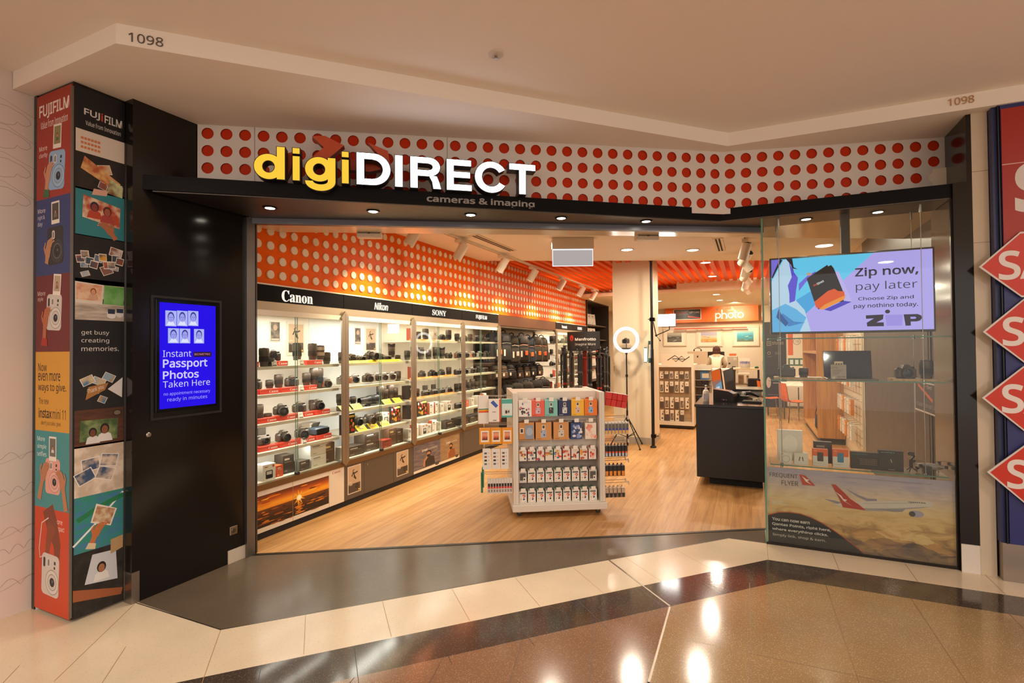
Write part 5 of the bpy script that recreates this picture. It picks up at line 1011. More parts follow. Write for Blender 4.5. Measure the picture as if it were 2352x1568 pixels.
def teal_art(g, w, h): g.Rc(-w/2, h*.76, w/2, h, '#4fa89a'); g.Rc(-w/2, 0, w/2, h*.1, '#4fa89a'); g.Rc(-w*.3, h*.16, w*.3, h*.46, '#d8d0c4'); g.E(-w*.08, h*.3, w*.12, h*.1, '#2a2624', n=8); g.E(w*.15, h*.32, w*.08, h*.08, '#5a4a44', n=8)
def qr_art(g, w, h):
    for i in range(4): g.Rc(-w*.3, h*(.76-.18*i), w*.02, h*(.85-.18*i), ['#5a564e', '#8a4a3a', '#1d1b1a', '#6a665a'][i]); g.E(w*.25, h*(.82-.18*i), w*.06, w*.06, '#9a9488', n=7)
def red_art(g, w, h): g.Rc(-w*.4, h*.5, w*.4, h*.72, '#2a1a1a'); g.Rc(-w*.4, h*.36, w*.4, h*.5, '#c8362a'); g.Rc(-w*.3, h*.1, w*.3, h*.3, '#8a847a')
side([carton('hanging_pack', .10, .03, .27, '#e9e0d2', '#d8cfc0', rainbow_art)], (-.285,), .905, .05, ['white card pack with rainbow stripe at far left of display unit'], 'packs hanging on the left end of the display unit', .25)
side([carton('hanging_pack', .115, .05, .215, '#e8e0d4', '#cfc7ba', doc_art)], (-.175,), .925, .03, ['white pack with blue slanted label on left end of display unit'], 'packs hanging on the left end of the display unit')
side([carton('hanging_pack', .10, .05, .175, '#d2e2da', '#4fa89a', teal_art)], (-.055,), .965, .03, ['teal and white pack on left end of display unit'], 'packs hanging on the left end of the display unit')
fp = carton('film_pack', .105, .05, .15, '#e8961e', '#d08418', film_art)
side([fp]*3, (-.271, -.163, -.055), .71, .04, 'orange film pack, {} from left on the left end of display unit', 'orange film packs on the display unit')
qp = carton('hanging_pack', .076, .05, .19, '#e4ded4', '#cfc8bc', qr_art)
side([qp]*3, (-.255, -.168, -.083), .47, .04, 'tall white pack with small pictures, {} from left on end of display unit', 'tall white packs on the display unit')
tp = carton('slim_pack', .025, .05, .135, '#d9d1c6', '#b8b0a6', red_art)
side([tp]*9, [-.235+.0265*k for k in range(9)], .235, .04, 'slim white, black and red pack, {} from left low on display unit', 'slim packs low on the left end of the display unit')
for u, z in ((-.29, .33), (-.30, .28)): carton('hanging_pack', .02, .05, .19, '#2f7a5a', '#3a8a68').put(gl(u, .10, z-.05), f'thin green pack behind the slim packs, {"upper" if z > .3 else "lower"} one', GA, group='thin green packs on the display unit')
for z, n in ((1.16, 2), (.88, 3), (.68, 3), (.40, 2)):
    for k in range(n): hook(-.001, .105+.08*k, z, .26, pi)
# right end
rb = Proto('pack_bundle', 'bundle'); g = G('#c8281c', 'satin'); g.at(0, 0, 0, 0, 0, .17)
for i in range(4):
    for j in range(2): g.box(-.105+.053*i, -.04, .066*j, -.055+.053*i, .04, .064+.066*j, '#cf2d20' if (i+j) % 2 else '#bf2419', bev=.002)
rb.add('boxes', g); g = G('#e8dcd0'); g.at(0, 0, 0, 0, 0, .17); g.box(-.105, -.041, .131, .105, .041, .134, '#e8dcd0'); rb.add('lid', g)
rb.put(gl(1.02, .05, 1.045), 'bright red bundle of eight small boxes on right end of display unit', GA)
def vial_art(c1, c2, c3):
    def f(g, w, h): g.Rc(-w*.45, h*.5, w*.45, h*.9, c1); g.Rc(-w*.45, h*.3, w*.45, h*.5, c2); g.Rc(-w*.4, h*.04, w*.4, h*.34, c3)
    return f
for n, z, h, w, col, art, nm in ((7, .775, .115, .028, '#d0c8bc', vial_art('#5a564e', '#2a3a9a', '#e0a84a'), 'blue and yellow slim pack'), (7, .555, .105, .026, '#1c1a1a', vial_art('#1c1a1a', '#d85a2a', '#b8c0cc'), 'black slim pack with orange label'), (5, .365, .10, .034, '#1d1a18', vial_art('#1d1a18', '#e08a2a', '#e08a2a'), 'black and orange pack'), (5, .155, .09, .034, '#b59a80', vial_art('#c0a88e', '#2a2421', '#2a2421'), 'brown pack with black label')):
    p = carton('slim_pack', w, .06, h, col, col, art, tab=True)
    for k in range(n):
        p.put(gl(.925+(w+.007)*k, .05, z), f'{nm}, {ORD[k]} from left on right end of display unit', GA, group=f'{nm}s on the right end of the display unit')
    for k in range(2): hook(.904, .06+.1*k, z+h+.045, .24, 0)

# ---------------------------------------------------------------- camera bags in the wall recess
g = G('#6b4a34', 'brushed'); g.box(-3.87, 7.735, 2.03, -3.835, 10.555, 2.21, '#7a553c', 'brushed'); g.box(-4.39, 7.735, 2.0, -3.87, 10.555, 2.05, '#8a8070'); g.box(-4.39, 7.735, 0, -4.36, 10.555, 1.72, '#2a2420', 'satin'); g.box(-4.39, 7.735, 1.72, -4.36, 10.555, 2.0, '#c4b296', 'satin'); g.box(-4.35, 7.735, 0, -3.85, 10.555, .1, '#1d1814')
for z in (.62, 1.02, 1.42, 1.82): g.box(-4.36, 7.735, z, -4.35, 10.555, z+.02, '#2a2320')
struct(g, 'wall_bag_recess')
def bag_proto(name, w, h, d, c, c2, accent=None, kind='pack'):
    """rucksack hanging by its top loop: front towards -y"""
    P = Proto(name, 'bag')
    def loop(z, s, t, k=.45): return [(w/2*s*(abs(cos(a))**k)*(1 if cos(a) > 0 else -1), d/2*t*(abs(sin(a))**k)*(1 if sin(a) > 0 else -1), h*z) for a in [2*pi*q/20 for q in range(20)]]
    g = G(c, 'cloth'); g.ring([loop(*q) for q in ((0, .82, .7), (.02, .95, .92), (.2, 1.0, 1.05), (.5, .98, 1.0), (.66, .94, .9), (.68, .90, .84), (.70, .94, .9), (.85, .88, .78), (.95, .74, .6), (1.0, .5, .36))]); P.add('body', g)
    g = G(c2, 'cloth'); g.ring([[(x*.74, y*.3-d*.50, z) for x, y, z in loop(*q)] for q in ((.06, .8, .8), (.10, 1, 1), (.40, 1, 1), (.50, .9, .8), (.54, .7, .4))]); P.add('front_pocket', g)
    g = G(c2, 'cloth'); g.ring([[(x*.55, y*.2-d*.42, z) for x, y, z in loop(*q)] for q in ((.70, .9, .8), (.74, 1, 1), (.86, .9, .8), (.90, .6, .4))]); P.add('upper_pocket', g)
    for s in (-1, 1):
        g = G(c2, 'cloth'); g.ring([[(x*.2+s*w*.50, y*.6, z) for x, y, z in loop(*q)] for q in ((.08, .9, .8), (.12, 1, 1), (.34, 1, 1), (.38, .9, .7))]); P.add('side_pocket', g)
        g = G('#15120f', 'cloth'); g.tube([(s*w*.2, d*.42, h*.92), (s*w*.28, d*.66, h*.6), (s*w*.36, d*.5, h*.15)], [.020, .024, .012], 6); P.add('strap', g)
        g = G('#15120f', 'cloth'); g.tube([(s*w*.30, -d*.46, h*.9), (s*w*.36, -d*.57, h*.58), (s*w*.36, -d*.60, h*.3), (s*w*.33, -d*.5, h*.04)], .006, 5); P.add('webbing', g)
    g = G('#15120f', 'cloth'); g.tube([(-.05, .01, h*.96), (-.045, .0, h*1.06), (0, 0, h*1.10), (.045, 0, h*1.06), (.05, .01, h*.96)], .010, 6); P.add('handle', g)
    g = G('#8a8070' if not accent else accent, 'satin'); g.tube([(-w*.34, -d*.50, h*.62), (0, -d*.54, h*.655), (w*.34, -d*.50, h*.62)], .004, 5); P.add('zip', g)
    if accent: g = G(accent, 'satin'); g.box(w*.06, -d*.70, h*.26, w*.26, -d*.64, h*.42, accent, bev=.004); P.add('badge', g)
    g = G('#e0d4c0', 'satin'); g.box(-w*.24, -d*.69, h*.2, -w*.24+.035, -d*.68, h*.42); P.add('swing_tag', g)
    return P
KB = [bag_proto('camera_bag', .30, .52, .20, a, b, c) for a, b, c in (('#1f1c1a', '#2a2623', None), ('#3a3128', '#2a231d', '#d8602a'), ('#1c2530', '#262b31', '#d8642a'), ('#453b2e', '#352c23', '#e06a2a'), ('#29231e', '#3a3026', '#d8c8b0'), ('#4a3e2e', '#382e22', '#d8542a'))]
SB = [bag_proto('camera_bag', .20, .24, .15, a, b) for a, b in (('#1f1b18', '#4e3c2a'), ('#261f18', '#5a4632'), ('#191614', '#241f1c'))]
BB = [bag_proto('camera_bag', .34, .46, .22, a, b, c) for a, b, c in (('#2b241d', '#221c17', None), ('#1c1916', '#26211d', None), ('#33291f', '#282018', '#d8cbb4'))]
def hang_bag(p, y, z, nm, lab, x=-4.12, rz=pi/2-.35):
    p.put((x, y, z), lab, rz, group=nm)
BH = ('blue and orange', 'charcoal', 'olive with orange badge', 'navy with orange badge', 'tan with orange badge', 'dark brown', 'khaki', 'black', 'grey brown')
for k, (j_, y, z, r, dx) in enumerate(((2, 7.98, 1.40, .2, 0), (0, 8.34, 1.40, .55, .02), (4, 8.74, 1.36, .5, 0), (1, 9.14, 1.37, .75, .03), (2, 9.52, 1.34, .8, .0), (3, 9.88, 1.36, .85, .02), (5, 10.26, 1.35, .9, .0))): hang_bag(KB[j_], y, z, 'backpacks hanging in the top row', f'{["navy", "charcoal", "tan trimmed", "brown with orange badge", "dark blue with orange badge", "olive with orange badge", "khaki"][k]} backpack, {ORD[k]} from left in top row of hanging bags', -4.06+dx, pi/2-r)
for k, y in enumerate((7.92, 8.2, 8.48)): hang_bag(SB[k % 3], y, 1.10, 'small bags in the second row', f'small brown trimmed camera bag, {ORD[k]} from left below the top row of backpacks', -4.0, pi/2-.5)
for k, y in enumerate((8.82, 9.16, 9.5, 9.84, 10.2)): hang_bag(SB[(k+2) % 3], y, 1.05, 'small bags in the second row', f'small black camera bag, {ORD[k]} from left under the orange badged backpacks', -4.12, pi/2-.5)
for k, (j, y, r) in enumerate(((0, 7.98, .3), (1, 8.42, .5), (0, 8.88, .6), (2, 9.36, .7), (1, 9.84, .75), (0, 10.28, .8))): hang_bag(BB[j], y, .52, 'large bags in the lower row', f'large dark camera bag, {ORD[k]} from left in the lower row of bags', -4.04, pi/2-r)
for x, y in ((-4.1, 8.2), (-4.1, 9.1), (-4.1, 10.0)): light('SPOT', (x+.35, y, 2.02), 9, WARM, .03, to=(-4.1, y, 1.2), spot=110, name='recess_lamp')

# ---------------------------------------------------------------- dark accessory bay past the cabinets
ab = thing('shelf_unit', 'tall dark shelf unit of leaning white boxes left of the column', 'shelf', (-3.9, 13.9, 0))
g = G('#3a302a', 'satin'); g.box(-4.39, 12.95, 0, -3.83, 12.99, 2.95); g.box(-4.39, 15.2, 0, -3.83, 15.24, 2.95); g.box(-4.39, 12.99, 2.88, -3.83, 15.2, 2.95); g.box(-4.39, 12.99, 0, -4.36, 15.2, 2.88, '#5a4a3e'); local(g, ab, 'carcass')
k_ = 0
for z in (.75, 1.12, 1.5, 1.88, 2.28):
    g = G('#4a3e36', 'satin'); g.box(-4.36, 12.99, z-.03, -3.9, 15.2, z); local(g, ab, 'shelf')
bp = carton('accessory_box', .16, .07, .30, '#e4d8c4', '#b8ad9a', lines_art('#8a8074', '#b0a898'))
for i, z in enumerate((.75, 1.12, 1.5, 1.88, 2.28)):
    for j in range(5): bp.put((-4.12+.02*j, 13.15+.27*j, z+.012), f'white accessory box, {ORD[j]} from left on {["lowest", "second", "third", "fourth", "top"][i]} shelf of dark shelf unit', pi/2-.5, group=f'boxes on the {["lowest", "second", "third", "fourth", "top"][i]} shelf of the dark shelf unit', rx=-.12)

# ---------------------------------------------------------------- tripod stand with sign
ts = thing('tripod_rack', 'round tripod rack with red pole and curved black sign', 'rack', (-2.50, 8.3, 0))
g = G('#8c1f14', 'satin'); g.box(-.035, -.02, .03, .035, .02, 1.62); g.build('pole', ts)
g = G('#1d1a18', 'satin'); g.lathe([(.29, 0), (.29, .025), (.25, .035), (.0, .035)], 26, cap=False); g.build('base', ts)
g = G('#b02a1a', 'satin')
for k in range(24):
    a, b = 2*pi*k/24, 2*pi*(k+1)/24; g.tube([(.30*cos(a), .17*sin(a), 1.47), (.30*cos(b), .17*sin(b), 1.47)], .006, 5)
for s in (-1, 1): g.tube([(0, 0, 1.47), (.30*s, 0, 1.47)], .006, 5)
g.build('hanging_ring', ts)
g = G('#231d1a', 'satin'); N = 14; R_ = .62; an = [rad(-27+54*k/N) for k in range(N+1)]
row = lambda r, z: [(r*sin(a), R_-.14-r*cos(a), z) for a in an]
g.ring([row(.62, 1.585), row(.62, 1.905)], cap=False, closed=False); g.ring([row(.61, 1.905), row(.61, 1.585)], cap=False, closed=False); g.ring([row(.62, 1.905), row(.61, 1.905)], '#b02a1a', cap=False, closed=False); g.ring([row(.61, 1.585), row(.62, 1.585)], '#b02a1a', cap=False, closed=False)
sg = g.build('sign', ts)
g = G('#e8dfd2'); V0 = len(g.v); g.panel((0, 0, 0), (1, 0, 0)); g.T('Manfrotto', -.13, 1.755, .048, '#efe6da', w=.355, bold=.025); g.T('Imagine More', -.13, 1.665, .05, '#e0d6c8', w=.35)
g.E(-.195, 1.80, .038, .05, '#cf2a1a', n=18); g.P([(-.215, 1.765), (-.195, 1.815), (-.175, 1.765), (-.185, 1.765), (-.195, 1.79), (-.205, 1.765)], '#231d1a')
g.v = [((.6215+abs(y))*sin(x/.62), R_-.14-(.6215+abs(y))*cos(x/.62), z) for x, y, z in g.v]; g.build('lettering', sg)
def tripod_proto(c, acc, h=.72):
    P = Proto('tripod', 'tripod')
    for k in range(3):
        a = 2*pi*k/3+.3; g = G(c, 'satin'); x, y = .028*cos(a), .028*sin(a)
        g.tube([(x, y, h), (x, y, h*.62)], .016, 8); g.tube([(x, y, h*.62), (x, y, h*.3)], .0135, 8); g.tube([(x, y, h*.3), (x, y, .02)], .011, 8); g.lathe([(.018, h*.61), (.018, h*.65)], 8, '#4a4642', o=(x, y, 0)); g.lathe([(.016, h*.29), (.016, h*.33)], 8, acc, o=(x, y, 0)); L_ = P.add('leg', g)
        g = G('#141212', 'matte'); g.lathe([(.010, 0), (.013, .008), (.011, .024)], 8, o=(x, y, 0)); P.add('foot', g, L_)
    g = G('#2a2725', 'satin'); g.lathe([(.04, h-.01), (.045, h+.02), (.02, h+.035), (.016, h+.09)], 12); P.add('collar', g)
    g = G('#1b1918', 'satin'); g.ball((0, 0, h+.105), .026); g.box(-.03, -.025, h+.125, .03, .025, h+.14, bev=.003); i = P.add('head', g); g = G(acc, 'satin'); g.lathe([(.010, .03), (.013, .05)], 8, axis='y', o=(0, 0, h+.105)); P.add('knob', g, i)
    return P
TP = [tripod_proto('#1f1c1b', '#6b655c'), tripod_proto('#2a2624', '#b8301c'), tripod_proto('#3a332c', '#8a857a')]
for k in range(14):
    a = 2*pi*k/14+.2; TP[(0, 1, 2, 0, 0, 1, 2)[k % 7]].put((-2.5+.38*cos(a), 8.3+.25*sin(a), .755+.03*(k % 3)), f'black folded tripod hanging on the tripod rack, {ORD[k]} counter-clockwise from right end', a, group='folded tripods on the tripod rack')

# ---------------------------------------------------------------- ring light, autopole with lamps
rl = thing('ring_light', 'lit white ring light on black stand holding a small camera', 'ring light', (-1.84, 8.45, 0))
def torus(g, R, r, n=40, m=10, c=None, mt=None, y=0, z=0):
    rows = [[((R+r*cos(2*pi*j/m))*cos(2*pi*k/n), y+r*.6*sin(2*pi*j/m), z+(R+r*cos(2*pi*j/m))*sin(2*pi*k/n)) for j in range(m)] for k in range(n)]
    R_ = [[g.vert(p) for p in q] for q in rows]
    for k in range(n):
        for j in range(m): g.face((R_[k][j], R_[(k+1) % n][j], R_[(k+1) % n][(j+1) % m], R_[k][(j+1) % m]), c, mt, True)
g = G('#ffffff', 'glow9'); torus(g, .188, .024, c='#fff4ea', mt='glow9', z=1.762); g.build('lamp', rl)
g = G('#1c1a19', 'satin'); torus(g, .188, .026, c='#d8d2c8', mt='satin', y=.016, z=1.762); g.build('ring_housing', rl)
g = G('#161413', 'satin'); g.tube([(0, .02, .55), (0, .02, 1.56)], .011, 8); g.tube([(0, .02, .02), (0, .02, .6)], .016, 8); g.lathe([(.022, 1.15), (.022, 1.19)], 10, o=(0, .02, 0)); g.box(-.015, .005, 1.52, .015, .035, 1.58); g.build('pole', rl)
for a in (-.75, 1.0, 3.9):
    g = G('#161413', 'satin'); c, s = cos(a), sin(a); g.tube([(0, .02, .50), (.33*c, .02+.33*s, .03)], .009, 6); g.tube([(0, .02, .16), (.20*c, .02+.20*s, .235)], .006, 6); l_ = g.build('leg', rl); g = G('#0f0e0e', 'matte'); g.ball((.335*c, .02+.335*s, .016), .015); g.build('rubber_foot', l_)
g = G('#1d1a18', 'satin'); g.tube([(0, .02, 1.56), (0, .02, 1.70)], .007, 6); g.box(-.08, -.01, 1.60, .08, .03, 1.63, '#3a352f', bev=.006); g.build('bracket', rl)
Cl.put((-1.84, 8.44, 1.702), 'small black camera mounted in the middle of the ring light', 0, scale=.9)
ap = thing('support_pole', 'tall black pole from floor to ceiling in front of the column', 'pole', (-1.44, 8.56, 0))
g = G('#141212', 'satin'); g.tube([(0, 0, .03), (0, 0, 1.6)], .026, 12); g.tube([(0, 0, 1.6), (0, 0, 3.07)], .021, 12); g.build('tube', ap)
g = G('#141212', 'matte'); g.lathe([(.05, 0), (.05, .015), (.03, .035)], 14); g.build('foot', ap); g = G('#141212', 'matte'); g.lathe([(.024, 3.04), (.055, 3.075), (.06, 3.10)], 14); g.build('ceiling_cup', ap)
g = G('#2b2825', 'metal'); g.box(-.03, -.04, .16, .05, .03, .22, bev=.005); g.tube([(.05, 0, .19), (.09, 0, .19)], .008, 6); g.build('locking_lever', ap)
lp = thing('light_panel', 'bright white rectangular light panel held on a jointed black arm', 'lamp', (-1.18, 8.4, 2.06), -.05)
g = G('#ffffff', 'glow16'); g.box(-.135, -.022, -.094, .135, -.018, .094, '#fffaf2', 'glow16'); g.build('panel', lp); g = G('#1d1b1a', 'satin'); g.box(-.14, -.018, -.098, .14, .02, .098, bev=.004); g.build('housing', lp)
g = G('#191716', 'satin'); g.tube([(.04, .0, -.098), (.04, .0, -.15)], .007, 6); g.tube([(.04, 0, -.15), (-.18, .06, -.235)], .008, 8); g.ball((-.18, .06, -.235), .02); g.tube([(-.18, .06, -.235), (-.25, .14, .03)], .008, 8); g.ball((-.25, .14, .03), .018); g.build('jointed_arm', lp)
g = G('#1c1a18', 'metal'); g.box(-.30, .12, 0, -.22, .2, .06, bev=.006); g.tube([(-.26, .12, .03), (-.31, .06, .03)], .006, 6); g.build('clamp', lp); g = G('#141212', 'satin'); g.tube([(-.18, .06, -.235), (-.12, .03, -.31)], .005, 6); g.lathe([(.012, -.33), (.012, -.31)], 8, o=(-.115, .03, 0)); g.build('lever', lp)
tl = thing('tube_light', 'short blue white tube light clamped to the black pole', 'lamp', (-1.535, 8.50, 1.40))
g = G('#ffffff', 'glow8'); g.lathe([(.018, .0), (.02, .01), (.02, .21), (.018, .22)], 12, '#a8ecf4', 'glow8'); g.build('tube', tl)
g = G('#2f4a40', 'satin'); g.box(.045, -.015, -.02, .075, .045, .06, bev=.004); g.box(.045, -.015, .28, .075, .045, .34, bev=.004); g.tube([(.03, .0, .0), (.05, 0, .32)], .006, 6); g.lathe([(.022, -.012), (.022, 0)], 12, '#2a3a34'); g.lathe([(.022, .22), (.022, .235)], 12, '#2a3a34'); g.tube([(.05, .0, .02), (0, 0, .0)], .006, 6); g.build('clamp', tl)

# ---------------------------------------------------------------- sales counter
ct = thing('sales_counter', 'glossy black sales counter beside the window case', 'counter', (-.22, 7.3, 0))
g = G('#100e0d', 'satin'); g.box(-.585, 6.46, .09, .145, 8.15, .918, bev=.004); local(g, ct, 'body')
g = G('#1a1614', 'gloss'); g.box(-.60, 6.44, .918, .15, 8.17, .95, bev=.003); local(g, ct, 'worktop')
g = G('#0b0a0a', 'matte'); g.box(-.45, 6.56, 0, .12, 8.1, .09); local(g, ct, 'plinth')
g = G('#cfc8bc', 'satin'); g.box(-.19, 8.20, .0, .16, 8.75, .985); g.box(-.2, 8.18, .985, .17, 8.77, 1.01, '#1d1917', 'gloss'); tag(g.build('side_table'), 'white cabinet with dark top standing behind the sales counter', 'cabinet')
CT = .9505
sn = thing('pump_bottle', 'clear hand sanitiser pump bottle on front left of the sales counter', 'bottle', (-.495, 6.80, CT))
g = G('#d8d2c4', 'satin'); g.lathe([(.0, 0), (.036, 0), (.038, .01), (.038, .12), (.03, .14), (.014, .15)], 16, cap=False); i = g.build('bottle', sn); G('#b8b4c8', 'satin').box(-.025, -.0392, .03, .025, -.036, .10).build('label', i)
g = G('#ece6da', 'satin'); g.lathe([(.014, .15), (.016, .165), (.006, .17), (.006, .19), (.013, .195), (.013, .203)], 12); g.box(-.006, -.04, .193, .006, 0, .203); g.build('pump', sn)
pt = thing('receipt_printer', 'black receipt printer with brown top on the sales counter', 'printer', (-.28, 6.93, CT), -.25)
g = G('#161413', 'satin'); g.prism([(-.12, 0), (.12, 0), (.12, .10), (.06, .13), (-.12, .15)], -.08, .08, '#171514', 'satin', plane='xz'); g.v = [(x, y, z) for x, y, z in g.v]; g.build('body', pt)
g = G('#8a5a3c', 'satin'); g.poly([(-.12, -.08, .1506), (.06, -.08, .1306), (.06, .08, .1306), (-.12, .08, .1506)]); g.build('lid', pt)
g = G('#d8c8c8', 'satin'); g.panel((0, -.0805, 0), (1, 0, 0)); [g.Rc(-.02+.018*k, .02, -.01+.018*k, .03, c) for k, c in enumerate(('#5a5450', '#d8d2cc', '#c84a3a', '#6a8ab8'))]; g.build('buttons', pt)
for k, (x, y, lab) in enumerate(((-.36, 7.25, 'tilted payment screen showing orange and blue on the sales counter'), (-.22, 7.45, 'second tilted black screen seen edge on behind the payment screen'))):
    t = thing('payment_screen', lab, 'screen', (x, y, CT), -.5)
    g = G('#141212', 'satin'); g.lathe([(.08, 0), (.08, .012), (.03, .02)], 16); g.tube([(0, 0, .02), (.02, .03, .16)], .014, 8); g.build('stand', t)
    g = G('#161413', 'satin'); g.at(-.02, 0, .16, 0, -.35, -.35); g.box(-.075, -.01, -.09, .075, .012, .24, bev=.006); b = g.build('housing', t)
    if k == 0:
        g = G('#e8672a', 'glow0.8'); g.M = Matrix.Translation((-.02, 0, .16)) @ Matrix.Rotation(-.35, 4, 'Y') @ Matrix.Rotation(-.35, 4, 'X') @ Matrix(((1, 0, 0, 0), (0, 0, -1, -.0102), (0, 1, 0, 0), (0, 0, 0, 1))); g.step = .0003
        g.Rc(-.066, -.08, .066, .23, '#a87868'); g.Rc(-.066, .08, .066, .23, '#e8672a'); g.P([(-.066, -.08), (.066, -.08), (.066, .05), (-.02, .02)], '#7fa8bc'); g.Rc(-.02, -.06, .03, -.01, '#dfe4e8'); g.build('screen', t)
ph = thing('telephone', 'dark desk telephone with handset on the sales counter', 'telephone', (-.09, 7.15, CT), -.3)
g = G('#2a2624', 'satin'); g.prism([(-.09, 0), (.09, 0), (.09, .02), (-.09, .06)], -.1, .1, '#2a2624', 'satin', plane='yz'); g.build('base', ph); g = G('#37322f', 'satin'); g.tube([(-.07, -.07, .06), (-.072, -.05, .085), (-.07, .05, .075), (-.07, .075, .05)], [.02, .014, .014, .02], 8); g.build('handset', ph)
for i in range(4):
    for j in range(3): pass
g = G('#8a857e', 'satin'); [g.box(-.02+.03*i, -.06+.035*j, .03-.0, .0+.03*i, -.035+.035*j, .052-.0) for i in range(3) for j in range(4)]; g.build('keypad', ph)
kb = thing('keyboard', 'small black keyboard at the front right of the sales counter', 'keyboard', (.03, 6.86, CT), -.12)
g = G('#1f1b19', 'satin'); g.box(-.11, -.06, 0, .10, .06, .018, bev=.003); b = g.build('case', kb); g = G('#4a3a30', 'satin'); [g.box(-.10+.024*i, -.05+.024*j, .018, -.08+.024*i, -.03+.024*j, .024) for i in range(8) for j in range(4)]; g.build('keys', b)
sc2 = thing('barcode_scanner', 'grey and black barcode scanner lying behind the telephone', 'scanner', (.02, 7.45, CT), .5); g = G('#3a3633', 'satin'); g.tube([(-.09, 0, .06), (-.02, 0, .07), (.10, .0, .02)], [.03, .022, .015], 8); g.build('body', sc2); g = G('#b8b4ac', 'satin'); g.box(-.12, -.03, .045, -.09, .03, .085, bev=.004); g.build('window', sc2)
mo = thing('computer_mouse', 'small dark computer mouse beside the keyboard', 'mouse', (.10, 7.06, CT)); g = G('#2a2725', 'satin'); g.ball((0, 0, .010), .026, .045, .016); g.build('shell', mo); G('#6a655f').box(-.002, -.03, .024, .002, -.012, .028).build('wheel', mo)

# ---------------------------------------------------------------- second white stand with pale accessories behind the counter
pd = thing('display_stand', 'white stand of pale accessory packs with geometric black emblem, behind the counter', 'display stand', (-1.5, 10.9, 0))
g = G('#dccfb8', 'satin'); g.box(-2.2, 10.70, .07, -1.0, 11.5, .14); g.box(-2.2, 10.73, .02, -1.02, 11.48, .07, '#3a332c', 'matte'); local(g, pd, 'base')
g = G('#dccfb8', 'satin'); g.box(-1.045, 10.70, .14, -1.0, 11.5, 1.285); local(g, pd, 'end_panel'); g = G('#b59b78', 'satin'); g.box(-2.2, 10.84, .14, -1.045, 10.87, 1.27); [g.box(-2.2, 10.838, .2+.1*k, -1.045, 10.84, .205+.1*k, '#8d7858') for k in range(10)]; local(g, pd, 'slat_panel')
g = G('#e2d6c0', 'satin'); g.box(-2.2, 10.7, 1.235, -1.045, 11.5, 1.285); local(g, pd, 'top')
g = G('#e4d6bc', 'satin'); g.box(-1.62, 10.70, 1.287, -1.0, 10.72, 1.50); sgb = local(g, pd, 'sign')
g = G('#2a2420'); g.panel((0, 10.6995, 0), (1, 0, 0))
def PD(x, y): return (-1.50+x*.0122, 1.335+y*.0122)
for pl in ([(0, 3), (12, 11), (19, 5.5), (13.5, 1.2), (7.5, 5.4)], [(35, 9), (23.5, 1), (16.5, 5.2), (22.5, 9.6), (28, 5)]): g.L([PD(*p) for p in pl + [pl[2 if len(pl) > 4 else 1]]], .017, '#26201c')
g.build('emblem', sgb)
acc = [carton('accessory_pack', .07, .03, .20, '#e2d4ba', '#cdbfa6', a) for a in (pattern_art(['#7a6a58', '#5a4c40'], 3, .3, 2), lambda g, w, h: (g.RR(-w*.4, h*.08, w*.4, h*.7, w*.1, '#6a5c50'), g.L([(-w*.1, h*.2), (w*.3, h*.6)], w*.08, '#d8ccb4')), lambda g, w, h: (g.Rc(-w*.5, h*.0, w*.5, h*.6, '#54483e'), g.Rc(-w*.3, h*.75, w*.1, h*.82, '#8a7a64')))]
for r_, (z, n) in enumerate(((1.0, 6), (.72, 6), (.40, 6), (.145, 5))):
    for k in range(n): acc[(k*2+r_) % 3].put((-1.63+.098*k, 10.79, z), f'pale hanging accessory pack, {ORD[k]} from left in {["top", "second", "third", "lowest"][r_]} row of the accessory stand', 0, group='accessory packs on the white stand', scale=(1, 1, 1.1 if r_ else .75))
bl = carton('accessory_pack', .16, .05, .17, '#3f74a8', '#35628e', lambda g, w, h: (g.Rc(-w*.3, h*.15, w*.5, h*.7, '#cdbf9f'), g.Rc(-w*.5, h*.75, w*.5, h, '#3f74a8')))
bk = carton('accessory_pack', .15, .06, .10, '#2a211c', '#3a2c24', lines_art('#6a3a2a', '#8a6a54'))
for k, (p, x, z, nm) in enumerate(((bl, -.82, .985, 'blue and clear pack'), (bk, -.82, .86, 'black pack'), (bk, -.82, .70, 'black pack'), (bl, -.9, .48, 'blue pack'))): p.put((x, 11.0+.06*k, z), f'{nm} on the right end of the accessory stand, {ORD[k]} from top', 0, group='packs on the right end of the accessory stand')
g = G('#c8bda8', 'metal')
for z in (.48, .68, .84, .98, 1.18): g.box(-1.0, 10.92, z-.012, -.70, 11.35, z-.004)
g.box(-1.0, 11.36, .1, -.70, 11.4, 1.26, '#dccfb8', 'satin'); local(g, pd, 'side_rack')

# ---------------------------------------------------------------- photo counter at the back with a worker
wc = thing('work_counter', 'white work counter at the back of the shop', 'counter', (-1.2, 14.7, 0)); g = G('#ddceb4', 'satin'); g.box(-2.3, 14.3, 0, -.5, 15.0, 1.02); local(g, wc, 'body'); g = G('#e6dac4', 'satin'); g.box(-2.32, 14.28, 1.02, -.48, 15.02, 1.06); local(g, wc, 'top')
im = thing('computer', 'silver desktop computer seen from behind on the back counter', 'computer', (-1.26, 14.6, 1.06))
g = G('#d8c6a8', 'brushed'); g.box(-.255, -.01, .12, .255, .015, .47, bev=.006); i = g.build('display', im); g = G('#2a2420'); g.panel((0, -.0105, 0), (1, 0, 0)); g.E(0, .32, .022, .025, '#1d1a18', n=14); g.E(.006, .352, .006, .01, '#1d1a18', n=8, rot=-.5); g.build('emblem', i); g = G('#d8c6a8', 'brushed'); g.prism([(-.08, 0), (.08, 0), (.06, .16), (-.06, .16)], -.02, .0, '#cdbb9c', 'brushed', plane='xz'); g.box(-.1, -.08, 0, .1, .08, .008); g.build('stand', im)
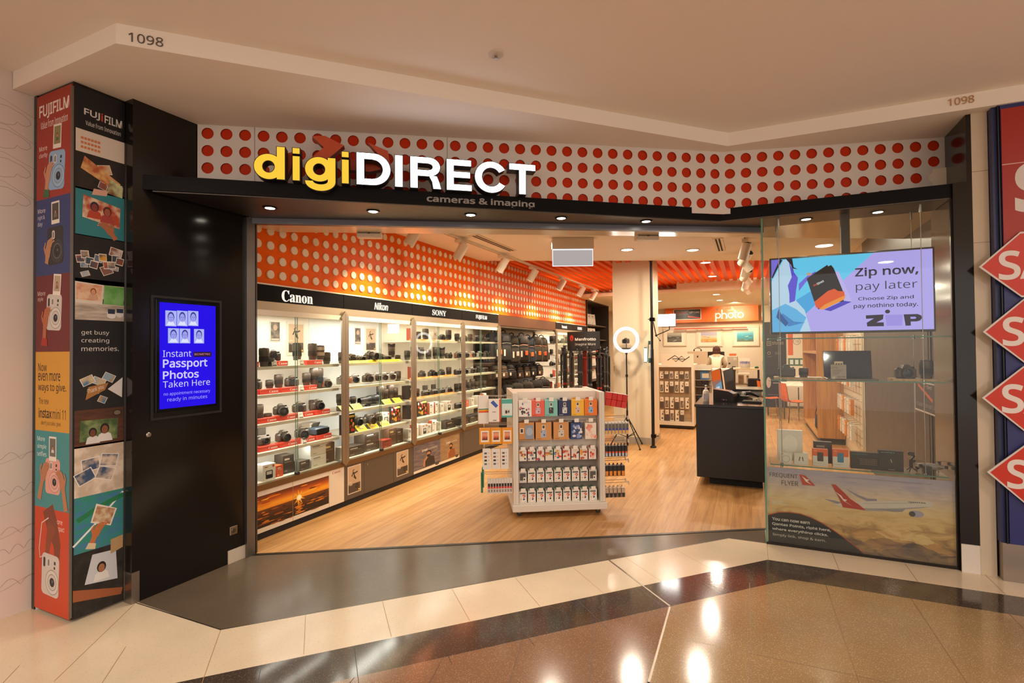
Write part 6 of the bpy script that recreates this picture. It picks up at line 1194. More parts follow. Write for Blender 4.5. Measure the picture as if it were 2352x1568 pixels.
hp = thing('headphones', 'black headphones resting on top of silver computer', 'headphones', (-1.26, 14.62, 1.552)); g = G('#221d1a', 'satin'); g.tube([(.09*cos(pi*k/10), 0, .06*sin(pi*k/10)-.0) for k in range(11)], .010, 6); g.build('band', hp)
for s in (-1, 1): g = G('#2a2522', 'satin'); g.ball((.09*s, 0, .0), .02, .03, .03); g.build('ear_cup', hp)
bd = thing('work_bench', 'bench against the back wall under the framed pictures', 'bench', (-.9, 16.35, 0)); g = G('#d6c6aa', 'satin'); g.box(-2.6, 16.0, .82, .0, 16.7, .87); local(g, bd, 'top')
for x in (-2.55, -.05): g = G('#a89878', 'satin'); g.box(x-.03, 16.05, 0, x+.03, 16.65, .82); local(g, bd, 'leg')
mn = thing('monitor', 'wide dark monitor in front of the worker', 'monitor', (-.9, 16.3, .87)); g = G('#2c2420', 'gloss'); g.box(-.26, 0, .22, .24, .03, .63, bev=.004); g.build('display', mn); g = G('#1c1917', 'satin'); g.box(-.03, .03, 0, .03, .06, .3); g.box(-.12, -.04, 0, .12, .1, .012); g.build('stand', mn)
bx = thing('photo_printer', 'grey photo printing kiosk beside the worker with orange top sign', 'kiosk', (-.50, 16.2, .87)); g = G('#b8aa94', 'satin'); g.box(-.08, 0, 0, .2, .3, .5, bev=.01); i = g.build('body', bx); g = G('#2a2622'); g.panel((0, -.0005, 0), (1, 0, 0)); g.RR(.04, .05, .14, .2, .01, '#2a2622'); g.RR(.08, .38, .16, .46, .01, '#cfc4b0'); g.Rc(-.05, .26, .0, .31, '#3a342e'); g.build('panel', i); g = G('#d8642a', 'satin'); g.box(-.03, .1, .5, .16, .13, .57); g.build('sign', bx)

def skinned(name, pts, edges, radii, col, m='satin', sub=1):
    """one continuous body grown along a skeleton"""
    me = bpy.data.meshes.new(name); me.from_pydata(pts, edges, []); o = bpy.data.objects.new(name, me); COL.objects.link(o)
    o.modifiers.new('s', 'SKIN'); sv = me.skin_vertices[0].data if me.skin_vertices else None
    if sv is None:
        bpy.context.view_layer.objects.active = o; sv = me.skin_vertices[0].data
    for i, r in enumerate(radii): sv[i].radius = (r, r) if not isinstance(r, tuple) else r
    sv[0].use_root = True
    o.modifiers.new('u', 'SUBSURF').levels = sub
    out = bpy.data.meshes.new_from_object(o.evaluated_get(bpy.context.evaluated_depsgraph_get()))
    bpy.data.objects.remove(o)
    g = G(col, m); g.v = [tuple(v.co) for v in out.vertices]
    for p in out.polygons: g.face(tuple(p.vertices), col, m, True)
    return g
pr = thing('person', 'person with short brown hair in cream shirt working at the back, seen from behind', 'person', (-.84, 15.5, 0))
sk = [(0, -.05, .92), (0, -.03, 1.08), (0, .06, 1.27), (0, .12, 1.38), (0, .15, 1.43), (0, .18, 1.53), (0, .19, 1.60),
      (-.16, .10, 1.35), (-.23, .18, 1.15), (-.16, .42, 1.03), (-.12, .52, .96), (.16, .10, 1.35), (.23, .18, 1.15), (.16, .42, 1.03), (.12, .52, .96),
      (-.09, -.05, .86), (-.10, -.02, .48), (-.10, -.07, .08), (-.10, .08, .04), (.09, -.05, .86), (.10, -.02, .48), (.10, -.07, .08), (.10, .08, .04)]
ed = [(0, 1), (1, 2), (2, 3), (3, 4), (4, 5), (5, 6), (3, 7), (7, 8), (8, 9), (9, 10), (3, 11), (11, 12), (12, 13), (13, 14), (0, 15), (15, 16), (16, 17), (17, 18), (0, 19), (19, 20), (20, 21), (21, 22)]
rd = [(.13, .1), (.125, .095), (.14, .10), (.10, .08), .05, (.078, .09), (.07, .08), .06, .05, .038, .03, .06, .05, .038, .03, .09, .06, .04, .035, .09, .06, .04, .035]
g = skinned('body', sk, ed, rd, '#b98a68'); g.ball((0, .285, 1.535), .012, .018, .018); [g.ball((s*.03, .27, 1.56), .010, .008, .008, '#2a1d16') for s in (-1, 1)]; g.box(-.02, .265, 1.49, .02, .272, 1.497, '#8a4a40'); [g.ball((s*.082, .18, 1.54), .012, .02, .03) for s in (-1, 1)]
for s in (-1, 1):      # fingers resting on the bench keyboard
    for k in range(4): g.tube([(s*(.10+.016*k), .52, .955), (s*(.098+.017*k), .565, .96), (s*(.096+.017*k), .60-.008*abs(k-1.5), .945)], [.009, .008, .006], 5)
    g.tube([(s*.095, .51, .955), (s*.07, .54, .95), (s*.06, .565, .945)], [.010, .009, .007], 5)
g.build('body', pr)
g = skinned('shirt', sk[:4]+[sk[7], sk[8], sk[9], sk[11], sk[12], sk[13], (0, .14, 1.405)], [(0, 1), (1, 2), (2, 3), (3, 4), (4, 5), (5, 6), (3, 7), (7, 8), (8, 9), (3, 10)], [(.16, .12), (.15, .12), (.165, .13), (.125, .10), .066, .06, .048, .066, .06, .048, .062], '#dccbb0', 'cloth'); g.build('shirt', pr)
g = skinned('trousers', [sk[0], sk[15], sk[16], sk[17], sk[19], sk[20], sk[21]], [(0, 1), (1, 2), (2, 3), (0, 4), (4, 5), (5, 6)], [(.14, .11), .105, .075, .06, .105, .075, .06], '#2a2624', 'cloth'); g.build('trousers', pr)
g = G('#4a2a1d', 'cloth'); g.ball((0, .165, 1.565), .105, .105, .105, nu=14, nv=10); g.ball((0, .13, 1.49), .095, .07, .08, nu=14, nv=8); g.ball((.05, .15, 1.5), .06, .07, .08); g.ball((-.05, .15, 1.5), .06, .07, .08); g.build('hair', pr)

def sea_art(g, x, z, w, h, k):
    cols = [['#4a463e', '#6a655a', '#3a3832', '#a8a08c', '#b8ae98'], ['#c8782a', '#e0a04a', '#d8c8a8', '#a8a4b8', '#c8b8c0'], ['#6a6a4a', '#4a8a8a', '#3a9ab0', '#5ab0c0', '#b8c8b8']][k]
    g.Gr(x, z, x+w, z+h, cols, n=3)
    r = random.Random(k)
    for i in range(10): cx = x+w*(.15+.7*r.random()); g.E(cx, z+h*(.08+.5*r.random()), w*.12, h*.03, r.choice(cols), n=8)
for k, (x0, x1, z0, z1, nm) in enumerate(((-2.57, -1.84, 1.685, 2.26, 'grey seascape'), (-1.53, -.76, 1.66, 2.275, 'golden dune landscape'), (-.47, .29, 1.66, 2.285, 'turquoise underwater view'))):
    t = thing('framed_picture', f'white framed {nm} on the back wall', 'picture', ((x0+x1)/2, 17.49, z0), group='framed pictures on the back wall')
    g = G('#d9c8ae', 'satin'); [g.box(*b) for b in ((x0, 17.455, z0, x1, 17.495, z0+.04), (x0, 17.455, z1-.04, x1, 17.495, z1), (x0, 17.455, z0+.04, x0+.04, 17.495, z1-.04), (x1-.04, 17.455, z0+.04, x1, 17.495, z1-.04))]; local(g, t, 'frame')
    g = G('#e6d8c0', 'satin'); g.box(x0+.04, 17.475, z0+.04, x1-.04, 17.494, z1-.04); local(g, t, 'mount')
    g = G('#888888', 'satin'); g.panel((0, 17.4745, 0), (1, 0, 0)); sea_art(g, x0+(x1-x0)*.17, z0+(z1-z0)*.22, (x1-x0)*.62, (z1-z0)*.54, k); local(g, t, 'print')
ps = thing('department_sign', 'orange photo department sign box above the back counter', 'sign', (-1.1, 17.2, 2.4))
g = G('#e0620f', 'satin'); g.box(-2.455, 17.2, 2.43, .275, 17.49, 2.97, '#e0620f'); local(g, ps, 'box'); g = G('#b8431a', 'satin'); g.box(-2.2, 17.3, 2.22, -.05, 17.36, 2.255); local(g, ps, 'lower_rail')
g = G('#f4ead8', 'satin'); g.panel((0, 17.199, 0), (1, 0, 0)); LW = .034
def ring_(cx, cz, r, a0=0, a1=360): g.L([(cx+r*cos(rad(a0+(a1-a0)*k/20)), cz+r*sin(rad(a0+(a1-a0)*k/20))) for k in range(21)], LW, '#f6eddc')
for ch in range(1):
    b = 2.53; g.L([(-.93, b-.09), (-.93, b+.17)], LW, '#f6eddc'); ring_(-.865, b+.085, .07); g.L([(-.77+.02, b), (-.75, b+.27)], LW, '#f6eddc'); ring_(-.685, b+.085, .065, 0, 180); g.L([(-.62, b), (-.62, b+.09)], LW, '#f6eddc'); ring_(-.50, b+.085, .075); g.L([(-.375, b+.02), (-.375, b+.25)], LW, '#f6eddc'); g.L([(-.42, b+.165), (-.32, b+.165)], .026, '#f6eddc'); g.L([(-.375, b+.02), (-.33, b+.005)], .028, '#f6eddc'); ring_(-.22, b+.085, .075)
    for x in (-.96, -.78, -.65): g.L([(x, b-.0 if x > -.9 else b-.09), (x+.06, b-.0 if x > -.9 else b-.09)], .016, '#f6eddc')
local(g, ps, 'lettering')
g = G('#8a6a54', 'satin'); g.panel((0, 17.1985, 0), (1, 0, 0)); g.P([(-.95, 2.83), (-.83, 2.88), (-.86, 2.78), (-.9, 2.72), (-.91, 2.8)], '#8a6248'); g.P([(-.78, 2.9), (-.7, 2.92), (-.62, 2.87), (-.72, 2.80), (-.77, 2.81), (-.7, 2.87)], '#9a7258'); g.P([(-.6, 2.8), (-.48, 2.8), (-.5, 2.88), (-.46, 2.92), (-.38, 2.78), (-.45, 2.75), (-.58, 2.76)], '#a88a6c'); local(g, ps, 'arrow_emblem')
gc = thing('gift_card_sign', 'dark gift card panel fixed on the orange photo sign', 'sign', (-1.8, 17.18, 2.52)); g = G('#e0d2c0', 'satin'); g.box(-2.2, 17.18, 2.52, -1.36, 17.197, 2.86); local(g, gc, 'border'); g = G('#2a1d18', 'satin'); g.panel((0, 17.1795, 0), (1, 0, 0)); g.Rc(-2.18, 2.54, -1.38, 2.84, '#2c201b'); g.T('THINK YOU KNOW', -2.15, 2.78, .035, '#b8a898', w=.42); g.T('PHOTOGRAPHY?', -2.15, 2.72, .035, '#d8522a', w=.38); g.T('TREAT SOMEONE TO A GIFT CARD', -2.15, 2.675, .025, '#9a8a7a', w=.4); g.T('GIFT CARD', -1.71, 2.72, .055, '#d8ccbc', w=.3); g.P([(-1.76, 2.6), (-1.40, 2.56), (-1.40, 2.58), (-1.76, 2.635)], '#d8522a'); local(g, gc, 'print')

# ---------------------------------------------------------------- right back: tables, basket, chairs, timber, partition
kt = thing('kiosk_table', 'tall narrow table with cartons beneath, right of the worker', 'table', (-.06, 14.6, 0)); g = G('#c8b08a', 'satin'); g.box(-.39, 14.3, 1.05, .24, 14.95, 1.085); local(g, kt, 'top')
for x in (-.36, .21):
    for y in (14.34, 14.9): g = G('#2a2320', 'satin'); g.box(x-.02, y-.02, 0, x+.02, y+.02, 1.05); local(g, kt, 'leg')
g = G('#8a7c66', 'metal'); g.box(-.36, 14.34, .66, .02, 14.9, .69); local(g, kt, 'shelf')
for k, (x, z, c, nm) in enumerate(((-.30, .005, '#b88a54', 'tan carton under the tall table, left'), (-.16, .005, '#c89a62', 'tan carton under the tall table, right'), (-.2, .695, '#9a7a54', 'brown carton on the shelf of the tall table'))): carton('carton', .13, .2, .26 if k < 2 else .2, c, c, lines_art('#7a5a34')).put((x, 14.6, z), nm, 0, group='cartons at the tall table')
ch = thing('office_seat', 'black padded seat in front of the right half of tall table', 'seat', (.12, 13.86, 0)); g = G('#141110', 'cloth'); g.box(-.16, -.02, .52, .12, .04, .86, bev=.03); g.build('backrest', ch); g = G('#141110', 'cloth'); g.box(-.17, -.0, .42, .13, .38, .5, bev=.03); g.build('cushion', ch); g = G('#3a3532', 'metal'); g.tube([(-.02, .18, .03), (-.02, .18, .42)], .02, 8); g.lathe([(.18, 0), (.18, .02), (.03, .04)], 12, o=(-.02, .18, 0)); g.build('base', ch)
bk_ = thing('wire_basket', 'wire basket of rolled papers on the tall table', 'basket', (-.10, 14.5, 1.086)); g = G('#b8b0a0', 'metal')
for z in (.005, .05, .10): g.tube([(.11*cos(2*pi*k/16)*(1+z), .09*sin(2*pi*k/16), z) for k in range(17)], .004, 5)
for k in range(12): g.tube([(.105*cos(2*pi*k/12), .088*sin(2*pi*k/12), .0), (.12*cos(2*pi*k/12), .095*sin(2*pi*k/12), .10)], .003, 4)
g.build('basket', bk_)
pp = Proto('paper_roll', 'paper'); g = G('#e2d8cc', 'satin'); g.lathe([(.014, 0), (.014, .24)], 10); pp.add('paper', g); g = G('#8a8ab0'); g.lathe([(.0142, .10), (.0142, .16)], 10, cap=False); pp.add('band', g)
for k in range(8): pp.put((-.19+.025*k, 14.5+.03*(k % 3-1), 1.10), f'rolled paper in the wire basket, {ORD[k]} from left', 0, group='paper rolls in the wire basket', ry=.12*(k-3.5)/3.5)
gt = thing('tape_dispenser', 'small green and black gadget at right end of tall table', 'gadget', (.17, 14.45, 1.0855)); g = G('#2a2624', 'satin'); g.box(-.05, -.03, 0, .05, .03, .03, bev=.006); g.build('base', gt); g = G('#3f8a5a', 'satin'); g.ball((0, 0, .04), .035, .025, .022); g.build('cover', gt)
rt = thing('stand_display', 'slim red and orange hanging display by the worker', 'display', (-.46, 13.95, 0)); g = G('#d6c4a4', 'satin'); g.box(-.06, .02, 0, .06, .06, 1.02); g.build('post', rt); g = G('#c8321c', 'satin'); g.box(-.06, -.01, .52, .05, .02, .82); g.box(-.06, -.015, .78, .05, -.008, .83, '#d84a24'); g.build('red_pack', rt); g = G('#c8742a', 'satin'); g.box(-.02, -.02, .2, .055, .018, .5); g.build('orange_pack', rt)
pn = thing('partition', 'dark studio partition with pale logo lettering behind the window case', 'partition', (.62, 15.5, 0)); g = G('#2c2825', 'satin'); g.box(.36, 15.5, .0, .90, 15.56, 2.3); local(g, pn, 'panel'); g = G('#b8a890'); g.panel((0, 15.499, 0), (1, 0, 0)); g.T('STUDIO', .57, 1.69, .07, '#b8a890', w=.27); g.RR(.44, 1.66, .54, 1.78, .005, '#a8987e'); g.RR(.45, 1.67, .53, 1.77, .004, '#2c2825'); g.T('S', .475, 1.69, .06, '#a8987e'); g.O(.49, 1.46, .04, .03, '#a8987e'); g.T('film', .63, 1.42, .07, '#8a7c68', w=.12); g.Rc(.44, 1.36, .55, 1.365, '#a8987e'); local(g, pn, 'lettering')
fpz = thing('photo_poster', 'black and white portrait poster low on the dark partition', 'poster', (.52, 13.6, 0)); g = G('#141211', 'satin'); g.box(.36, 13.6, .45, .66, 13.62, .98); local(g, fpz, 'board'); g = G('#888888'); g.panel((0, 13.599, 0), (1, 0, 0)); g.E(.41, .78, .05, .13, '#b8b0a8', n=14); g.E(.43, .82, .012, .012, '#1d1b1a', n=8); g.L([(.42, .78), (.44, .74)], .006, '#6a645e'); g.Rc(.5, .76, .64, .785, '#8a847e'); g.Rc(.39, .49, .63, .5, '#7a746e'); local(g, fpz, 'print'); g = G('#1d1a18', 'satin'); g.box(.38, 13.62, 0, .4, 13.64, .9); g.box(.62, 13.62, 0, .64, 13.64, .9); local(g, fpz, 'legs')
wb = thing('table', 'white table covered with papers seen through window case', 'table', (.88, 13.8, 0)); g = G('#e6dcc8', 'satin'); g.box(.66, 13.0, .72, 1.15, 14.6, .75); local(g, wb, 'top')
for x in (.70, 1.1):
    for y in (13.05, 14.55): g = G('#8a8478', 'metal'); g.tube([(x, y, 0), (x, y, .72)], .015, 6); local(g, wb, 'leg')
OC = Proto('chair', 'chair'); g = G('#d8641c', 'satin'); N = 9
prof = [(.20, .46), (.0, .44), (-.14, .45), (-.19, .50), (-.21, .62), (-.23, .84)]
g.ring([[(-.20*(1 if k < 5 else .8), y, z) for y, z in [prof[k]]] + [(x, prof[k][0]-.02*(1-abs(x)/.2), prof[k][1]-.012*(1-abs(x)/.2)) for x in (-.1, 0, .1)] + [(.20*(1 if k < 5 else .8), prof[k][0], prof[k][1])] for k in range(6)], cap=False, closed=False)
g.ring([[(x, prof[k][0]-(.012 if k > 2 else 0), prof[k][1]-(.012 if k <= 3 else 0)) for x in (-.2*(1 if k < 5 else .8), -.1, 0, .1, .2*(1 if k < 5 else .8))][::-1] for k in range(6)], cap=False, closed=False); OC.add('shell', g)
for x in (-.17, .17):
    for y in (-.16, .16): g = G('#b8b0a4', 'chrome'); g.tube([(x, y, .44), (x*1.12, y*1.25, .0)], .010, 6); OC.add('leg', g)
OC.put((.42, 13.3, 0), 'orange moulded chair left of the papered table, farther one', -1.4, group='orange chairs at the white table'); OC.put((.86, 12.62, 0), 'orange moulded chair in front of the papered table, nearer one', -1.2, group='orange chairs at the white table')
for k in range(5): pp2 = carton('paper_sheet', .16, .12, .006, '#f0e8da', '#e0d6c4'); pp2.put((.80+.06*(k % 3), 13.2+.27*k, .7505), f'loose printed sheet on the papered table, {ORD[k]} from the near end', .4*k, group='sheets on the white table')
tc_ = thing('timber_unit', 'tall oak unit with open niche against the right wall', 'cabinet', (1.25, 11.4, 0)); g = G('#c08a48', 'wood'); g.col2 = '#a87236'
for b in ((1.02, 9.9, .1, 1.41, 9.94, 2.3), (1.02, 12.3, .1, 1.41, 12.34, 2.3), (1.38, 9.94, .1, 1.41, 12.3, 2.3), (1.02, 9.94, 2.26, 1.38, 12.3, 2.3), (1.02, 9.94, 1.5, 1.38, 12.3, 1.54), (1.02, 9.94, .1, 1.38, 12.3, .14)): g.box(*b, '#c08a48', 'wood', 0, '#a87236')
local(g, tc_, 'carcass'); g = G('#3a322b', 'matte'); g.box(1.06, 9.95, 0, 1.41, 12.3, .1); local(g, tc_, 'plinth')
hb = BB[1]; hb.put((1.2, 10.6, .145), 'dark roller bag standing in the oak unit', -pi/2)
hk = thing('hanging_rail', 'wall rack of hanging packs between oak unit and grey door', 'rack', (1.36, 9.1, 0)); g = G('#d6c8ae', 'satin'); g.box(1.395, 8.4, .2, 1.415, 9.88, 2.3); [g.box(1.39, 8.4, .25+.1*k, 1.395, 9.88, .256+.1*k, '#9a8c74') for k in range(20)]; local(g, hk, 'slat_panel')
for z in (1.55, 1.05, .65, .30):
    for k in range(6): g = G('#a8a298', 'metal'); g.tube([(1.40, 8.55+.22*k, z+.225), (1.28, 8.55+.22*k, z+.225), (1.27, 8.55+.22*k, z+.24)], .003, 5); local(g, hk, 'hook')
ap_ = [carton('hanging_pack', .10, .04, .22, c, c, lines_art(a, b)) for c, a, b in (('#e8ddc8', '#c8321c', '#5a544c'), ('#d8cdb8', '#2a2622', '#8a8074'), ('#e0872a', '#f0e0c8', '#2a2622'))]
for r_, z in enumerate((1.55, 1.05, .65, .30)):
    for k in range(6): ap_[(k+r_) % 3].put((1.30, 8.55+.22*k, z), f'hanging pack, {ORD[k]} from near end in {["top", "second", "third", "lowest"][r_]} row of the right wall rack', -pi/2, group='packs on the right wall rack')
sw = thing('banner_stand', 'white and orange pull up banner far behind window case', 'banner', (.98, 15.45, 0)); g = G('#e6d8c4', 'satin'); g.box(.92, 15.45, .05, 1.36, 15.46, 2.2); i = local(g, sw, 'banner'); g = G('#d8601c', 'satin'); g.panel((0, 15.4495, 0), (1, 0, 0)); g.P([(.94, 1.4), (1.06, 1.4), (1.06, 2.15), (.94, 2.15)], '#d8601c'); g.O(1.15, 1.76, .085, .075, '#4a3a2c'); g.T('19', 1.11, 1.72, .08, '#4a3a2c', w=.08); g.Rc(.94, 1.12, 1.34, 1.32, '#3f6a4c'); [g.Rc(.98+.12*k, 1.16, 1.06+.12*k, 1.28, '#e0e4dc') for k in range(3)]; g.build('print', i); g = G('#8a857c', 'metal'); g.box(.9, 15.4, 0, 1.38, 15.5, .05); local(g, sw, 'base')
gs = thing('gift_card_sign', 'dark gift card panel with orange bar hung on grey wall behind window case', 'sign', (1.4, 5.5, 1.04)); g = G('#d8d0c4', 'satin'); g.box(1.385, 5.21, 1.035, 1.40, 5.86, 1.30); local(g, gs, 'border'); g = G('#2c2622'); g.panel((1.3845, 5.86, 0), (0, -1, 0)); g.Rc(.015, 1.05, .635, 1.29, '#2e2823'); g.P([(.1, 1.26), (.5, 1.14), (.5, 1.17), (.1, 1.285)], '#d8602a'); g.T("IT'S EASIER TO GIFT A GIFT CARD", .04, 1.085, .03, '#a89c8c', w=.56); g.T('digi', .3, 1.255, .025, '#d8602a', w=.06); g.T('Direct', .365, 1.25, .03, '#d8d0c4', w=.12); local(g, gs, 'print')

# ---------------------------------------------------------------- goods in the window case
for k, (x0, x1) in enumerate(((.19, .545), (1.005, 1.30))):
    t = thing('display_board', f'shallow pale wooden board on the middle window shelf, {"left" if k == 0 else "right"} one', 'board', ((x0+x1)/2, 4.9, 1.3505), group='wooden boards on the middle window shelf'); g = G('#c8a878', 'wood'); g.prism([(x0, 4.83), (x1, 4.83), (x1, 5.0), (x0, 5.0)], 1.3505, 1.368, '#c8a878', 'wood'); g.c2 = [lin('#b8945f')]*len(g.f); local(g, t, 'board')
BT = 1.3685
cw = dslr('camera', '#141212', '#100f0f', 0, .03); cw2 = dslr('camera', '#191716', '#141212', .02, .034)
cw.put((.285, 4.90, BT), 'black camera body at left of the left wooden board', pi); Ls.put((.41, 4.9, BT), 'short black lens beside camera on the left wooden board'); cw2.put((1.10, 4.90, BT), 'black camera facing out on the right wooden board', .15, scale=1.05); lens_p('lens', .135, .043, '#1d1b1a').put((1.235, 4.92, BT), 'tall black lens on the right wooden board')
lt = thing('laptop', 'open dark laptop on the middle window shelf', 'laptop', (.74, 4.92, 1.351)); g = G('#6a655e', 'metal'); g.box(-.17, -.12, 0, .17, .11, .014, bev=.003); g.build('base', lt); g = G('#1a1c28', 'mirror'); g.at(0, .11, .014, 0, -.16); g.box(-.17, 0, 0, .17, .008, .222, bev=.003); b = g.build('lid', lt); g = G('#23263a', 'mirror'); g.at(0, .11, .014, 0, -.16); g.box(-.16, -.001, .012, .16, 0, .212); g.build('screen', b)
pc = thing('price_card', 'large grey price card in front of the laptop', 'card', (.645, 4.80, 1.351)); g = G('#a89c88', 'satin'); g.box(-.053, 0, 0, .053, .003, .125); g.build('card', pc); g = G('#3a342e'); g.panel((0, -.0005, 0), (1, 0, 0)); g.T('LAPTOP', -.045, .095, .010, '#4a443c', w=.04); [g.Rc(-.04, .08-.01*k, .03-.01*k, .083-.01*k, '#7a7060') for k in range(4)]; g.T('$2,199', -.005, .022, .011, '#2a2622', w=.05, bold=.01); g.T('digiDirect', -.01, .006, .010, '#a83a24', w=.055); g.Rc(-.045, .008, -.022, .03, '#c8bca8'); g.build('print', pc)
tc2 = thing('price_card', 'small cream ticket standing above the grey price card', 'card', (.655, 4.86, 1.4)); g = G('#e2cfa8', 'satin'); g.box(-.03, 0, -.035, .03, .003, .10); g.build('card', tc2); g = G('#3a2c20'); g.panel((0, -.0005, 0), (1, 0, 0)); [g.RR(-.022+.017*k, .07, -.01+.017*k, .085, .002, '#4a3a2a') for k in range(3)]; g.build('print', tc2)
ZB = .6525
def put(w, d, h, c, sd, art, x, y, lab, name='product_box', rz=0): carton(name, w, d, h, c, sd, art).put((x, y, ZB), lab, rz)
def lap_art(g, w, h): g.E(0, h*.55, w*.3, h*.3, '#efe9dd', n=20)
def ring_art(g, w, h): g.O(0, h*.45, w*.34, w*.28, '#b8b0a0'); g.Rc(-w*.4, h*.88, -w*.2, h*.92, '#6a645a')
def buds_art(g, w, h):
    for x in (-.1, .1): g.L([(x*w, h*.6), (x*w*1.3, h*.45), (x*w*1.5, h*.34)], w*.07, '#5a5450'); g.E(x*w, h*.62, w*.05, w*.06, '#3a3634', n=8)
def disk_art(c):
    def f(g, w, h): g.Rc(-w/2, h*.6, w/2, h, '#e0601c'); g.Rc(-w/2, 0, w/2, h*.6, '#d8d0c2'); g.RR(-w*.2, h*.28, w*.2, h*.82, w*.05, c); g.T('disk', -w*.42, h*.88, h*.05, '#f0e6d8', w=w*.2); g.T('My Passport', -w*.42, h*.14, h*.045, '#5a544c', w=w*.5)
    return f
def kb_art(g, w, h):
    g.T('ILLUMINATED', -w*.45, h*.86, h*.05, '#3f8f8a', w=w*.55); g.RR(-w*.2, h*.22, w*.46, h*.68, w*.02, '#25211f')
    for i in range(11):
        for j in range(4): g.Rc(-w*.18+w*.056*i, h*(.27+.1*j), -w*.14+w*.056*i, h*(.33+.1*j), '#6a5440')
def mx_art(g, w, h): g.T('MX MASTER 3', -w*.42, h*.9, h*.05, '#8ab0ac', w=w*.55); g.E(0, h*.5, w*.14, h*.18, '#2c2826', n=14); g.L([(-.02*w, h*.6), (w*.02, h*.44)], w*.03, '#b8a888'); g.T('logitech', -w*.12, h*.06, h*.045, '#b8b0a4', w=w*.26)
put(.19, .05, .255, '#e2ddd2', '#c8c2b4', lap_art, .305, 4.99, 'tall plain white box at left of the lowest window shelf')
put(.088, .04, .088, '#ddd6c8', '#c4bcac', ring_art, .265, 4.84, 'small white box with a ring on lowest window shelf'); put(.10, .05, .095, '#ddd6c8', '#c4bcac', buds_art, .375, 4.84, 'small white earphone box on lowest window shelf')
put(.13, .05, .175, '#2a2421', '#1d1917', lines_art('#8a8074', '#6a6054'), .545, 4.98, 'dark box behind the orange and white disk boxes'); put(.108, .04, .135, '#e0601c', '#c8551a', disk_art('#3a322c'), .512, 4.85, 'orange and white disk box showing a dark disk'); put(.108, .04, .142, '#e0601c', '#c8551a', disk_art('#3a7a98'), .652, 4.85, 'orange and white disk box showing a blue disk')
put(.185, .05, .13, '#24201e', '#1a1716', kb_art, .815, 4.86, 'dark keyboard box on the lowest window shelf'); put(.155, .06, .155, '#201d1b', '#181514', mx_art, .985, 4.86, 'dark mouse box right of the keyboard box')
put(.05, .05, .06, '#24211f', '#1a1816', None, 1.205, 4.83, 'small dark cube in front of the drone', 'small_speaker')
gm = thing('gimbal', 'small black gimbal handle standing on the lowest window shelf', 'gimbal', (1.12, 4.88, ZB)); g = G('#171514', 'satin'); g.tube([(0, 0, .03), (0, 0, .09)], .012, 8); g.tube([(0, 0, .09), (.02, .0, .12), (-.01, 0, .135)], .008, 6); g.build('handle', gm); g = G('#1d1b1a', 'satin'); g.box(-.02, -.015, .125, .02, .012, .15, bev=.004); g.build('head', gm)
for k in range(3): a = 2*pi*k/3; g = G('#171514', 'satin'); g.tube([(0, 0, .035), (.04*cos(a), .04*sin(a), .004)], .004, 5); g.build('leg', gm)
dr = thing('drone', 'grey four armed drone at right end of the lowest window shelf', 'drone', (1.25, 4.93, ZB))
g = G('#b8b4ae', 'satin'); rows = [[(x, w*cos(2*pi*k/10), .04+h*sin(2*pi*k/10)) for k in range(10)] for x, w, h in ((-.085, .012, .012), (-.06, .028, .022), (0, .034, .026), (.06, .026, .02), (.085, .012, .01))]; g.ring(rows); g.build('body', dr)
for sx in (-1, 1):
    for sy in (-1, 1):
        g = G('#9a968f', 'satin'); g.tube([(sx*.04, sy*.02, .045), (sx*.075, sy*.075, .05)], .007, 6); a = g.build('arm', dr); g = G('#2a2725', 'satin'); g.lathe([(.010, .045), (.010, .066)], 8, o=(sx*.078, sy*.08, 0)); g.build('motor', a); g = G('#3a3633', 'satin'); g.at(sx*.078, sy*.08, .067, sx*sy*.7); g.box(-.05, -.005, 0, .05, .005, .0015); g.build('propeller', a)
    g = G('#9a968f', 'satin'); g.tube([(sx*.04, -.02, .025), (sx*.045, -.03, .002)], .004, 5); g.tube([(sx*.04, .02, .025), (sx*.045, .03, .002)], .004, 5); g.build('landing_leg', dr)
g = G('#1d1b1a', 'gloss'); g.ball((-.078, 0, .025), .014); g.build('camera', dr)

# ---------------------------------------------------------------- ceiling fittings in the shop
def track(x, y0, y1, z, lab):
    t = thing('lighting_track', lab, 'track', (x, (y0+y1)/2, z)); g = G('#e0d3be', 'satin'); g.box(x-.018, y0, z-.03, x+.018, y1, z); local(g, t, 'rail'); g = G('#3a332c', 'matte'); g.box(x-.004, y0+.02, z-.031, x+.004, y1-.02, z-.0295); local(g, t, 'slot')
track(-3.27, 4.2, 12.0, 3.029, 'white lighting track along the left side of shop ceiling'); track(-.03, 6.7, 14.0, 3.029, 'white lighting track along the right side of shop ceiling')
TL = Proto('spotlight', 'spotlight')
g = G('#e2d5c0', 'satin'); g.box(-.035, -.09, -.045, .035, .09, 0, bev=.003); TL.add('adaptor', g)
def head(dirv):
    P = Proto('spotlight', 'spotlight'); P.parts = list(TL.parts)
    g = G('#d8ccb8', 'metal'); g.tube([(0, 0, -.045), (0, 0, -.10)], .008, 6); P.add('joint', g)
    d = Vector(dirv).normalized(); M = Matrix.Translation((0, 0, -.14)) @ d.to_track_quat('Z', 'Y').to_matrix().to_4x4()
    g = G('#ddd0ba', 'satin'); g.M = M; g.lathe([(.055, -.11), (.06, -.105), (.06, .11), (.053, .11), (.05, .095)], 20, cap=False); i = P.add('lamp_head', g)
    g = G('#1a1715', 'matte'); g.M = M; g.lathe([(.0, -.108), (.055, -.11)], 20, cap=False); P.add('back_cap', g, i)
    g = G('#fff2da', 'glow10'); g.M = M; g.lathe([(.0, .094), (.05, .095)], 20, cap=False); P.add('lens', g, i)
    return P, d
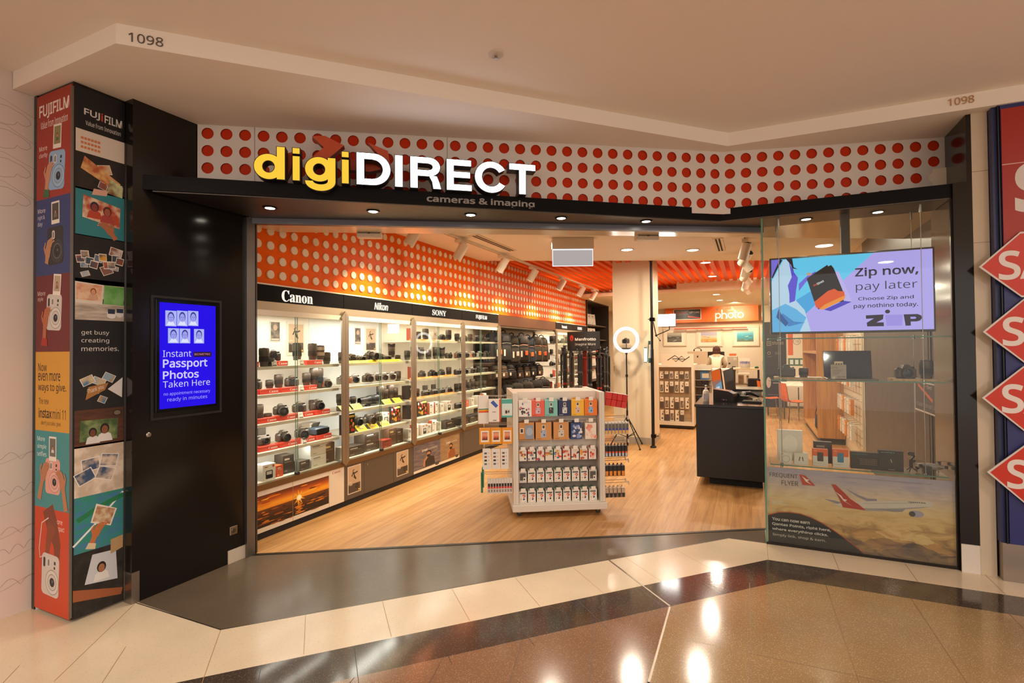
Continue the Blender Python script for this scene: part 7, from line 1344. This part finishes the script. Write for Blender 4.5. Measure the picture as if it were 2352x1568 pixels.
HL, dL = head((-.50, -.12, -.86)); HR, dR = head((.55, .35, -.75)); HR2, dR2 = head((-.25, .3, -.9)); HF, dF = head((-.45, .6, -.6))
for k, y in enumerate((4.55, 5.55, 6.75, 7.91, 9.35, 10.64, 11.6)):
    HL.put((-3.27, y, 2.998), f'white spotlight on the left ceiling track, {ORD[k]} from the entrance', 0, group='spotlights on the left ceiling track')
    light('SPOT', (-3.27+dL.x*.12, y+dL.y*.12, 2.86+dL.z*.12), 150, (1, .84, .52), .035, to=(-3.27+dL.x*.85, y+dL.y, 2.86+dL.z*1.05), spot=88, blend=1.0, name='track_spot')
for k, y in enumerate((7.2, 7.8, 8.4, 9.0, 9.6, 10.2, 10.8, 11.4, 12.0)):
    p, d = ((HR2, dR2), (HF, dF), (HR, dR))[k % 3]; p.put((-.03, y, 2.998), f'white spotlight on the right ceiling track, {ORD[k]} from the entrance', 0, group='spotlights on the right ceiling track')
    if k % 2 == 0: light('SPOT', (-.03+d.x*.12, y+d.y*.12, 2.86+d.z*.12), 34, (1, .82, .56), .035, to=(-.03+d.x, y+d.y, 2.86+d.z), spot=80, blend=.7, name='track_spot')
light('SPOT', (-.35, 15.7, 2.86), 170, (1, .84, .5), .05, to=(-.35, 17.2, 2.68), spot=70, blend=1.0, name='track_spot')
DL = Proto('ceiling_downlight', 'lamp'); g = G('#cfc4b4', 'metal'); g.lathe([(.075, 0), (.10, 0), (.10, -.008), (.08, -.006)], 24, cap=False); DL.add('trim', g); g = G('#fff4e2', 'glow10'); g.lathe([(.0, -.004), (.078, -.004)], 24, cap=False); DL.add('lens', g)
for x, y, z, lab in ((-.717, 7.77, 3.029, 'round recessed downlight in white shop ceiling nearest the window case'), (-1.56, 7.30, 3.029, 'round recessed downlight in white ceiling above the ring light'), (-.663, 9.443, 3.097, 'round downlight between orange battens, nearer one'), (-.667, 11.33, 3.097, 'round downlight between orange battens, farther one'), (-.695, 13.2, 2.899, 'round downlight in the rear ceiling, nearer of the right pair'), (-.70, 14.87, 2.899, 'round downlight in the rear ceiling, farther of the right pair'), (-2.21, 14.28, 2.899, 'round downlight in the rear ceiling beside the column')):
    DL.put((x, y, z), lab)
def vent(x0, x1, y0, y1, lab):
    t = thing('air_vent', lab, 'vent', ((x0+x1)/2, (y0+y1)/2, 3.029)); g = G('#e0d3be', 'satin'); g.box(x0-.02, y0-.02, 3.022, x1+.02, y1+.02, 3.029); local(g, t, 'frame')
    for k in range(2): g = G('#1d1916', 'matte'); a = x0+(x1-x0)*(.1+.5*k); g.box(a, y0, 3.0205, a+(x1-x0)*.28, y1, 3.0218); local(g, t, 'slot')
vent(-3.09, -3.0, 5.5, 6.6, 'long slotted air vent beside the left ceiling track'); vent(-.39, -.31, 7.1, 8.0, 'slotted air vent beside the right ceiling track')
ex = thing('exit_sign', 'blank grey illuminated sign hanging from the shop ceiling', 'sign', (-2.02, 6.22, 2.672), rad(25))
g = G('#cbbfac', 'satin'); g.box(-.265, -.05, .215, .265, .05, .358, bev=.008); g.build('housing', ex)
g = G('#c4bcb8', 'glow0.8'); g.box(-.252, -.006, .004, .252, .006, .214, '#c2bab6', 'glow0.8'); g.build('panel', ex)
g = G('#f4f2ff', 'glow1.6'); [g.box(*b, '#eef0ff', 'glow1.6') for b in ((-.258, -.008, 0, .258, .008, .005), (-.258, -.008, .005, -.252, .008, .214), (.252, -.008, .005, .258, .008, .214), (-.252, -.008, .204, .252, -.0062, .2145))]; g.build('lit_edge', ex)
for x, y, lab in ((-3.145, 3.70, 'flat pale sensor box under the entrance bulkhead at left'), (-.875, 4.98, 'flat pale sensor box under the entrance bulkhead at right')):
    t = thing('sensor_box', lab, 'sensor', (x, y, 2.70), rad(31)); g = G('#d8ccb8', 'satin'); g.box(-.11, -.04, -.05, .11, .04, 0, bev=.006); g.build('housing', t); g = G('#3a332c', 'satin'); g.box(-.10, -.042, -.012, .10, -.039, -.006); g.box(-.01, -.0425, -.016, .01, -.039, -.004); g.build('slit', t)
